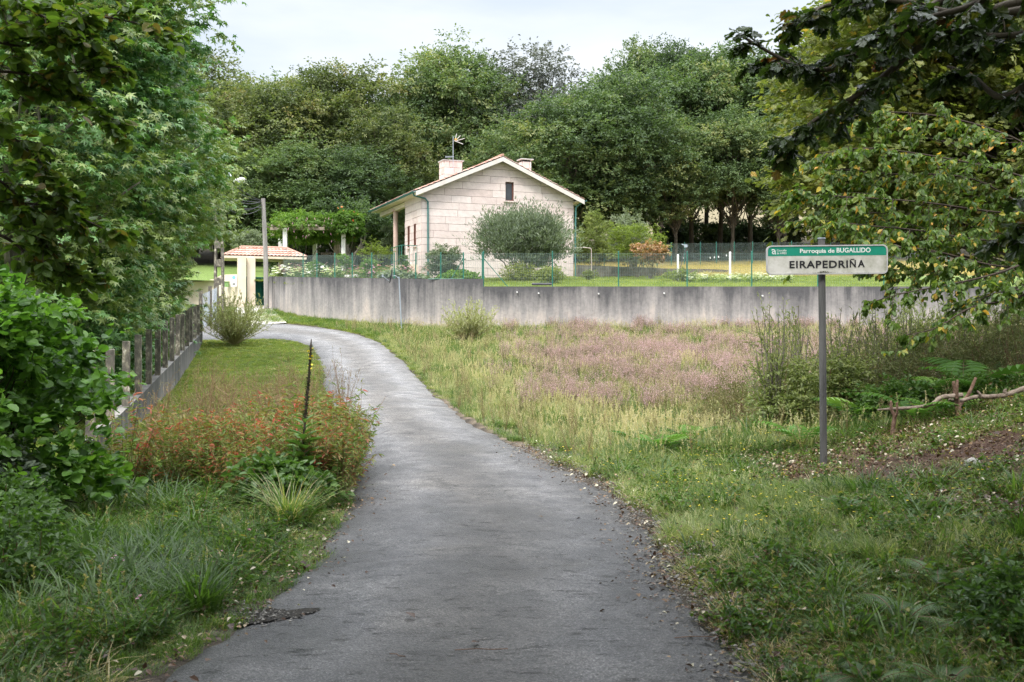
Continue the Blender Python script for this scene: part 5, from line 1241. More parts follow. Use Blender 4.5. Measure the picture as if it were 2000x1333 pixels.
# ---------------- pergola
pg = thing('pergola', 'garden pergola with white posts under green creepers', 'pergola', (0, 0, 0))
def vpost(px, yb, yt, Y, w, mat, name='post', parent=None, sink=.2):
    p = P(px, yb, Y); q = P(px, yt, Y); mb = MB(); zb_ = min(float(GZ(p[0], Y)), p[2])-sink; mb.box([p[0], Y, (zb_+q[2])/2], [w, w, q[2]-zb_]); return mb.build(name, mat, parent)
PGY = 66
for px, Y, mt in ((557, 64.5, 'white'), (671, 65, 'white'), (658, 68, 'bark_grey'), (548, 68.5, 'white'), (615, 68.5, 'white')):
    vpost(px, 505, 446, Y, .24 if mt == 'white' else .34, M[mt] if mt == 'white' else surf('pink_post', (.40, .30, .26), (.5, .4, .35), 3, .9), 'post', pg)
mb = MB()
for Y in (64.8, 68.4):
    a = P(528, 446, Y); b = P(700, 446, Y); z = P(600, 447, 64.8)[2]; mb.box([(a[0]+b[0])/2, Y, z], [b[0]-a[0], .12, .18])
for px in range(532, 700, 14): x = P(px, 446, 66.5)[0]; mb.box([x, 66.6, z+.15], [.08, 4.6, .10])
mb.build('beam', surf('beam_wood', (.25, .2, .16), (.4, .34, .28), 3, .9), pg)
# ---------------- small garden fixtures
t = thing('goal_frame', 'thin pinkish bent pole frame standing on the lawn right of the house', 'pole', (0, 0, 0))
a = P(1155, 528, 60); b = P(1155, 487, 60); c = P(1121, 485, 60.5); mb = MB(); mb.tube([a-[0, 0, .3], b, b+[-.05, 0, .05], (b+c)/2+[0, 0, .07], c], .022, 6); mb.build('tube', surf('pinkish_tube', (.5, .38, .35), (.6, .5, .46), 3, .6), t)
def garden_pole(px, yb, yt, Y, label):
    a = P(px, yb, Y); b = P(px, yt, Y); t = thing('white_pole', label, 'pole', (a[0], Y, a[2])); h = b[2]-a[2]
    mb = MB(); mb.tube([(0, 0, -.4), (0, 0, h)], .06, 8); mb.build('shaft', M['white'], t); mb = MB(); mb.tube([(0, 0, h), (0, 0, h+.05)], [.07, .03], 8); mb.build('cap', M['white'], t); return t, b
_, p1 = garden_pole(1324, 541, 499, 57, 'shorter white pole left of the laundry line on the garden lawn')
_, p2 = garden_pole(1426, 543, 494, 56.6, 'taller white pole at the right end of the laundry line')
mb = MB(); mb.tube([p1+[0, 0, -.1], (p1+p2)/2+[0, 0, -.25], p2+[0, 0, -.15]], .006, 4); ln = mb.build('laundry_line', M['cable']); tag(ln, 'thin line with a few pegs strung between the two white poles', 'line')
for f in (.1, .62, .7, .78, .93): mb = MB(); q = p1*(1-f)+p2*f+[0, 0, -.1-.5*f*(1-f)]; mb.box(q, [.05, .03, .09]); mb.build('peg', M['white'], ln)
t = thing('tripod', 'dark metal garden tripod beside the shorter white pole', 'tripod', P(1339, 541, 56.5))
for k, dx_ in enumerate(((-.42, 0), (.12, .2), (.05, -.25))):
    mb = MB(); mb.tube([(dx_[0], dx_[1], -.1), (0, 0, 1.55)], .02, 6); mb.build('leg', M['dark_metal'], t)
mb = MB(); mb.box((0, 0, 1.62), (.16, .12, .16)); mb.tube([(-.2, 0, 1.7), (.1, 0, 1.6)], .03, 6); mb.build('head', M['galv'], t)

# ---------------- place-name sign
sp = P(1609, 932, 11.67); sp[2] = float(GZ(sp[0], sp[1]))
sg = thing('place_name_sign', 'white and green place name sign reading EIRAPEDRIÑA on a ribbed grey post', 'sign', sp)
zt3 = CAMZ+(666.5-467)/F*11.67-sp[2]
mb = MB(); ns = 28; a = np.linspace(0, 2*np.pi, ns, endpoint=False); rr = .0385*(1-.07*(np.arange(ns) % 2)); V = []
for k, (z, dx) in enumerate(((-.3, 0), (zt3*.5, -.012), (zt3, -.026))): V.append(np.c_[rr*np.cos(a)+dx, rr*np.sin(a), np.full(ns, z)])
mb.add(np.vstack(V), [[[k*ns+i, k*ns+(i+1) % ns, (k+1)*ns+(i+1) % ns, (k+1)*ns+i] for k in range(2) for i in range(ns)], [list(range(2*ns, 3*ns))]])
M['post'] = surf('weathered_aluminium_post', (.06, .06, .06), (.14, .135, .13), 3, .7, .1, metallic=.0, squash=(4, 4, .5))
mb.build('post', M['post'], sg)
mb = MB(); mb.tube([(-.026, 0, zt3), (-.026, 0, zt3+.012)], .043, 20); mb.build('post_cap', M['galv'], sg)
ppm = F/11.62; cx = (1614-1000)/ppm-sp[0]; cz = CAMZ+(666.5-508)/ppm-sp[2]
pan = bpy.data.objects.new('sign_panel', None)
PW, PH = 236/ppm, 57/ppm
def rrect(w, h, r, n=6):
    out = []
    for (sx, sy, a0) in ((1, -1, -90), (1, 1, 0), (-1, 1, 90), (-1, -1, 180)):
        for k in range(n+1):
            an_ = math.radians(a0+90*k/n); out.append((sx*(w/2-r)+r*math.cos(an_), sy*(h/2-r)+r*math.sin(an_)))
    return out
def xz_prism(mb, poly, y0, y1, tint=.5):
    n = len(poly); V = [(p[0], y0, p[1]) for p in poly]+[(p[0], y1, p[1]) for p in poly]
    mb.add(V, [[[i, (i+1) % n, n+(i+1) % n, n+i] for i in range(n)], [list(range(n))], [list(range(n, 2*n))[::-1]]], tint)
YF = -.075     # front face of the panel, in front of the post
M['sign_grey'] = surf('aluminium_frame', (.35, .34, .34), (.55, .54, .53), 6, .5)
def sign_white():
    m, nt, bs, out = new_mat('sign_face'); lk = nt.links.new; tc = nnode(nt, 'ShaderNodeTexCoord')
    n1 = nnode(nt, 'ShaderNodeTexNoise'); n1.inputs['Scale'].default_value = 5; n1.inputs['Detail'].default_value = 8; n1.inputs['Roughness'].default_value = .7; lk(tc.outputs['Object'], n1.inputs['Vector'])
    r = ramp(nt, [(.28, (.22, .23, .16)), (.42, (.42, .41, .35)), (.6, (.58, .56, .52))]); lk(n1.outputs['Fac'], r.inputs['Fac'])
    v = nnode(nt, 'ShaderNodeTexVoronoi', feature='DISTANCE_TO_EDGE'); v.inputs['Scale'].default_value = 22
    n2 = nnode(nt, 'ShaderNodeTexNoise'); n2.inputs['Scale'].default_value = 9; lk(tc.outputs['Object'], n2.inputs['Vector'])
    mxv = nnode(nt, 'ShaderNodeMix', data_type='RGBA'); mxv.inputs['Factor'].default_value = .18; lk(tc.outputs['Object'], mxv.inputs['A']); lk(n2.outputs['Color'], mxv.inputs['B']); lk(mxv.outputs['Result'], v.inputs['Vector'])
    cr = ramp(nt, [(.0, (1, 1, 1)), (.03, (0, 0, 0))]); lk(v.outputs['Distance'], cr.inputs['Fac'])
    sx = nnode(nt, 'ShaderNodeSeparateXYZ'); lk(tc.outputs['Object'], sx.inputs[0]); lf_ = nnode(nt, 'ShaderNodeMapRange'); lk(sx.outputs['X'], lf_.inputs['Value']); lf_.inputs['From Min'].default_value = -.1; lf_.inputs['From Max'].default_value = -.6
    ml = nnode(nt, 'ShaderNodeMath', operation='MULTIPLY'); lk(cr.outputs['Color'], ml.inputs[0]); lk(lf_.outputs[0], ml.inputs[1])
    ml2 = nnode(nt, 'ShaderNodeMath', operation='MULTIPLY'); lk(ml.outputs[0], ml2.inputs[0]); ml2.inputs[1].default_value = .4
    mx = nnode(nt, 'ShaderNodeMix', data_type='RGBA'); lk(ml2.outputs[0], mx.inputs['Factor']); lk(r.outputs['Color'], mx.inputs['A']); mx.inputs['B'].default_value = (.72, .71, .68, 1)
    lk(mx.outputs['Result'], bs.inputs['Base Color']); bs.inputs['Roughness'].default_value = .55; return m
M['sign_white'] = sign_white()
M['sign_green'] = surf('sign_green', (.008, .20, .13), (.015, .26, .17), 4, .5)
M['sign_black'] = surf('sign_black', (.012, .012, .014), (.02, .02, .022), 4, .6)
M['sign_text'] = surf('sign_pale_lettering', (.62, .66, .62), (.75, .77, .74), 9, .6)
def shift(mb):
    tl = math.radians(.55); R = np.array([[math.cos(tl), 0, -math.sin(tl)], [0, 1, 0], [math.sin(tl), 0, math.cos(tl)]])
    mb.v = [v@R.T+np.array([cx, YF, cz]) for v in mb.v]; return mb
mb = MB(); xz_prism(mb, rrect(PW, PH, .055), 0, .03); fr_o = shift(mb).build('frame', M['sign_grey'], sg)
mb = MB(); xz_prism(mb, rrect(PW-.028, PH-.028, .045), -.003, .001); shift(mb).build('panel', M['sign_white'], sg)
# raised rim
mb = MB(); o1, i1 = rrect(PW, PH, .055), rrect(PW-.026, PH-.026, .043); n = len(o1)
V = [(p[0], .0005, p[1]) for p in o1]+[(p[0], -.010, p[1]) for p in o1]+[(p[0], -.010, p[1]) for p in i1]+[(p[0], -.001, p[1]) for p in i1]
mb.add(V, [[[k*n+i, k*n+(i+1) % n, (k+1)*n+(i+1) % n, (k+1)*n+i] for k in range(3) for i in range(n)]]); shift(mb).build('rim', M['sign_grey'], sg)
# green band: top part of the rounded panel
mb = MB(); bandz = PH/2-.014-.100
poly = clip_poly(rrect(PW-.030, PH-.030, .044), 0, -1, -bandz); xz_prism(mb, poly, -.0045, -.0032); bandp = shift(mb).build('green_band', M['sign_green'], sg)
def text(body, w, h, x, z, mat, name, bold=.0, parent=sg, spacing=1.0):
    cu = bpy.data.curves.new(name, 'FONT'); cu.body = body; cu.size = 1; cu.extrude = .0; cu.offset = bold; cu.space_character = spacing; cu.resolution_u = 4
    ob = bpy.data.objects.new(name, cu); COL.objects.link(ob); bpy.context.view_layer.update()
    dg = bpy.context.evaluated_depsgraph_get(); me = bpy.data.meshes.new_from_object(ob.evaluated_get(dg)); bpy.data.objects.remove(ob)
    co = np.zeros(len(me.vertices)*3); me.vertices.foreach_get('co', co); co = co.reshape(-1, 3)
    mn, mx = co.min(0), co.max(0); s = (co[:, :2]-mn[:2])/(mx[:2]-mn[:2])
    nc = np.c_[(s[:, 0]-.5)*w+x, np.full(len(co), -.0062), (s[:, 1]-.5)*h+z]
    tl = math.radians(.55); R = np.array([[math.cos(tl), 0, -math.sin(tl)], [0, 1, 0], [math.sin(tl), 0, math.cos(tl)]])
    nc = nc@R.T+np.array([cx, YF, cz]); me.vertices.foreach_set('co', nc.astype(np.float32).ravel()); me.materials.clear(); me.materials.append(mat)
    o = bpy.data.objects.new(name, me); COL.objects.link(o); o.parent = parent; return o
k_ = PW/1755.0       # zoom px (plate 1755 wide) -> m ; plate centre at (997,352) in that zoom
def zx(px): return (px-997)*k_
def zz_(py): return (352-py)*k_
text('EIRAPEDRI', (1298-450)*k_, 108*k_, zx(874), zz_(419), M['sign_black'], 'name_lettering', .028, spacing=1.12)
text('N', (1412-1322)*k_, 106*k_, zx(1367), zz_(414), M['sign_black'], 'name_lettering', .028)
text('A', (1540-1440)*k_, 104*k_, zx(1490), zz_(413), M['sign_black'], 'name_lettering', .028)
mb = MB(); xz_prism(mb, [(zx(1335), zz_(354)), (zx(1392), zz_(354)), (zx(1392), zz_(345)), (zx(1335), zz_(345))], -.0070, -.0035); shift(mb).build('name_lettering', M['sign_black'], sg)
text('Parroquia de', (1105-603)*k_, 80*k_, zx(854), zz_(232), M['sign_text'], 'band_lettering', .022)
text('BUGALLIDO', (1628-1135)*k_, 70*k_, zx(1381), zz_(217), M['sign_text'], 'band_lettering', .022)
text('Concello', 140*k_, 30*k_, zx(338), zz_(212), M['sign_text'], 'band_lettering', .01)
text('de AMES', 140*k_, 30*k_, zx(338), zz_(252), M['sign_text'], 'band_lettering', .01)
# spiral emblem
mb = MB(); pts = []
def ribbon(mb, ctr, w):
    ctr = np.array(ctr, float); tg = np.gradient(ctr, axis=0); tg /= np.linalg.norm(tg, axis=1, keepdims=True); nm = np.c_[-tg[:, 1], tg[:, 0]]; w = np.broadcast_to(w, (len(ctr),))[:, None]/2
    a = ctr+nm*w; b = ctr-nm*w; n = len(ctr); V = [(p[0], -.0062, p[1]) for p in a]+[(p[0], -.0062, p[1]) for p in b]; mb.add(V, [[[i, i+1, n+i+1, n+i] for i in range(n-1)]])
th = np.linspace(math.radians(0), math.radians(330), 24)
c0 = (zx(220), zz_(246))
ribbon(mb, [(c0[0]+math.cos(a)*22*k_*(1-.35*i/23), c0[1]+math.sin(a)*20*k_*(1-.35*i/23)) for i, a in enumerate(th)], 12*k_)
ribbon(mb, [(zx(192), zz_(206)), (zx(215), zz_(199)), (zx(235), zz_(205)), (zx(245), zz_(225)), (zx(245), zz_(250)), (zx(246), zz_(270))], 14*k_)
shift(mb).build('emblem', M['sign_text'], sg)
# moss along the lower edge
mb = MB(); rm = np.random.default_rng(2); n = 260; xm = np.concatenate([rm.normal(zx(950), .045, 190), rm.uniform(zx(640), zx(1600), 70)]); xm = np.clip(xm, zx(480), zx(1650)); hm = .022*np.exp(-((xm-zx(950))/.06)**2)
p = np.c_[xm, -.008-.004*rm.random(n), -PH/2+.014+rm.random(n)*hm]; put_leaves(mb, 'diamond', p, unit(rm, n)+[0, -.3, .5], unit(rm, n), .007, rm.random(n)); shift(mb); mo_ = mb.build('moss', leafmat('moss', [(0, (.02, .02, .012)), (.6, (.06, .055, .02)), (1, (.12, .13, .03))], transl=0, rough=.9), sg); tag(mo_, kind='stuff')

# ---------------- rustic branch rail
def wood(name, label, cat, segs, mat, group=None, loc=None):
    t = segs[0][0][0]; t = np.array(t, float); mb = MB(); th_ = None
    for pts, r in segs:
        c = catmull(np.array(pts, float), 5); rr = np.interp(np.linspace(0, 1, len(c)), np.linspace(0, 1, len(r)), r); rr = rr*(1+.10*np.sin(np.arange(len(c))*2.1)); mb.tube(c-t, rr, 9)
    o = mb.build(name, mat, smooth=True); o.location = tuple(t); return tag(o, label, cat, group)
YB = 13.0
def B(px, py, dy=0): return P(px, py, YB+dy)
b0 = B(1742, 872); b0[2] = min(b0[2], gz(b0[0], YB)+.0)-.1
wood('forked_stake', 'thin forked stake under the left end of the weathered branch rail', 'stake', [([b0, B(1744, 838), B(1747, 815), B(1741, 800), B(1740, 783)], [.030, .026, .024, .018, .014]), ([B(1747, 818), B(1752, 805, -.05), B(1752, 786, -.06)], [.02, .015, .012])], M['stake'])
b1 = B(1873, 858); b1[2] = min(b1[2], gz(b1[0], YB)+.0)-.1
wood('forked_stake', 'thick forked stake where the two weathered branch rails meet', 'stake', [([b1, B(1872, 830), B(1871, 795), B(1866, 770), B(1862, 745)], [.042, .036, .036, .026, .018]), ([B(1871, 795), B(1882, 783, .1), B(1893, 768, .1), B(1906, 738, .1)], [.03, .022, .022, .018]), ([B(1869, 780, -.05), B(1869, 760, -.08), B(1870, 742, -.08)], [.02, .018, .014])], M['stake'])
wood('branch_rail', 'shorter weathered branch laid from the thin stake to the thick forked stake', 'branch', [([B(1714, 801, -.02), B(1745, 799, .03), B(1790, 796), B(1820, 790), B(1838, 777), B(1862, 774, -.02), B(1879, 772)], [.010, .019, .021, .024, .029, .029, .031])], M['deadwood'])
wood('branch_rail', 'longer weathered branch with knots running off to the right from the thick stake', 'branch', [([B(1853, 780, .07), B(1872, 784, .07), B(1905, 776, .08), B(1935, 775, .05), B(1965, 772), B(2000, 760), B(2060, 748), B(2140, 735)], [.018, .021, .025, .028, .030, .032, .036, .039]), ([B(1918, 776, .05), B(1912, 768, .03), B(1909, 764, .02)], [.022, .016, .008]), ([B(1965, 770), B(1962, 764), B(1966, 761)], [.03, .02, .012])], M['deadwood'])
# ================================================================== trees and plants
def copyset(proto_objs): pass
# ---------------- forest behind
tr = np.random.default_rng(21)
protos = []
def forest_proto(seed, kind, leafm, H_=17, R_=5.2, cb=3.2, ncl=150, cr=1.5, ns=22, nl=12, sz=.28, tr_=.28, tmu=.42, wood_=None, **kw):
    r = np.random.default_rng(seed)
    W, Lf = make_tree(r, H_, R_, cb, ncl, cr, ns, nl, 'diamond', sz, tr_, tint_mu=tmu, tint_sd=.22, spray=.6, flat=.55, clump_tint=.17, upbias=.6, **kw)
    t = thing('oak_tree', 'x', 'tree', (0, 0, -50)); 
    W.build('trunk', wood_ or M['bark'], t, smooth=True); Lf.build('crown', leafm, t); return t
FP = {
 'a': forest_proto(1, 'oak', M['oak_far'], cb=2.0), 'b': forest_proto(2, 'oak', M['oak_far'], ncl=160, R_=5.6, tmu=.5), 'c': forest_proto(3, 'oak', M['oak_olive'], R_=5.8, cb=1.2, ncl=170),
 'd': forest_proto(4, 'oak', M['oak_olive'], R_=5.2, cb=1.6, ncl=150, tmu=.5), 's': forest_proto(5, 'pop', M['silver'], R_=5.4, cb=3, ncl=170, sz=.24, tmu=.5),
 'h': forest_proto(6, 'oak', M['oak_far'], R_=4.8, cb=5.8, ncl=135, tmu=.38, tr_=.24), 'i': forest_proto(7, 'oak', M['oak_far'], R_=4.6, cb=5.2, ncl=130, cr=1.55, tmu=.44, tr_=.22),
}
used = set()
def ftree(px, topy, Y, k, label, sx=1.0, group='oaks of the wood behind the house'):
    x = (px-1000)/F*Y; z = gz(x, Y); top = CAMZ+(666.5-topy)/F*Y; s = (top-z)/17.0
    nm = 'poplar_tree' if k == 's' else 'oak_tree'
    sxy = s**.5*sx
    if k in used: o = dup(FP[k], (x, Y, z-.1), tr.random()*6.28, (sxy, sxy, s), label, group)
    else:
        used.add(k); o = FP[k]; o.location = (x, Y, z-.1); o.rotation_euler = (0, 0, tr.random()*6.28); o.scale = (sxy, sxy, s); o['label'] = label; o['group'] = group
    o.name = nm
FT = [
 (330, 135, 84, 'c', 'olive green oak whose crown shows right beside the big sweetgum', 1.0),
 (425, 112, 88, 'c', 'tall olive-topped oak left of the dip above the utility pole', 1.0),
 (520, 165, 84, 'd', 'shorter olive oak directly above the leaning wooden pole', 1.0),
 (600, 138, 88, 'c', 'broad brownish-topped oak above the pergola', 1.0),
 (690, 132, 90, 'd', 'rounded oak with twiggy top left of the gap in the skyline', 1.0),
 (745, 205, 84, 'd', 'low oak filling the dip in the skyline left of the antenna', .85),
 (480, 300, 80, 'a', 'lower green oak behind the street lamp', .9),
 (580, 270, 79, 'a', 'lower green oak directly behind the creeper pergola', 1.0),
 (690, 290, 80, 'b', 'lower green oak between the pergola and the house roof', .95),
 (815, 150, 90, 'a', 'dark green oak rising left of the antenna', .85),
 (880, 85, 92, 'a', 'tallest bright green oak standing above the antenna', 1.0),
 (945, 118, 94, 'b', 'green oak just left of the silver-leaved poplar', .8),
 (1050, 108, 96, 's', 'silver-grey leaved poplar above the house ridge', 1.15),
 (1000, 235, 84, 'b', 'pale green oak rising directly behind the roof ridge', .8),
 (1110, 190, 82, 'b', 'bright green rounded oak right of the roof apex', 1.0),
 (1165, 165, 92, 'a', 'dark oak in the dip right of the silver poplar', .9),
 (1200, 150, 84, 'b', 'broad green oak above the right end of the house roof', 1.0),
 (1245, 92, 104, 'i', 'distant bluish oak top poking above the wood right of the house', .7),
 (1290, 86, 104, 'h', 'highest distant oak top of the right half of the wood', .8),
 (1285, 145, 90, 'h', 'oak with bare dark trunk behind the red-leaved maple', 1.0),
 (1350, 125, 92, 'i', 'pale-topped oak with slim trunk behind the shorter white pole', 1.0),
 (1405, 105, 94, 'h', 'oak with grey trunk behind the middle of the far fence', 1.0),
 (1465, 112, 92, 'i', 'oak with straight trunk behind the taller white pole', 1.0),
 (1530, 118, 92, 'h', 'oak with light trunk left of the sign post top', 1.0),
 (1600, 100, 94, 'i', 'oak partly hidden behind the yellowing branches above the sign', 1.05),
 (1690, 118, 92, 'h', 'oak mostly hidden behind the branches right of the sign', 1.05),
 (1320, 230, 84, 'i', 'shorter oak in front of the trunks, above the red maple', .85),
 (1430, 220, 86, 'h', 'shorter oak at the wood edge left of the sign', .85),
 (1520, 240, 85, 'i', 'shorter oak at the wood edge just left of the sign panel', .85),
]
for a in FT: ftree(*a)
GRP = 'oaks deeper in the wood'
for px, ty, Y, k in ((380, 150, 100, 'b'), (470, 160, 102, 'a'), (560, 160, 103, 'b'), (650, 160, 104, 'c'), (790, 190, 106, 'b'), (1230, 140, 108, 'a'), (1320, 120, 110, 'h'), (1380, 120, 108, 'i'), (1440, 125, 112, 'h'), (1500, 125, 108, 'i'), (1560, 120, 112, 'h'), (1640, 120, 108, 'i'), (1780, 120, 100, 'h'), (1900, 120, 98, 'i'), (2020, 120, 98, 'h'), (240, 140, 90, 'a'), (140, 140, 90, 'b')):
    ftree(px, ty, Y, k, 'oak standing deeper in the wood behind the front row', 1.05, GRP)
for k, o in list(FP.items()):
    if k not in used:
        for c in list(o.children): bpy.data.objects.remove(c)
        bpy.data.objects.remove(o)

# ---------------- generic bushes
def bush(name, label, cat, px0, px1, pyt, pyb, Y, leafm, proto='oval', size=.06, ncl=30, nsub=12, nl=10, rdepth=None, stems=6, woodm=None, seed=None, tmu=.45, upright=0.0, autumn=0, crf=.28, group=None, base_cut=.0, spray=.5, flatc=.85, droop=.1):
    r = np.random.default_rng(seed or int(px0*7+Y)); W_, L_ = MB(), MB()
    cx_ = (px0+px1)/2; p = P(cx_, pyb, Y); gz_ = gz(p[0], Y); h = P(cx_, pyt, Y)[2]-gz_; w = (px1-px0)/F*Y/2; dpt = rdepth or w
    cs = []
    for i in range(ncl):
        d = unit(r, 1)[0]; u = .35+.65*r.random()**.5; cs.append([d[0]*w*u*.86, d[1]*dpt*u*.86, h*base_cut+(h*(1-base_cut))*(.5+.5*d[2]*u*.9)*.97])
    cs = np.array(cs); rad = min(w, h)*crf*(.7+.6*r.random(ncl))
    for c in cs[:stems+6]:
        limb(W_, r, [r.normal(0, w*.05), r.normal(0, w*.05), -.1], c, max(.012, w*.02), .006, 5, .07, 4)
    clump_foliage(L_, r, cs, rad, nsub, nl, proto, size, tint_mu=tmu, tint_sd=.22, spray=spray, flat=flatc, droop=droop-upright, autumn=autumn, shell=.4)
    t = thing(name, label, cat, (p[0], Y, gz_), 0, group); W_.build('stem', woodm or M['bark_grey'], t); L_.build('foliage', leafm, t); return t
bush('round_shrub', 'large round grey-green fruit tree in front of the gable wall', 'shrub', 915, 1122, 420, 545, 56, M['grey_shrub'], 'lance', .17, 110, 20, 13, upright=.8, base_cut=.10, crf=.27, spray=.85)
bush('round_shrub', 'smaller round grey-green bush at the left foot of the gable wall', 'shrub', 832, 906, 479, 545, 56.5, M['grey_shrub'], 'lance', .14, 50, 16, 13, upright=.2, crf=.3)
bush('box_hedge', 'clipped yellow-green box hedge behind the wire fence, right block', 'hedge', 1040, 1106, 524, 562, 51.5, M['box'], 'round', .035, 60, 14, 12, rdepth=.8, crf=.3, stems=2, tmu=.5)
bush('box_hedge', 'clipped yellow-green box hedge behind the wire fence, lower left block', 'hedge', 970, 1062, 516, 552, 54.0, M['box'], 'round', .035, 60, 14, 12, rdepth=.8, crf=.3, stems=2, tmu=.65)
bush('box_hedge', 'small clipped ball hedge on the lawn right of the house', 'hedge', 1134, 1168, 528, 548, 56, M['box'], 'round', .035, 26, 12, 10, crf=.35, stems=2)
bush('garden_shrub', 'tall feathery green shrub right against the house corner', 'shrub', 1118, 1205, 408, 535, 68, M['sapling'], 'lance', .2, 50, 14, 10, tmu=.5, upright=.3)
bush('garden_shrub', 'grey-green willow-like shrub behind the yellowing garden tree', 'shrub', 1185, 1275, 408, 530, 70, M['grey_shrub'], 'lance', .2, 50, 14, 10, tmu=.7, upright=.3)
bush('peach_tree', 'small yellow-green garden tree left of the red maple', 'tree', 1188, 1300, 436, 540, 62, M['lime'], 'lance', .16, 46, 12, 10, tmu=.2, base_cut=.35)
bush('maple_tree', 'small red and pale-leaved maple behind the wire fence', 'tree', 1228, 1312, 470, 545, 59.5, M['maple_red'], 'round', .10, 30, 12, 9, tmu=.55, base_cut=.4)
bush('olive_tree', 'grey olive tree behind the gate shelter roof', 'tree', 455, 522, 448, 525, 70, M['grey_shrub'], 'lance', .16, 44, 14, 11, tmu=.75, base_cut=.3)
bush('garden_shrub', 'upright grey bush behind the porch column', 'shrub', 738, 800, 430, 525, 69, M['grey_shrub'], 'lance', .18, 36, 14, 10, tmu=.4, upright=.5)
bush('garden_shrub', 'yellowish loose bush between the pergola and the porch column', 'shrub', 690, 772, 466, 540, 60, M['lime'], 'lance', .12, 30, 10, 9, tmu=.2)
bush('garden_shrub', 'round green bush below the porch steps', 'shrub', 772, 800, 495, 545, 57, M['bright'], 'oval', .08, 24, 12, 9, tmu=.25)
bush('garden_shrub', 'low green bush by the curved fence right of the sundial stone', 'shrub', 700, 745, 505, 546, 54, M['bright'], 'oval', .08, 22, 12, 9, tmu=.45)
bush('garden_shrub', 'low green bush in the white flower bed', 'shrub', 600, 640, 505, 545, 57, M['bright'], 'oval', .08, 22, 12, 9, tmu=.4)
bush('garden_shrub', 'clipped dark green ball behind the leaning pole', 'shrub', 510, 545, 478, 525, 68, M['oak_far'], 'oval', .09, 26, 12, 9, tmu=.3)
bush('garden_shrub', 'green bush climbing the pink pergola post', 'shrub', 650, 690, 490, 540, 58, M['bright'], 'oval', .08, 22, 12, 9, tmu=.5)
bush('garden_plant', 'row of low leafy vegetables at the foot of the gable wall', 'plants', 850, 960, 530, 556, 50, M['bright'], 'oval', .12, 44, 10, 8, rdepth=1.5, tmu=.4, crf=.25)
bush('garden_plant', 'bluish cabbage leaves beside the house steps', 'plants', 735, 835, 530, 552, 50, M['grey_shrub'], 'wide', .16, 30, 10, 7, rdepth=1.0, tmu=.6, crf=.25)
bush('garden_plant', 'leafy plants under the big fruit tree', 'plants', 980, 1110, 505, 535, 58, M['bright'], 'oval', .10, 30, 10, 8, rdepth=1.0, tmu=.6, crf=.3)
bush('garden_plant', 'bushy plants at the left edge of the dry field', 'plants', 1285, 1375, 528, 550, 55, M['sapling'], 'oval', .08, 34, 10, 8, rdepth=1.0, tmu=.5, crf=.3)
bush('creeper', 'pale green flowering creeper draped over the left part of the pergola', 'creeper', 524, 655, 418, 482, 66.5, M['bright'], 'lance', .22, 120, 16, 12, rdepth=2.4, tmu=.5, droop=.5, stems=0, base_cut=.52, crf=.26)
bush('creeper', 'bright green trumpet creeper with orange flowers on the right part of the pergola', 'creeper', 635, 712, 408, 490, 66.0, M['bright'], 'lance', .21, 110, 16, 12, rdepth=2.2, tmu=.28, droop=.4, stems=0, base_cut=.48, crf=.25)
# flowers on creepers and beds
def fl_scatter(name, x0, x1, y0, y1, n, protos, label, s=1.0):
    px = RNG.uniform(x0, x1, n); Y = RNG.uniform(y0, y1, n); x = (px-1000)/F*Y
    scatter(name, x, Y, GZ(x, Y), s*(.7+.6*RNG.random(n)), protos, label, 'flowers')
fl_scatter('white_flowers', 1338, 1545, 53.5, 57, 150, T_WHITE+T_HERB[:2], 'band of white flowers between the garden lawn and dry field', 1.0)
fl_scatter('white_flowers', 545, 665, 55.5, 62, 240, T_WHITE[:1]+T_HERB+T_PINK[:1], 'white and pink flowers behind the curved wall near the gate', 1.7)
fl_scatter('mixed_flowers', 680, 835, 50, 58, 240, T_HERB+T_PINK+T_HERB[:2], 'mixed bed of pink flowers and greenery in front of the house steps', 1.8)
mb = MB(); n = 22; pp = np.array([P(RNG.uniform(650, 712), RNG.uniform(405, 470), 64.2+RNG.random()*3) for _ in range(n)]); put_leaves(mb, 'wide', pp, unit(RNG, n), unit(RNG, n), .16, RNG.random(n)); cr_ = [o for o in bpy.data.objects if o.name.startswith('creeper')]
def reparent(o, parent): o.parent = parent; o.location = tuple(-np.array(parent.location))
reparent(mb.build('flower', M['orange_fl']), cr_[1]); tag(bpy.data.objects['flower'], kind='stuff')
mb = MB(); n = 26; pp = np.array([P(RNG.uniform(560, 650), RNG.uniform(420, 470), 63.6+RNG.random()) for _ in range(n)]); put_leaves(mb, 'lance', pp, np.tile([0, 0, -1.0], (n, 1))+.4*unit(RNG, n), unit(RNG, n), .16, RNG.random(n)); reparent(mb.build('flower_tassel', M['pink_fl']), cr_[0])
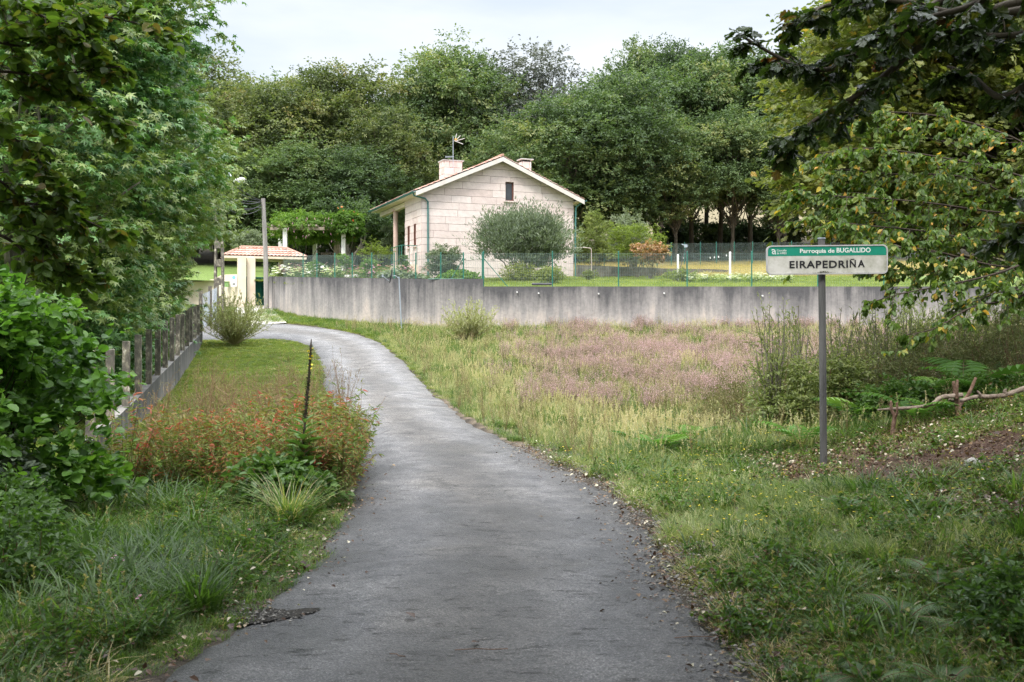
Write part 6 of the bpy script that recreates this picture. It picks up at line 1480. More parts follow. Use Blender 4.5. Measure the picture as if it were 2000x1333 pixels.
# understory at the wood edge
for k, (a, b, t_, lab) in enumerate(((1285, 1345, 440, 'dark undergrowth bush among the trunks behind the maple'), (1350, 1420, 448, 'low green undergrowth bush between the oak trunks behind the fence'), (1425, 1500, 440, 'brown-green undergrowth bush behind the far fence'), (1500, 1570, 425, 'larger undergrowth bush left of the sign panel'), (560, 640, 440, 'dark undergrowth bush behind the pergola posts'), (700, 780, 420, 'dark undergrowth bush behind the porch'))):
    bush('undergrowth_bush', lab, 'bush', a, b, t_, 500, 97, M['oak_olive'] if k % 2 else M['oak_far'], 'diamond', .22, 40, 12, 9, tmu=.15, crf=.3)
for k, (a, b, t_, lab) in enumerate(((1270, 1380, 428, 'deep shade bush behind the maple, farther than the trunks'), (1370, 1480, 432, 'deep shade bush in line with the taller white pole'), (1470, 1580, 425, 'deep shade bush just left of the sign, beyond the trunks'), (1580, 1720, 420, 'deep shade bush hidden behind the sign panel'))):
    bush('undergrowth_bush', lab, 'bush', a, b, t_, 485, 108, M['oak_far'], 'diamond', .26, 60, 12, 9, tmu=.12, crf=.3)
bush('fruit_tree', 'dark leaning fruit tree behind the pergola', 'tree', 600, 760, 395, 510, 74, M['oak_far'], 'diamond', .2, 50, 12, 10, tmu=.2, base_cut=.5)

# ---------------- sweetgums behind the concrete fence
def sweetgum(seed, px, Y, topz, R_, label, ncl=120, nsub=16, nl=14, size=.16, tmu=.4, cb=.8, cr=1.0, trk=.2, drop=None):
    r = np.random.default_rng(seed); x = (px-1000)/F*Y; z = gz(x, Y)
    W_, L_ = make_tree(r, topz-z, R_, cb, ncl, cr, nsub, nl, 'star', size, trk, tint_mu=tmu, tint_sd=.22, spray=.6, flat=.8, droop=.35, clump_tint=.13, upbias=.9, shape='cone', drop=drop)
    place_tree('sweetgum_tree', label, 'tree', W_, L_, (x, Y, z), M['bark_grey'], M['sweetgum'])
sweetgum(31, 120, 21.5, 12.5, 3.3, 'nearest big sweetgum with star-shaped leaves behind the low concrete fence', 240, 18, 15, .16, .4, .9, .85, .2)
sweetgum(32, 30, 19, 9.5, 2.8, 'sweetgum at the left picture edge behind the hazel bush', 90, 14, 12, .16, .4)
sweetgum(33, 215, 30.5, 12.0, 3.6, 'middle sweetgum of the row behind the concrete posts', 210, 18, 14, .17, .45, .9, .85, drop=lambda p: p[2] < 3.7 and p[0] > 1.3)
sweetgum(34, 325, 38, 9.6, 3.0, 'farthest sweetgum with yellow-green top beside the street lamp', 130, 18, 14, .17, .62, 1.3, .75, drop=lambda p: p[2] < 3.9 and p[0] > .35)

for k, (y_, lab_) in enumerate(((19, 'dark shrub behind the nearest visible concrete posts'), (22.5, 'dark shrub behind the second group of concrete posts'), (26, 'dark shrub behind the middle concrete posts'), (30, 'dark shrub behind the farther concrete posts'), (34, 'dark shrub behind the farthest but one group of posts'), (38, 'dark shrub behind the end of the low concrete fence'))):
    x_ = -6.87-(y_-19.7)*.233-1.9
    r = np.random.default_rng(300+k); W_, L_ = MB(), MB(); cs = np.array([[r.uniform(-1.1, 1.1), r.uniform(-1.9, 1.9), r.uniform(.2, 1.55)] for _ in range(70)])
    for c in cs[:24]: limb(W_, r, [c[0]*.3, c[1]*.4, -.1], c, .02, .006, 5, .08, 4)
    clump_foliage(L_, r, cs, .42*(.7+.6*r.random(70)), 10, 10, 'star', .15, tint_mu=.25, tint_sd=.2, spray=.7, flat=.8, droop=.3)
    t = thing('garden_shrub', lab_, 'shrub', (x_, y_, gz(x_, y_))); W_.build('stem', M['bark_grey'], t); L_.build('foliage', M['sweetgum'], t)
# ---------------- near hazel bush, left
r = np.random.default_rng(41); W_, L_ = MB(), MB(); cs = []
bx, by = -5.15, 10.6
for i in range(150):
    a = r.random()*6.28; q = r.random()**.5; h = r.random(); rr_ = .98*(1-.45*max(0, h-.55)/.45)*(.75+.4*q); cs.append([rr_*math.cos(a)*q*1.05, rr_*math.sin(a)*q, .25+h*1.95])
cs = np.array(cs)
for c in cs[:70]: limb(W_, r, [r.normal(0, .15), r.normal(0, .15), -.1], c, .018, .004, 6, .08, 5, sag=.08)
clump_foliage(L_, r, cs, .26*(.7+.6*r.random(len(cs))), 9, 9, 'round', .095, tint_mu=.5, tint_sd=.3, spray=.9, flat=.8, droop=.1, shell=.4, clump_tint=.12)
t = thing('hazel_bush', 'bright green round-leaved hazel bush at the left edge in front of the posts', 'bush', (bx, by, gz(bx, by))); W_.build('stem', M['twig'], t); L_.build('foliage', M['hazel'], t)
def shrub_at(name, label, cat, x, y, w, h, leafm, proto, size, ncl, nsub, nl, seed, tmu=.4, droop=.1, rad=.2, stemm=None, autumn=0, spray=.8, d=None, lo=.05, stems=26, tsd=.25, up=.8):
    r = np.random.default_rng(seed); W_, L_ = MB(), MB(); d = d or w; cs = []
    for i in range(ncl):
        a = r.random()*6.28; q = r.random()**.5; hh = r.random(); k = q*(1-.35*hh); cs.append([w*k*math.cos(a), d*k*math.sin(a), lo+hh*(h-lo)*(1-.45*q*q)])
    cs = np.array(cs)
    for c in cs[:stems]: limb(W_, r, [c[0]*.25, c[1]*.25, -.1], c*[1, 1, 1.0]+[0, 0, rad*.3], .009, .003, 5, .08, 4)
    clump_foliage(L_, r, cs, rad*(.7+.6*r.random(ncl)), nsub, nl, proto, size, tint_mu=tmu, tint_sd=tsd, spray=spray, flat=.85, droop=droop, autumn=autumn, shell=.3, upbias=up)
    t = thing(name, label, cat, (x, y, gz(x, y))); W_.build('stem', stemm or M['weed_stem'], t); L_.build('foliage', leafm, t); return t
shrub_at('bramble_bush', 'dark green bramble mound at the foot of the hazel bush', 'bush', -4.6, 9.2, .75, .65, M['bramble'], 'oval', .075, 60, 8, 8, 51, .45)
shrub_at('bramble_bush', 'low leafy weeds at the bottom left edge of the photo', 'bush', -3.5, 7.2, .7, .55, M['bramble'], 'oval', .07, 40, 8, 7, 52, .6)
shrub_at('bramble_bush', 'broad dark ivy and dock mound around the mullein stalk', 'bush', -2.35, 11.0, .45, .42, M['bramble'], 'wide', .085, 60, 8, 8, 53, .45)
shrub_at('grey_weed', 'bluish leafy weed at the far left in the hazel shade', 'bush', -4.75, 9.9, .35, .95, M['grey_shrub'], 'wide', .07, 24, 8, 7, 54, .15)
for k_, (x_, y_, w_, h_, lab_) in enumerate(((5.3, 6.6, 1.3, 3.2, 'unseen hazel thicket added for shade just outside the right edge above the ferns'), (4.0, 2.6, 1.1, 3.0, 'unseen hazel thicket added for shade on the right beside the viewer'), (7.6, 9.0, 1.5, 3.4, 'tall unseen hazel thicket added for shade at the top of the right bank'), (-4.2, 2.8, 1.1, 3.0, 'unseen hazel thicket added for shade on the left beside the viewer'))):  # thickets out of view, added to shade the foreground
    shrub_at('hazel_bush', lab_, 'bush', x_, y_, w_, h_, M['hazel'], 'round', .10, 110, 9, 9, 200+k_, .4, rad=.34)
# grass clump with straw blades
mb = MB(); r = np.random.default_rng(6)
for i in range(260):
    a = r.random()*6.28; rr_ = .14*r.random(); blade(mb, rr_*math.cos(a), rr_*math.sin(a), .35+.4*r.random(), .009, a+r.normal(0, .5), 1.1*(.3+r.random()), float(np.clip(r.normal(.62, .3), 0, 1)))
o = mb.build('grass_clump', M['grass']); o.location = (-2.05, 9.9, gz(-2.05, 9.9)); tag(o, 'arching clump of green and straw-coloured grass beside the road, left verge', 'grass clump')
mb = MB()
for i in range(150):
    a = r.random()*6.28; rr_ = .12*r.random(); blade(mb, rr_*math.cos(a), rr_*math.sin(a), .25+.25*r.random(), .014, a+r.normal(0, .5), .9*(.3+r.random()), float(np.clip(r.normal(.4, .15), 0, 1)))
o = mb.build('grass_clump', M['grass']); o.location = (-1.95, 6.7, gz(-1.95, 6.7)); tag(o, 'broad-bladed deep green grass clump near the pothole', 'grass clump')

# red persicaria weeds (nobody could count the stems)
n = 620; x = RNG.uniform(-4.6, -1.2, n); y = RNG.uniform(11.3, 15.4, n)
nzr = snoise(x, y, 2.3, 3); cxr = np.interp(y, [10.6, 12, 15.4], [-2.3, -2.6, -3.3]); hw_ = np.interp(y, [10.6, 11.5, 15.4], [.8, 1.2, 1.3]); k = (np.abs(x-cxr) < hw_*(1+.45*nzr)) & (road_sd(x, y) > .02) & (nzr > -.75) & (y < 14.6+1.2*nzr); x, y = x[k], y[k]
put('red_weeds', x, y, (.95+.5*RNG.random(len(x)))*(1+.25*nzr[k]), T_RED, 'thicket of reddish orange weeds bulging beside the road on the left', 'weeds')
n = 60; x = RNG.uniform(-5.4, -3.0, n); y = RNG.uniform(13.5, 20, n); put('seeding_weeds', x, y, 1.0+.7*RNG.random(n), T_AIRY_DULL, 'pale wispy seeding stalks behind the red weeds', 'weeds')

# mullein
mx_, my_ = P(588, 880, 11.2)[0], 11.2; mz = gz(mx_, my_); tp_ = P(608, 662, 11.2)
t = thing('mullein_plant', 'tall mullein stalk with yellow flowers at its tip, left of the road', 'plant', (mx_, my_, mz)); tv = tp_-np.array([mx_, my_, mz])
sp_ = np.array([[0, 0, -.1], tv*.35+[-.015, 0, 0], tv*.55+[-.012, 0, 0], tv*.8, tv]); mb = MB(); mb.tube(catmull(sp_, 5), np.interp(np.linspace(0, 1, 21), [0, .45, .9, 1], [.016, .013, .011, .004]), 7); mb.build('stalk', M['twig'], t)
mb = MB(); r = np.random.default_rng(9); n = 420; k = .50+.46*r.random(n); pc = np.array([np.interp(k, [0, .35, .55, .8, 1], sp_[:, j]) for j in range(3)]).T; d = r.normal(0, 1, (n, 3)); d[:, 2] = .6; put_leaves(mb, 'oval', pc+d*.006, d, unit(r, n), .029*(1.3-k*.8), r.random(n)*.5); mb.build('seed_spike', leafmat('mullein_capsule', [(0, (.03, .045, .015)), (1, (.09, .11, .04))], transl=.1), t)
mb = MB(); n = 13; k = np.r_[.82+.14*r.random(n)]; pc = np.array([np.interp(k, [0, .35, .55, .8, 1], sp_[:, j]) for j in range(3)]).T; d = r.normal(0, 1, (n, 3)); put_leaves(mb, 'round', pc+d*.012, d, unit(r, n), .026, r.random(n)); mb.build('flower', M['yellow'], t)
mb = MB()
for i in range(26):
    f = .20+.33*(i/26); c = np.array([np.interp(f, [0, .35, .55, .8, 1], sp_[:, j]) for j in range(3)]); a = i*2.4; d = np.array([math.cos(a), math.sin(a), .55-.3*(f < .25)]); put_leaves(mb, 'lance' if f > .4 else 'oval', c[None], d[None], np.array([[-.3*d[0], -.3*d[1], 1.0]]), np.array([.32-.5*(f-.2)]), np.array([.3+.5*r.random()]))
mb.build('leaves', M['mullein'], t)

# ---------------- willowy bushes
def willow(px, pyb, pyt, Y, w, n, label, tmu, seed, size=.05, mat='willow', stemc='willow_stem', nleaf=26):
    r = np.random.default_rng(seed); p = P(px, pyb, Y); z = gz(p[0], Y); h = P(px, pyt, Y)[2]-z; W_, L_ = MB(), MB()
    for i in range(n):
        a = r.random()*6.28; s = w*r.random()**.6; e = np.array([s*math.cos(a), s*math.sin(a), h*(.35+.65*r.random())*(1-.3*(s/w)**2)]); tt = np.linspace(0, 1, 6)[:, None]; q = e*tt; q[:, :2] *= (1.25-.25*tt); q += r.normal(0, .012*h, q.shape)*tt
        W_.tube(q, np.linspace(.010, .0025, 6)*h/1.6, 4, .5, cap=False)
        for j in range(4):
            b = q[1+r.integers(0, 4)]; d = r.normal(0, .4, 3)+[0, 0, .9]; d *= h*.22/np.linalg.norm(d); W_.tube([b, b+d], [.003, .0015], 3, cap=False)
            m = nleaf//2; k = r.random(m)[:, None]; dd = d/np.linalg.norm(d)+r.normal(0, .45, (m, 3)); put_leaves(L_, 'lance', b+d*k, dd, unit(r, m)+[0, 0, .5], size*(.7+.6*r.random(m)), np.clip(r.normal(tmu, .25, m), 0, 1))
        m = nleaf; k = .25+.75*r.random(m); kk = k*4.99; i0 = kk.astype(int); pp = q[i0]+(q[i0+1]-q[i0])*(kk-i0)[:, None]; dd = r.normal(0, .6, (m, 3)); dd[:, 2] += .6; put_leaves(L_, 'lance', pp, dd, unit(r, m)+[0, 0, .5], size*(.7+.6*r.random(m)), np.clip(r.normal(tmu, .25, m), 0, 1))
    t = thing('willow_bush', label, 'bush', (p[0], Y, z)); W_.build('stem', M[stemc], t); L_.build('foliage', M[mat], t)
M['willow_stem'] = surf('willow_stem', (.30, .26, .12), (.42, .37, .19), 6, .8)
willow(458, 674, 566, 39.5, 1.65, 100, 'airy olive-green willow bush on the verge in front of the gate', .7, 61, .10, nleaf=26)
willow(912, 672, 572, 40.5, 1.35, 90, 'wispy yellow-green willow bush at the near side of the grey wall', .75, 62, .09, nleaf=22)
M['wild_stem'] = M['bark_grey']
# saplings behind the sign
for k, (px, pt, Y, w, lab) in enumerate(((1512, 560, 15.5, .38, 'slender small-leaved sapling left of the sign post'), (1560, 575, 16.5, .45, 'bushy sapling just left of the sign post'), (1655, 560, 16.0, .42, 'slender sapling just right of the sign post'), (1700, 600, 17.0, .5, 'spreading sapling right of the sign below the panel end'))):
    willow(px, 860, pt, Y, w, 20, lab, .65, 70+k, .06, 'sapling', 'bark_grey', 36)
# scrub behind the branch rail
SC_ = [(1540, 700, 15.5, .55, 'sapling', 'oval', .045, 'leafy knee-high scrub left of the sign post'), (1640, 690, 15.8, .6, 'sapling', 'oval', .045, 'leafy scrub directly behind the sign post'), (1700, 660, 16.5, .75, 'gorse', 'lance', .04, 'tangled gorse behind the thin forked stake'),
       (1780, 640, 16.5, .8, 'gorse', 'lance', .04, 'dark gorse bush above the branch rail middle'), (1860, 620, 16, .8, 'gorse', 'lance', .04, 'brown-green gorse above the thick forked stake'), (1950, 600, 15.5, .85, 'gorse', 'lance', .04, 'tall dark gorse above the right branch rail'),
       (2030, 560, 15, .9, 'gorse', 'lance', .04, 'gorse at the right picture edge'), (1760, 760, 14.4, .55, 'bramble', 'oval', .055, 'bramble thicket behind the shorter branch rail'), (1850, 770, 14.2, .55, 'bramble', 'oval', .055, 'bramble thicket behind the thick forked stake'), (1950, 770, 14.0, .6, 'bramble', 'oval', .055, 'bramble thicket below the longer branch rail')]
for k, (px, pt, Y, w, mt, pr_, sz, lab) in enumerate(SC_):
    p = P(px, pt, Y); shrub_at('gorse_bush' if mt == 'gorse' else 'scrub_bush', lab, 'bush', p[0], Y, w, p[2]-gz(p[0], Y), M[mt], pr_, sz*1.15, 55 if mt == 'sapling' else 90, 11, 10, 90+k, .55 if mt != 'gorse' else .45, rad=.19, spray=.9, autumn=.05 if mt == 'gorse' else 0.02, stems=40)
# heather clump at the meadow edge
# ferns
def fern_mesh(r, nf, ln, dark=False, arch=.9, fine=True):
    mb = MB(); st = MB()
    for i in range(nf):
        a = i*6.28/nf+r.normal(0, .3); L0 = ln*(.7+.45*r.random()); n = 26 if fine else 15; t = np.linspace(0, 1, n); hor = L0*(.20*t+.62*t**1.8*arch); ver = L0*(.95*t-.55*arch*t**2.3)
        pts = np.c_[math.cos(a)*hor, math.sin(a)*hor, ver]; st.tube(pts, np.linspace(.0045, .001, n), 4, .4, 0, cap=False)
        tg = np.gradient(pts, axis=0); tg /= np.linalg.norm(tg, axis=1, keepdims=True); sd = np.cross(tg, [0, 0, 1.0]); sd /= np.linalg.norm(sd, axis=1, keepdims=True); nn = np.cross(sd, tg)
        ti = float(np.clip(r.normal(.5, .2), 0, 1))
        for j in range(2 if not fine else 3, n-1):
            f = t[j]; pl = L0*.30*math.sin(math.pi*min(1, (1-f)*1.15+.05))**.8*(1-f*.35)
            for s in (-1, 1):
                d = sd[j]*s*.93+tg[j]*.42-nn[j]*.10; d /= np.linalg.norm(d); m = 9
                if fine:
                    k = np.linspace(.08, .92, m); base = pts[j]+d*(k*pl)[:, None]-np.array([0, 0, .12*pl])*(k**2)[:, None]; perp = np.cross(d, nn[j]); perp /= np.linalg.norm(perp)
                    for s2 in (-1, 1): put_leaves(mb, 'thin', base, np.tile(perp*s2*.85+d*.5, (m, 1)), np.tile(nn[j], (m, 1)), pl*.20*(1.05-k)**.7*np.ones(m), ti+r.normal(0, .06, m))
                else: put_leaves(mb, 'lance', pts[j][None], d[None], nn[j][None], np.array([pl]), np.array([ti]))
    return mb, st
LF['thin'] = leaf_oval(.46, .02, .04)
def fern(px, py, Y, ln, nf, label, seed, dark=False, arch=.9, zoff=0.0):
    r = np.random.default_rng(seed); x = (px-1000)/F*Y; mb, st = fern_mesh(r, nf, ln*(1.25 if Y > 12 else 1), dark, arch, Y < 12); t = thing('fern', label, 'fern', (x, Y, gz(x, Y)+zoff), r.random()*6.28)
    mb.build('fronds', M['fern_dark'] if dark else M['fern'], t); st.build('stalks', M['weed_stem'], t)
fern(1290, 925, 14.2, .55, 7, 'light green fern tuft at the meadow edge in line with the road bend', 101)
fern(1345, 900, 14.8, .55, 7, 'second light green fern tuft at the meadow edge, nearer the sign', 102)
fern(1245, 905, 15.2, .45, 6, 'smallest light green fern tuft at the meadow edge', 103)
fern(1565, 870, 13.2, .60, 6, 'green fern just left of the sign post', 104)
fern(1680, 790, 14.6, .8, 7, 'fern with arching fronds right of the sign post', 105)
fern(1790, 850, 13.3, .7, 7, 'fern in front of the middle of the shorter branch rail', 106)
fern(1880, 720, 14.2, 1.1, 7, 'tall fern rising behind the thick forked stake', 107)
fern(1835, 840, 13.3, .6, 6, 'small fern under the shorter branch rail next to the thick stake', 108)
fern(1950, 640, 15.0, 1.3, 7, 'tall pale fern in the scrub at the right edge', 109)
fern(1745, 640, 15.6, 1.15, 7, 'tall fern in the gorse above the thin forked stake', 110)
fern(1650, 1075, 9.0, .40, 6, 'small bluish fern in the middle of the grass bank', 111, True)
fern(1760, 1190, 5.9, .42, 7, 'dark fern with arching fronds low on the near right bank', 112, True, 1.15)
fern(1850, 1300, 4.9, .40, 6, 'dark fern at the bottom right corner', 113, True, 1.2)
fern(1700, 1290, 5.0, .38, 6, 'dark fern at the bottom edge between the road and the corner ferns', 115, True, 1.2)
fern(1830, 1080, 6.6, .40, 6, 'dark fern halfway up the near right bank', 116, True, 1.1)
fern(1930, 1200, 5.6, .42, 6, 'dark fern by the right picture edge', 114, True, 1.2)
shrub_at('bramble_bush', 'dark bramble at the bottom right corner beside the ferns', 'bush', 2.75, 5.6, .45, .28, M['bramble'], 'oval', .055, 34, 7, 7, 55, .35, rad=.12)
# drooping iris-like leaves in the meadow edge
mb = MB(); r = np.random.default_rng(16)
for i in range(200):
    a = r.random()*6.28; rr_ = .4*r.random(); blade(mb, rr_*math.cos(a), rr_*math.sin(a), .35+.25*r.random(), .026, r.random()*6.28, 1.0*(.3+r.random()), float(np.clip(r.normal(.3, .15), 0, 1)))
o = mb.build('sedge_clump', M['grass']); p = P(1480, 850, 15.0); o.location = (p[0], 15.0, gz(p[0], 15.0)); tag(o, 'clump of broad drooping green blades left of the sign post', 'sedge')
for k, (px, pt, Y, w, lab) in enumerate(((1535, 585, 17.5, .7, 'tall airy light green scrub left of the sign post, behind the knee-high scrub'), (1640, 575, 18.0, .8, 'tall airy light green scrub seen right behind the sign post'), (1720, 585, 17.5, .9, 'tall airy olive scrub right of the sign above the thin stake'), (1810, 620, 17.5, .8, 'tall airy olive scrub above the shorter branch rail'), (1900, 615, 17, .8, 'tall airy olive scrub above the thick stake'), (1980, 600, 16.5, .8, 'tall airy olive scrub at the right picture edge'))):
    willow(px, 850, pt, Y, w, 46, lab, .55, 170+k, .055, 'sapling' if k < 3 else 'gorse', 'bark_grey', 34)
for k, (px, pt, Y, w, lab) in enumerate(((1775, 548, 25, 1.25, 'tall loose scrub hiding the right end of the grey wall, nearest the sign'), (1880, 545, 24, 1.25, 'tall loose scrub behind the drooping cherry tips'), (1985, 535, 23, 1.25, 'tall loose scrub closing the meadow at the right picture edge'))):
    willow(px, 760, pt, Y, w, 80, lab, .5, 190+k, .08, 'sapling', 'bark_grey', 40)
# lone heather cushions
shrub_at('heather_bush', 'brownish pink heather cushion in the meadow left of the sign', 'heather', P(1440, 0, 18)[0], 18, 1.0, .85, M['heather_lf'], 'diamond', .03, 80, 9, 12, 120, .5, droop=-.6, rad=.2, spray=1.0, stems=60)

# ---------------- right middle trees: drooping cherry and olive oak
r = np.random.default_rng(131); W_, L_ = MB(), MB()
base = np.array([8.7, 15.5, 0.0]); base[2] = gz(8.7, 15.5)
trk = np.array([base-[0, 0, .3], base+[-.1, 0, 1.6], base+[-.2, .1, 3.0], base+[-.1, 0, 4.4], base+[.1, 0, 6.0]]); W_.tube(catmull(trk, 5), np.linspace(.17, .04, 21), 9, cap=False)
for k, pts in enumerate([
    [(2080, 420, 15), (1950, 415, 14.5), (1800, 395, 14.2), (1660, 385, 14.0), (1570, 380, 14)],
    [(2080, 470, 15), (1930, 470, 14.3), (1790, 450, 14.0), (1680, 440, 13.8), (1590, 430, 13.8)],
    [(2080, 520, 15), (1950, 520, 14.0), (1820, 490, 13.8), (1700, 480, 13.6), (1560, 475, 13.6)],
    [(2080, 480, 14.6), (1960, 530, 13.6), (1860, 555, 13.4), (1780, 570, 13.2), (1720, 585, 13.2)],
    [(2090, 520, 14.4), (1990, 580, 13.4), (1900, 600, 13.2), (1830, 640, 13.0), (1770, 655, 13)],
    [(2090, 380, 15), (1980, 340, 14.6), (1850, 310, 14.5), (1700, 290, 14.5), (1600, 300, 14.5)],
    [(2090, 340, 15.3), (1980, 270, 15), (1850, 230, 15), (1720, 220, 15), (1620, 240, 15)],
    [(2090, 530, 14.4), (2030, 560, 13.6), (1960, 570, 13.3), (1900, 590, 13.2)],
    [(2080, 430, 15.5), (1900, 350, 15.6), (1740, 340, 15.4), (1640, 330, 15.4)],
    [(2080, 500, 15.8), (1900, 430, 16), (1760, 420, 16), (1640, 410, 16)],
    [(2080, 540, 15.8), (1930, 510, 16), (1800, 530, 16), (1700, 520, 16)]]):
    q = [P(*p) for p in pts]; q = [base+[-.3, 0, 2.0+.25*k]]+q
    low_ = pts[-1][1] > 560
    branch_spray(W_, L_, r, q, .020, 14 if low_ else 32, .55 if low_ else .75, 16 if low_ else 19, 'wide', .09, .45, .2, .05, droop=.5, sub=2, start=.22, leafdroop=.75, updown=.4)
W_.v = [v-base for v in W_.v]; L_.v = [v-base for v in L_.v]
place_tree('cherry_tree', 'drooping green and yellow-orange leaved cherry tree right of the sign', 'tree', W_, L_, base, M['twig'], M['cherry'])
r = np.random.default_rng(132); base = np.array([10.5, 19.0, 0]); base[2] = gz(10.5, 19.0); W_, L_ = MB(), MB()
W_.tube(catmull(np.array([base-[0, 0, .3], base+[-.2, 0, 3], base+[-.6, 0, 6], base+[-.8, 0, 9]]), 5), np.linspace(.26, .08, 16), 9, cap=False)
cs = []
for i in range(560):
    px, py, Y = r.uniform(1560, 2150), r.uniform(-60, 470), r.uniform(16.5, 20.5)
    lim = 1560+max(0, (110-py))*1.0+30*math.sin(py*.03)+max(0, py-330)*.6
    if px < lim: continue
    cs.append(P(px, py, Y))
cs = np.array(cs)
for c in cs[::2]: limb(W_, r, base+[-.4, 0, float(np.clip(c[2]*.75, 2, 8.5))], c, .05, .008, 6, .06, 5)
clump_foliage(L_, r, cs, .60*(.7+.6*r.random(len(cs))), 12, 12, 'oak', .12, tint_mu=.5, tint_sd=.25, spray=.7, flat=.75, droop=.2, autumn=.03)
W_.v = [v-base for v in W_.v]; L_.v = [v-base for v in L_.v]
place_tree('oak_tree', 'olive green oak filling the right edge behind the cherry branches', 'tree', W_, L_, base, M['bark'], M['oak_mid'])

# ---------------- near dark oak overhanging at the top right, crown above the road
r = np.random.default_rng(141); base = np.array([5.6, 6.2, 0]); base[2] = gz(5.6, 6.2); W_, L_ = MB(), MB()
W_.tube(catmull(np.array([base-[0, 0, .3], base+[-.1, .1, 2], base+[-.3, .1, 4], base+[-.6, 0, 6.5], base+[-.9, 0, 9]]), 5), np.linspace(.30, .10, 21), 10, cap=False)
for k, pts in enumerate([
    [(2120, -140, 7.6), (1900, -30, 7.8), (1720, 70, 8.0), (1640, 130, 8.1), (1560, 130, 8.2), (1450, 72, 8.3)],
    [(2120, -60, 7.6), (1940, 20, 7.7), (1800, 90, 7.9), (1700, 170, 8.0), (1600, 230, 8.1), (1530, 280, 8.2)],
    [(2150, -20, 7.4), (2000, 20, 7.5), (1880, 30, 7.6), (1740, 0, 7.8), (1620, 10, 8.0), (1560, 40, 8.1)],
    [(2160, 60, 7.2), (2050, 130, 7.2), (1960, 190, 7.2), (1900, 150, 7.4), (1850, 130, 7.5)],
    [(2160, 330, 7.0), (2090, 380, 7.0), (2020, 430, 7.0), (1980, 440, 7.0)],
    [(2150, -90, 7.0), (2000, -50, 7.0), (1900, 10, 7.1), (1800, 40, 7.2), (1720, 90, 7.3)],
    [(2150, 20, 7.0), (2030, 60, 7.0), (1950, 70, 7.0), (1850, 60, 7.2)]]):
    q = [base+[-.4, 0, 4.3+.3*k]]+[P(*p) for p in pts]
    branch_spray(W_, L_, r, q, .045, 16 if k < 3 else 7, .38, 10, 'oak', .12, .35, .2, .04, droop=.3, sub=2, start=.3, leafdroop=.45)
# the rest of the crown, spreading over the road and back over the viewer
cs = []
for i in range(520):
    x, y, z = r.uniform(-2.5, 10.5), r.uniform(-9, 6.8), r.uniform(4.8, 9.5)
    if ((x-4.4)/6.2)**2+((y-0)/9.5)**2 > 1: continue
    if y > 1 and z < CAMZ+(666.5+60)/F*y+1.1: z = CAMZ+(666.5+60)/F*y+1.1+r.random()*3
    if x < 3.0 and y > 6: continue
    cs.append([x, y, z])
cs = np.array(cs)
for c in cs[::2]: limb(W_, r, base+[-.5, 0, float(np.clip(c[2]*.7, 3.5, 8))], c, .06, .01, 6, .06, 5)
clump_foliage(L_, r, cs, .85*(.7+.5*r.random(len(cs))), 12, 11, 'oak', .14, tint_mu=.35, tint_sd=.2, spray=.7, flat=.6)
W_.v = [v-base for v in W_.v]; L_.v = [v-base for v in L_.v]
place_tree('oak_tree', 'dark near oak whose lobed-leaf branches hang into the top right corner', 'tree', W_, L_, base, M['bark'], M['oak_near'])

# ---------------- near alder, branches hanging into the top left
r = np.random.default_rng(151); base = np.array([-5.4, 4.8, 0]); base[2] = gz(-5.4, 4.8); W_, L_ = MB(), MB()
W_.tube(catmull(np.array([base-[0, 0, .3], base+[.1, .1, 2], base+[.3, .1, 4], base+[.5, .2, 6.5], base+[.5, 0, 9]]), 5), np.linspace(.2, .07, 21), 9, cap=False)
for k, pts in enumerate([
    [(-150, -60, 6.8), (0, 10, 7), (120, 20, 7.2), (240, 40, 7.4), (330, 62, 7.5)],
    [(-150, 60, 6.8), (0, 130, 7), (90, 150, 7.1), (170, 200, 7.2), (225, 245, 7.2)],
    [(-150, 150, 6.6), (0, 140, 6.8), (80, 150, 6.9), (160, 140, 7), (235, 130, 7)],
    [(-150, 330, 6.6), (0, 390, 6.8), (70, 400, 6.9), (140, 420, 7), (220, 455, 7)],
    [(-150, 420, 6.6), (0, 460, 6.8), (60, 500, 6.9), (120, 520, 7), (165, 540, 7)],
    [(-150, 240, 6.6), (0, 260, 6.8), (50, 290, 6.9), (90, 330, 7), (120, 370, 7)],
    [(-160, -100, 6.6), (-20, -30, 6.8), (60, 20, 6.8), (140, 60, 6.8), (200, 100, 7)],
    [(-150, 330, 6.4), (-30, 340, 6.6), (30, 380, 6.8), (70, 440, 6.8), (90, 480, 6.8)],
    [(-150, 90, 6.4), (-30, 80, 6.6), (40, 90, 6.8), (90, 70, 6.8), (150, 20, 6.8)]]):
    q = [base+[.2, 0, 2.6+.35*(k % 5)]]+[P(*p) for p in pts]
    branch_spray(W_, L_, r, q, .016, 15, .32, 9, 'round', .075, .45, .22, .10, droop=.25, sub=2, start=.35, leafdroop=.3)
cs = []
for i in range(420):
    x, y, z = r.uniform(-10, .6), r.uniform(-9, 4.4), r.uniform(4.6, 9)
    if ((x+4.7)/5.3)**2+((y-0)/9.5)**2 > 1: continue
    if y > 1 and z < CAMZ+(666.5+60)/F*y+1.1: z = CAMZ+(666.5+60)/F*y+1.1+r.random()*3
    cs.append([x, y, z])
cs = np.array(cs)
for c in cs[::2]: limb(W_, r, base+[.3, 0, float(np.clip(c[2]*.7, 3, 8))], c, .05, .01, 6, .06, 5)
clump_foliage(L_, r, cs, .85*(.7+.5*r.random(len(cs))), 12, 11, 'round', .11, tint_mu=.4, tint_sd=.2, spray=.7, flat=.6)
W_.v = [v-base for v in W_.v]; L_.v = [v-base for v in L_.v]
place_tree('alder_tree', 'near alder whose round-leaved branches hang in from the left edge', 'tree', W_, L_, base, M['twig'], M['alder'])

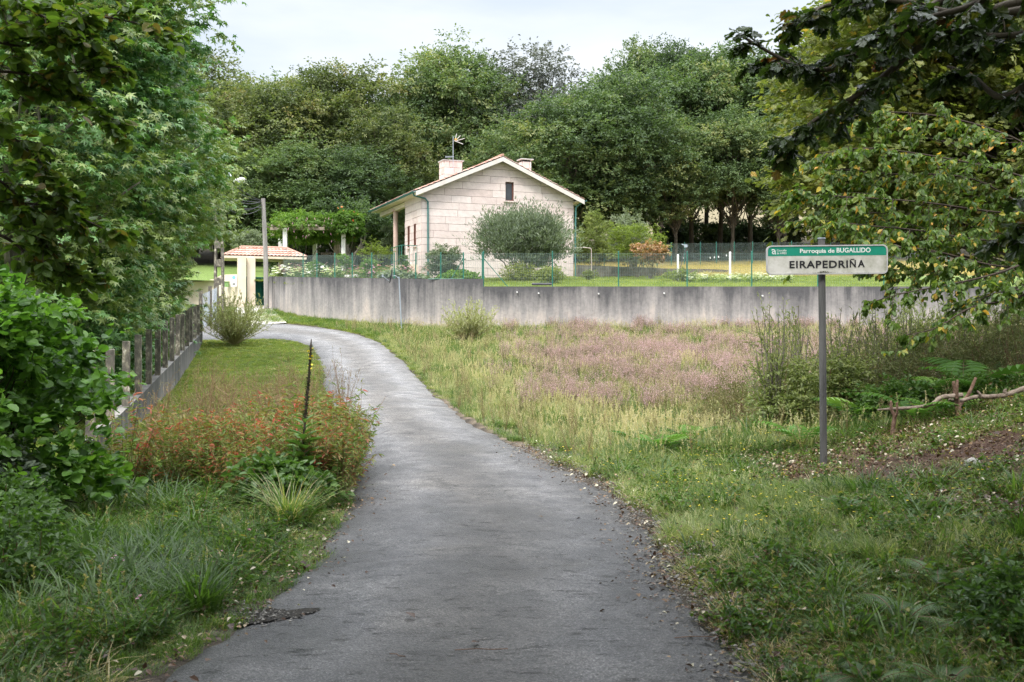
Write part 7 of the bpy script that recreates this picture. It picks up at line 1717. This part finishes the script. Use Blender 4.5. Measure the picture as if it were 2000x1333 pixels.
# ---------------- small things on the road
def road_z(x, y):
    u = 0.5; return float(zl(x, y, False))+.012
def on_road(px, py):
    g_ = gp(px, py); i = int(np.argmin(np.abs(Ls[:110, 1]-g_[1]))); w0, w1 = Ls[i, 0], Rs[i, 0]; u = np.clip((g_[0]-w0)/(w1-w0), 0, 1); return np.array([g_[0], g_[1], float(zl(g_[0], g_[1], False))+.012+.045*(1-(2*u-1)**2)+.01])
for k, (px, py, s, ti, a, lab) in enumerate(((811, 1230, .085, .25, .4, 'curled yellow-brown leaf lying alone in the middle of the near road'), (935, 1279, .07, .08, 1.3, 'dark brown leaf lying on the road near the bottom edge'), (1350, 1205, .075, .3, 2.2, 'curled brown leaf on the right edge of the road'), (1391, 1225, .11, .45, .2, 'broad olive leaf flat on the gravel at the right road edge'), (1062, 1023, .05, .5, .9, 'small pale leaf on the road beyond the near patch'), (1462, 1259, .12, .35, .5, 'large dark green leaf fallen at the near right road edge'))):
    mb = MB(); v, f = leaf_oval(.55, .22, -.25); mb.add(v*s, f, ti); o = mb.build('fallen_leaf', M['litter']); p = on_road(px, py) if px < 1400 else np.array([*gp(px, py), 0]); 
    if px >= 1400: p[2] = gz(p[0], p[1])+.03
    o.location = tuple(p); o.rotation_euler = (0, 0, a*2); tag(o, lab, 'leaf')
for (px, py, L_s, a, lab) in ((940, 1297, .28, .05, 'thin straight twig lying across the road near the bottom'), (775, 1308, .10, -.6, 'short bent twig on the near road'), (1365, 1259, .28, .1, 'thin twig lying at the right road edge')):
    p = on_road(px, py); mb = MB(); mb.tube([(-L_s/2, 0, .004), (-L_s*.1, .012, .006), (L_s*.2, -.006, .006), (L_s/2, .01, .004)], .0028, 5); o = mb.build('twig', M['stake']); o.location = tuple(p); o.rotation_euler = (0, 0, a); tag(o, lab, 'twig')
p = np.array([*gp(1415, 1322), 0]); p[2] = gz(p[0], p[1])+.03
def rock(x, y, s, label, seed, mat='stone'):
    bm = bmesh.new(); bmesh.ops.create_icosphere(bm, subdivisions=3, radius=s); r = np.random.default_rng(seed); o_ = r.random(3)*9
    for v in bm.verts:
        c = np.array(v.co)/s; f = 1+.22*math.sin(c[0]*3+o_[0])*math.cos(c[1]*2.5+o_[1])+.12*math.sin(c[2]*5+o_[2]+c[0]*4); v.co = Vector(c*s*f*[1.2, 1, .7])
    me = bpy.data.meshes.new('stone'); bm.to_mesh(me); bm.free(); me.materials.append(M[mat]); o = bpy.data.objects.new('stone', me); COL.objects.link(o); o.location = (x, y, gz(x, y)+s*.25); tag(o, label, 'stone')
import bmesh
M['stone_pale'] = surf('pale_stone', (.28, .26, .24), (.5, .47, .43), 9, .9, .5)
rock(P(1898, 0, 10.3)[0], 10.3, .07, 'pale grey stone lying on the upper right bank', 1, 'stone_pale')
rock(gp(1415, 1324)[0], gp(1415, 1324)[1], .018, 'small pinkish pebble at the bottom right road edge', 2, 'stone_pale')
rock(P(690, 0, 55)[0], 55, .42, 'grey standing stone among the garden flowers', 3, 'stone_pale')
# pothole: dark hole with broken asphalt crumbs, slightly sunk patch laid on the road
g0 = gp(528, 1212); r = np.random.default_rng(4); n = 26; a = np.linspace(0, 2*np.pi, n, endpoint=False); rad = (.20+.05*np.sin(3*a+1)+.03*r.normal(size=n)); V = [(g0[0], g0[1], 0)]
V += [(g0[0]+math.cos(t_)*q*1.15, g0[1]+math.sin(t_)*q*.95, 0) for t_, q in zip(a, rad)]; V = np.array(V)
def rdz(x, y):
    i = int(np.argmin(np.abs(Ls[:110, 1]-y))); u = np.clip((x-Ls[i, 0])/(Rs[i, 0]-Ls[i, 0]), 0, 1); return float(zl(x, y, False))+.012+.045*(1-(2*u-1)**2)+.006*float(snoise(x, y, 2.5, 1))
V[:, 2] = [rdz(x_, y_)+.009 for x_, y_, _ in V]
mb = MB(); mb.add(V, [[[0, 1+i, 1+(i+1) % n] for i in range(n)]]); o = mb.build('dirt_patch', surf('pothole_dirt', (.008, .007, .006), (.04, .034, .028), 30, .95, .9, 60, coord='Object')); tag(o, kind='structure')
n = 14; x = g0[0]+RNG.normal(0, .10, n); y = g0[1]+RNG.normal(0, .08, n); z = np.array([rdz(a_, b_)+.006 for a_, b_ in zip(x, y)]); scatter('gravel_crumbs', x, y, z, .6+.6*RNG.random(n), T_PEB, 'loose crumbs in the pothole at the left road edge', 'gravel')
for o in list(bpy.data.objects):
    if o.name.startswith('sign_panel') and o.type == 'EMPTY': bpy.data.objects.remove(o)
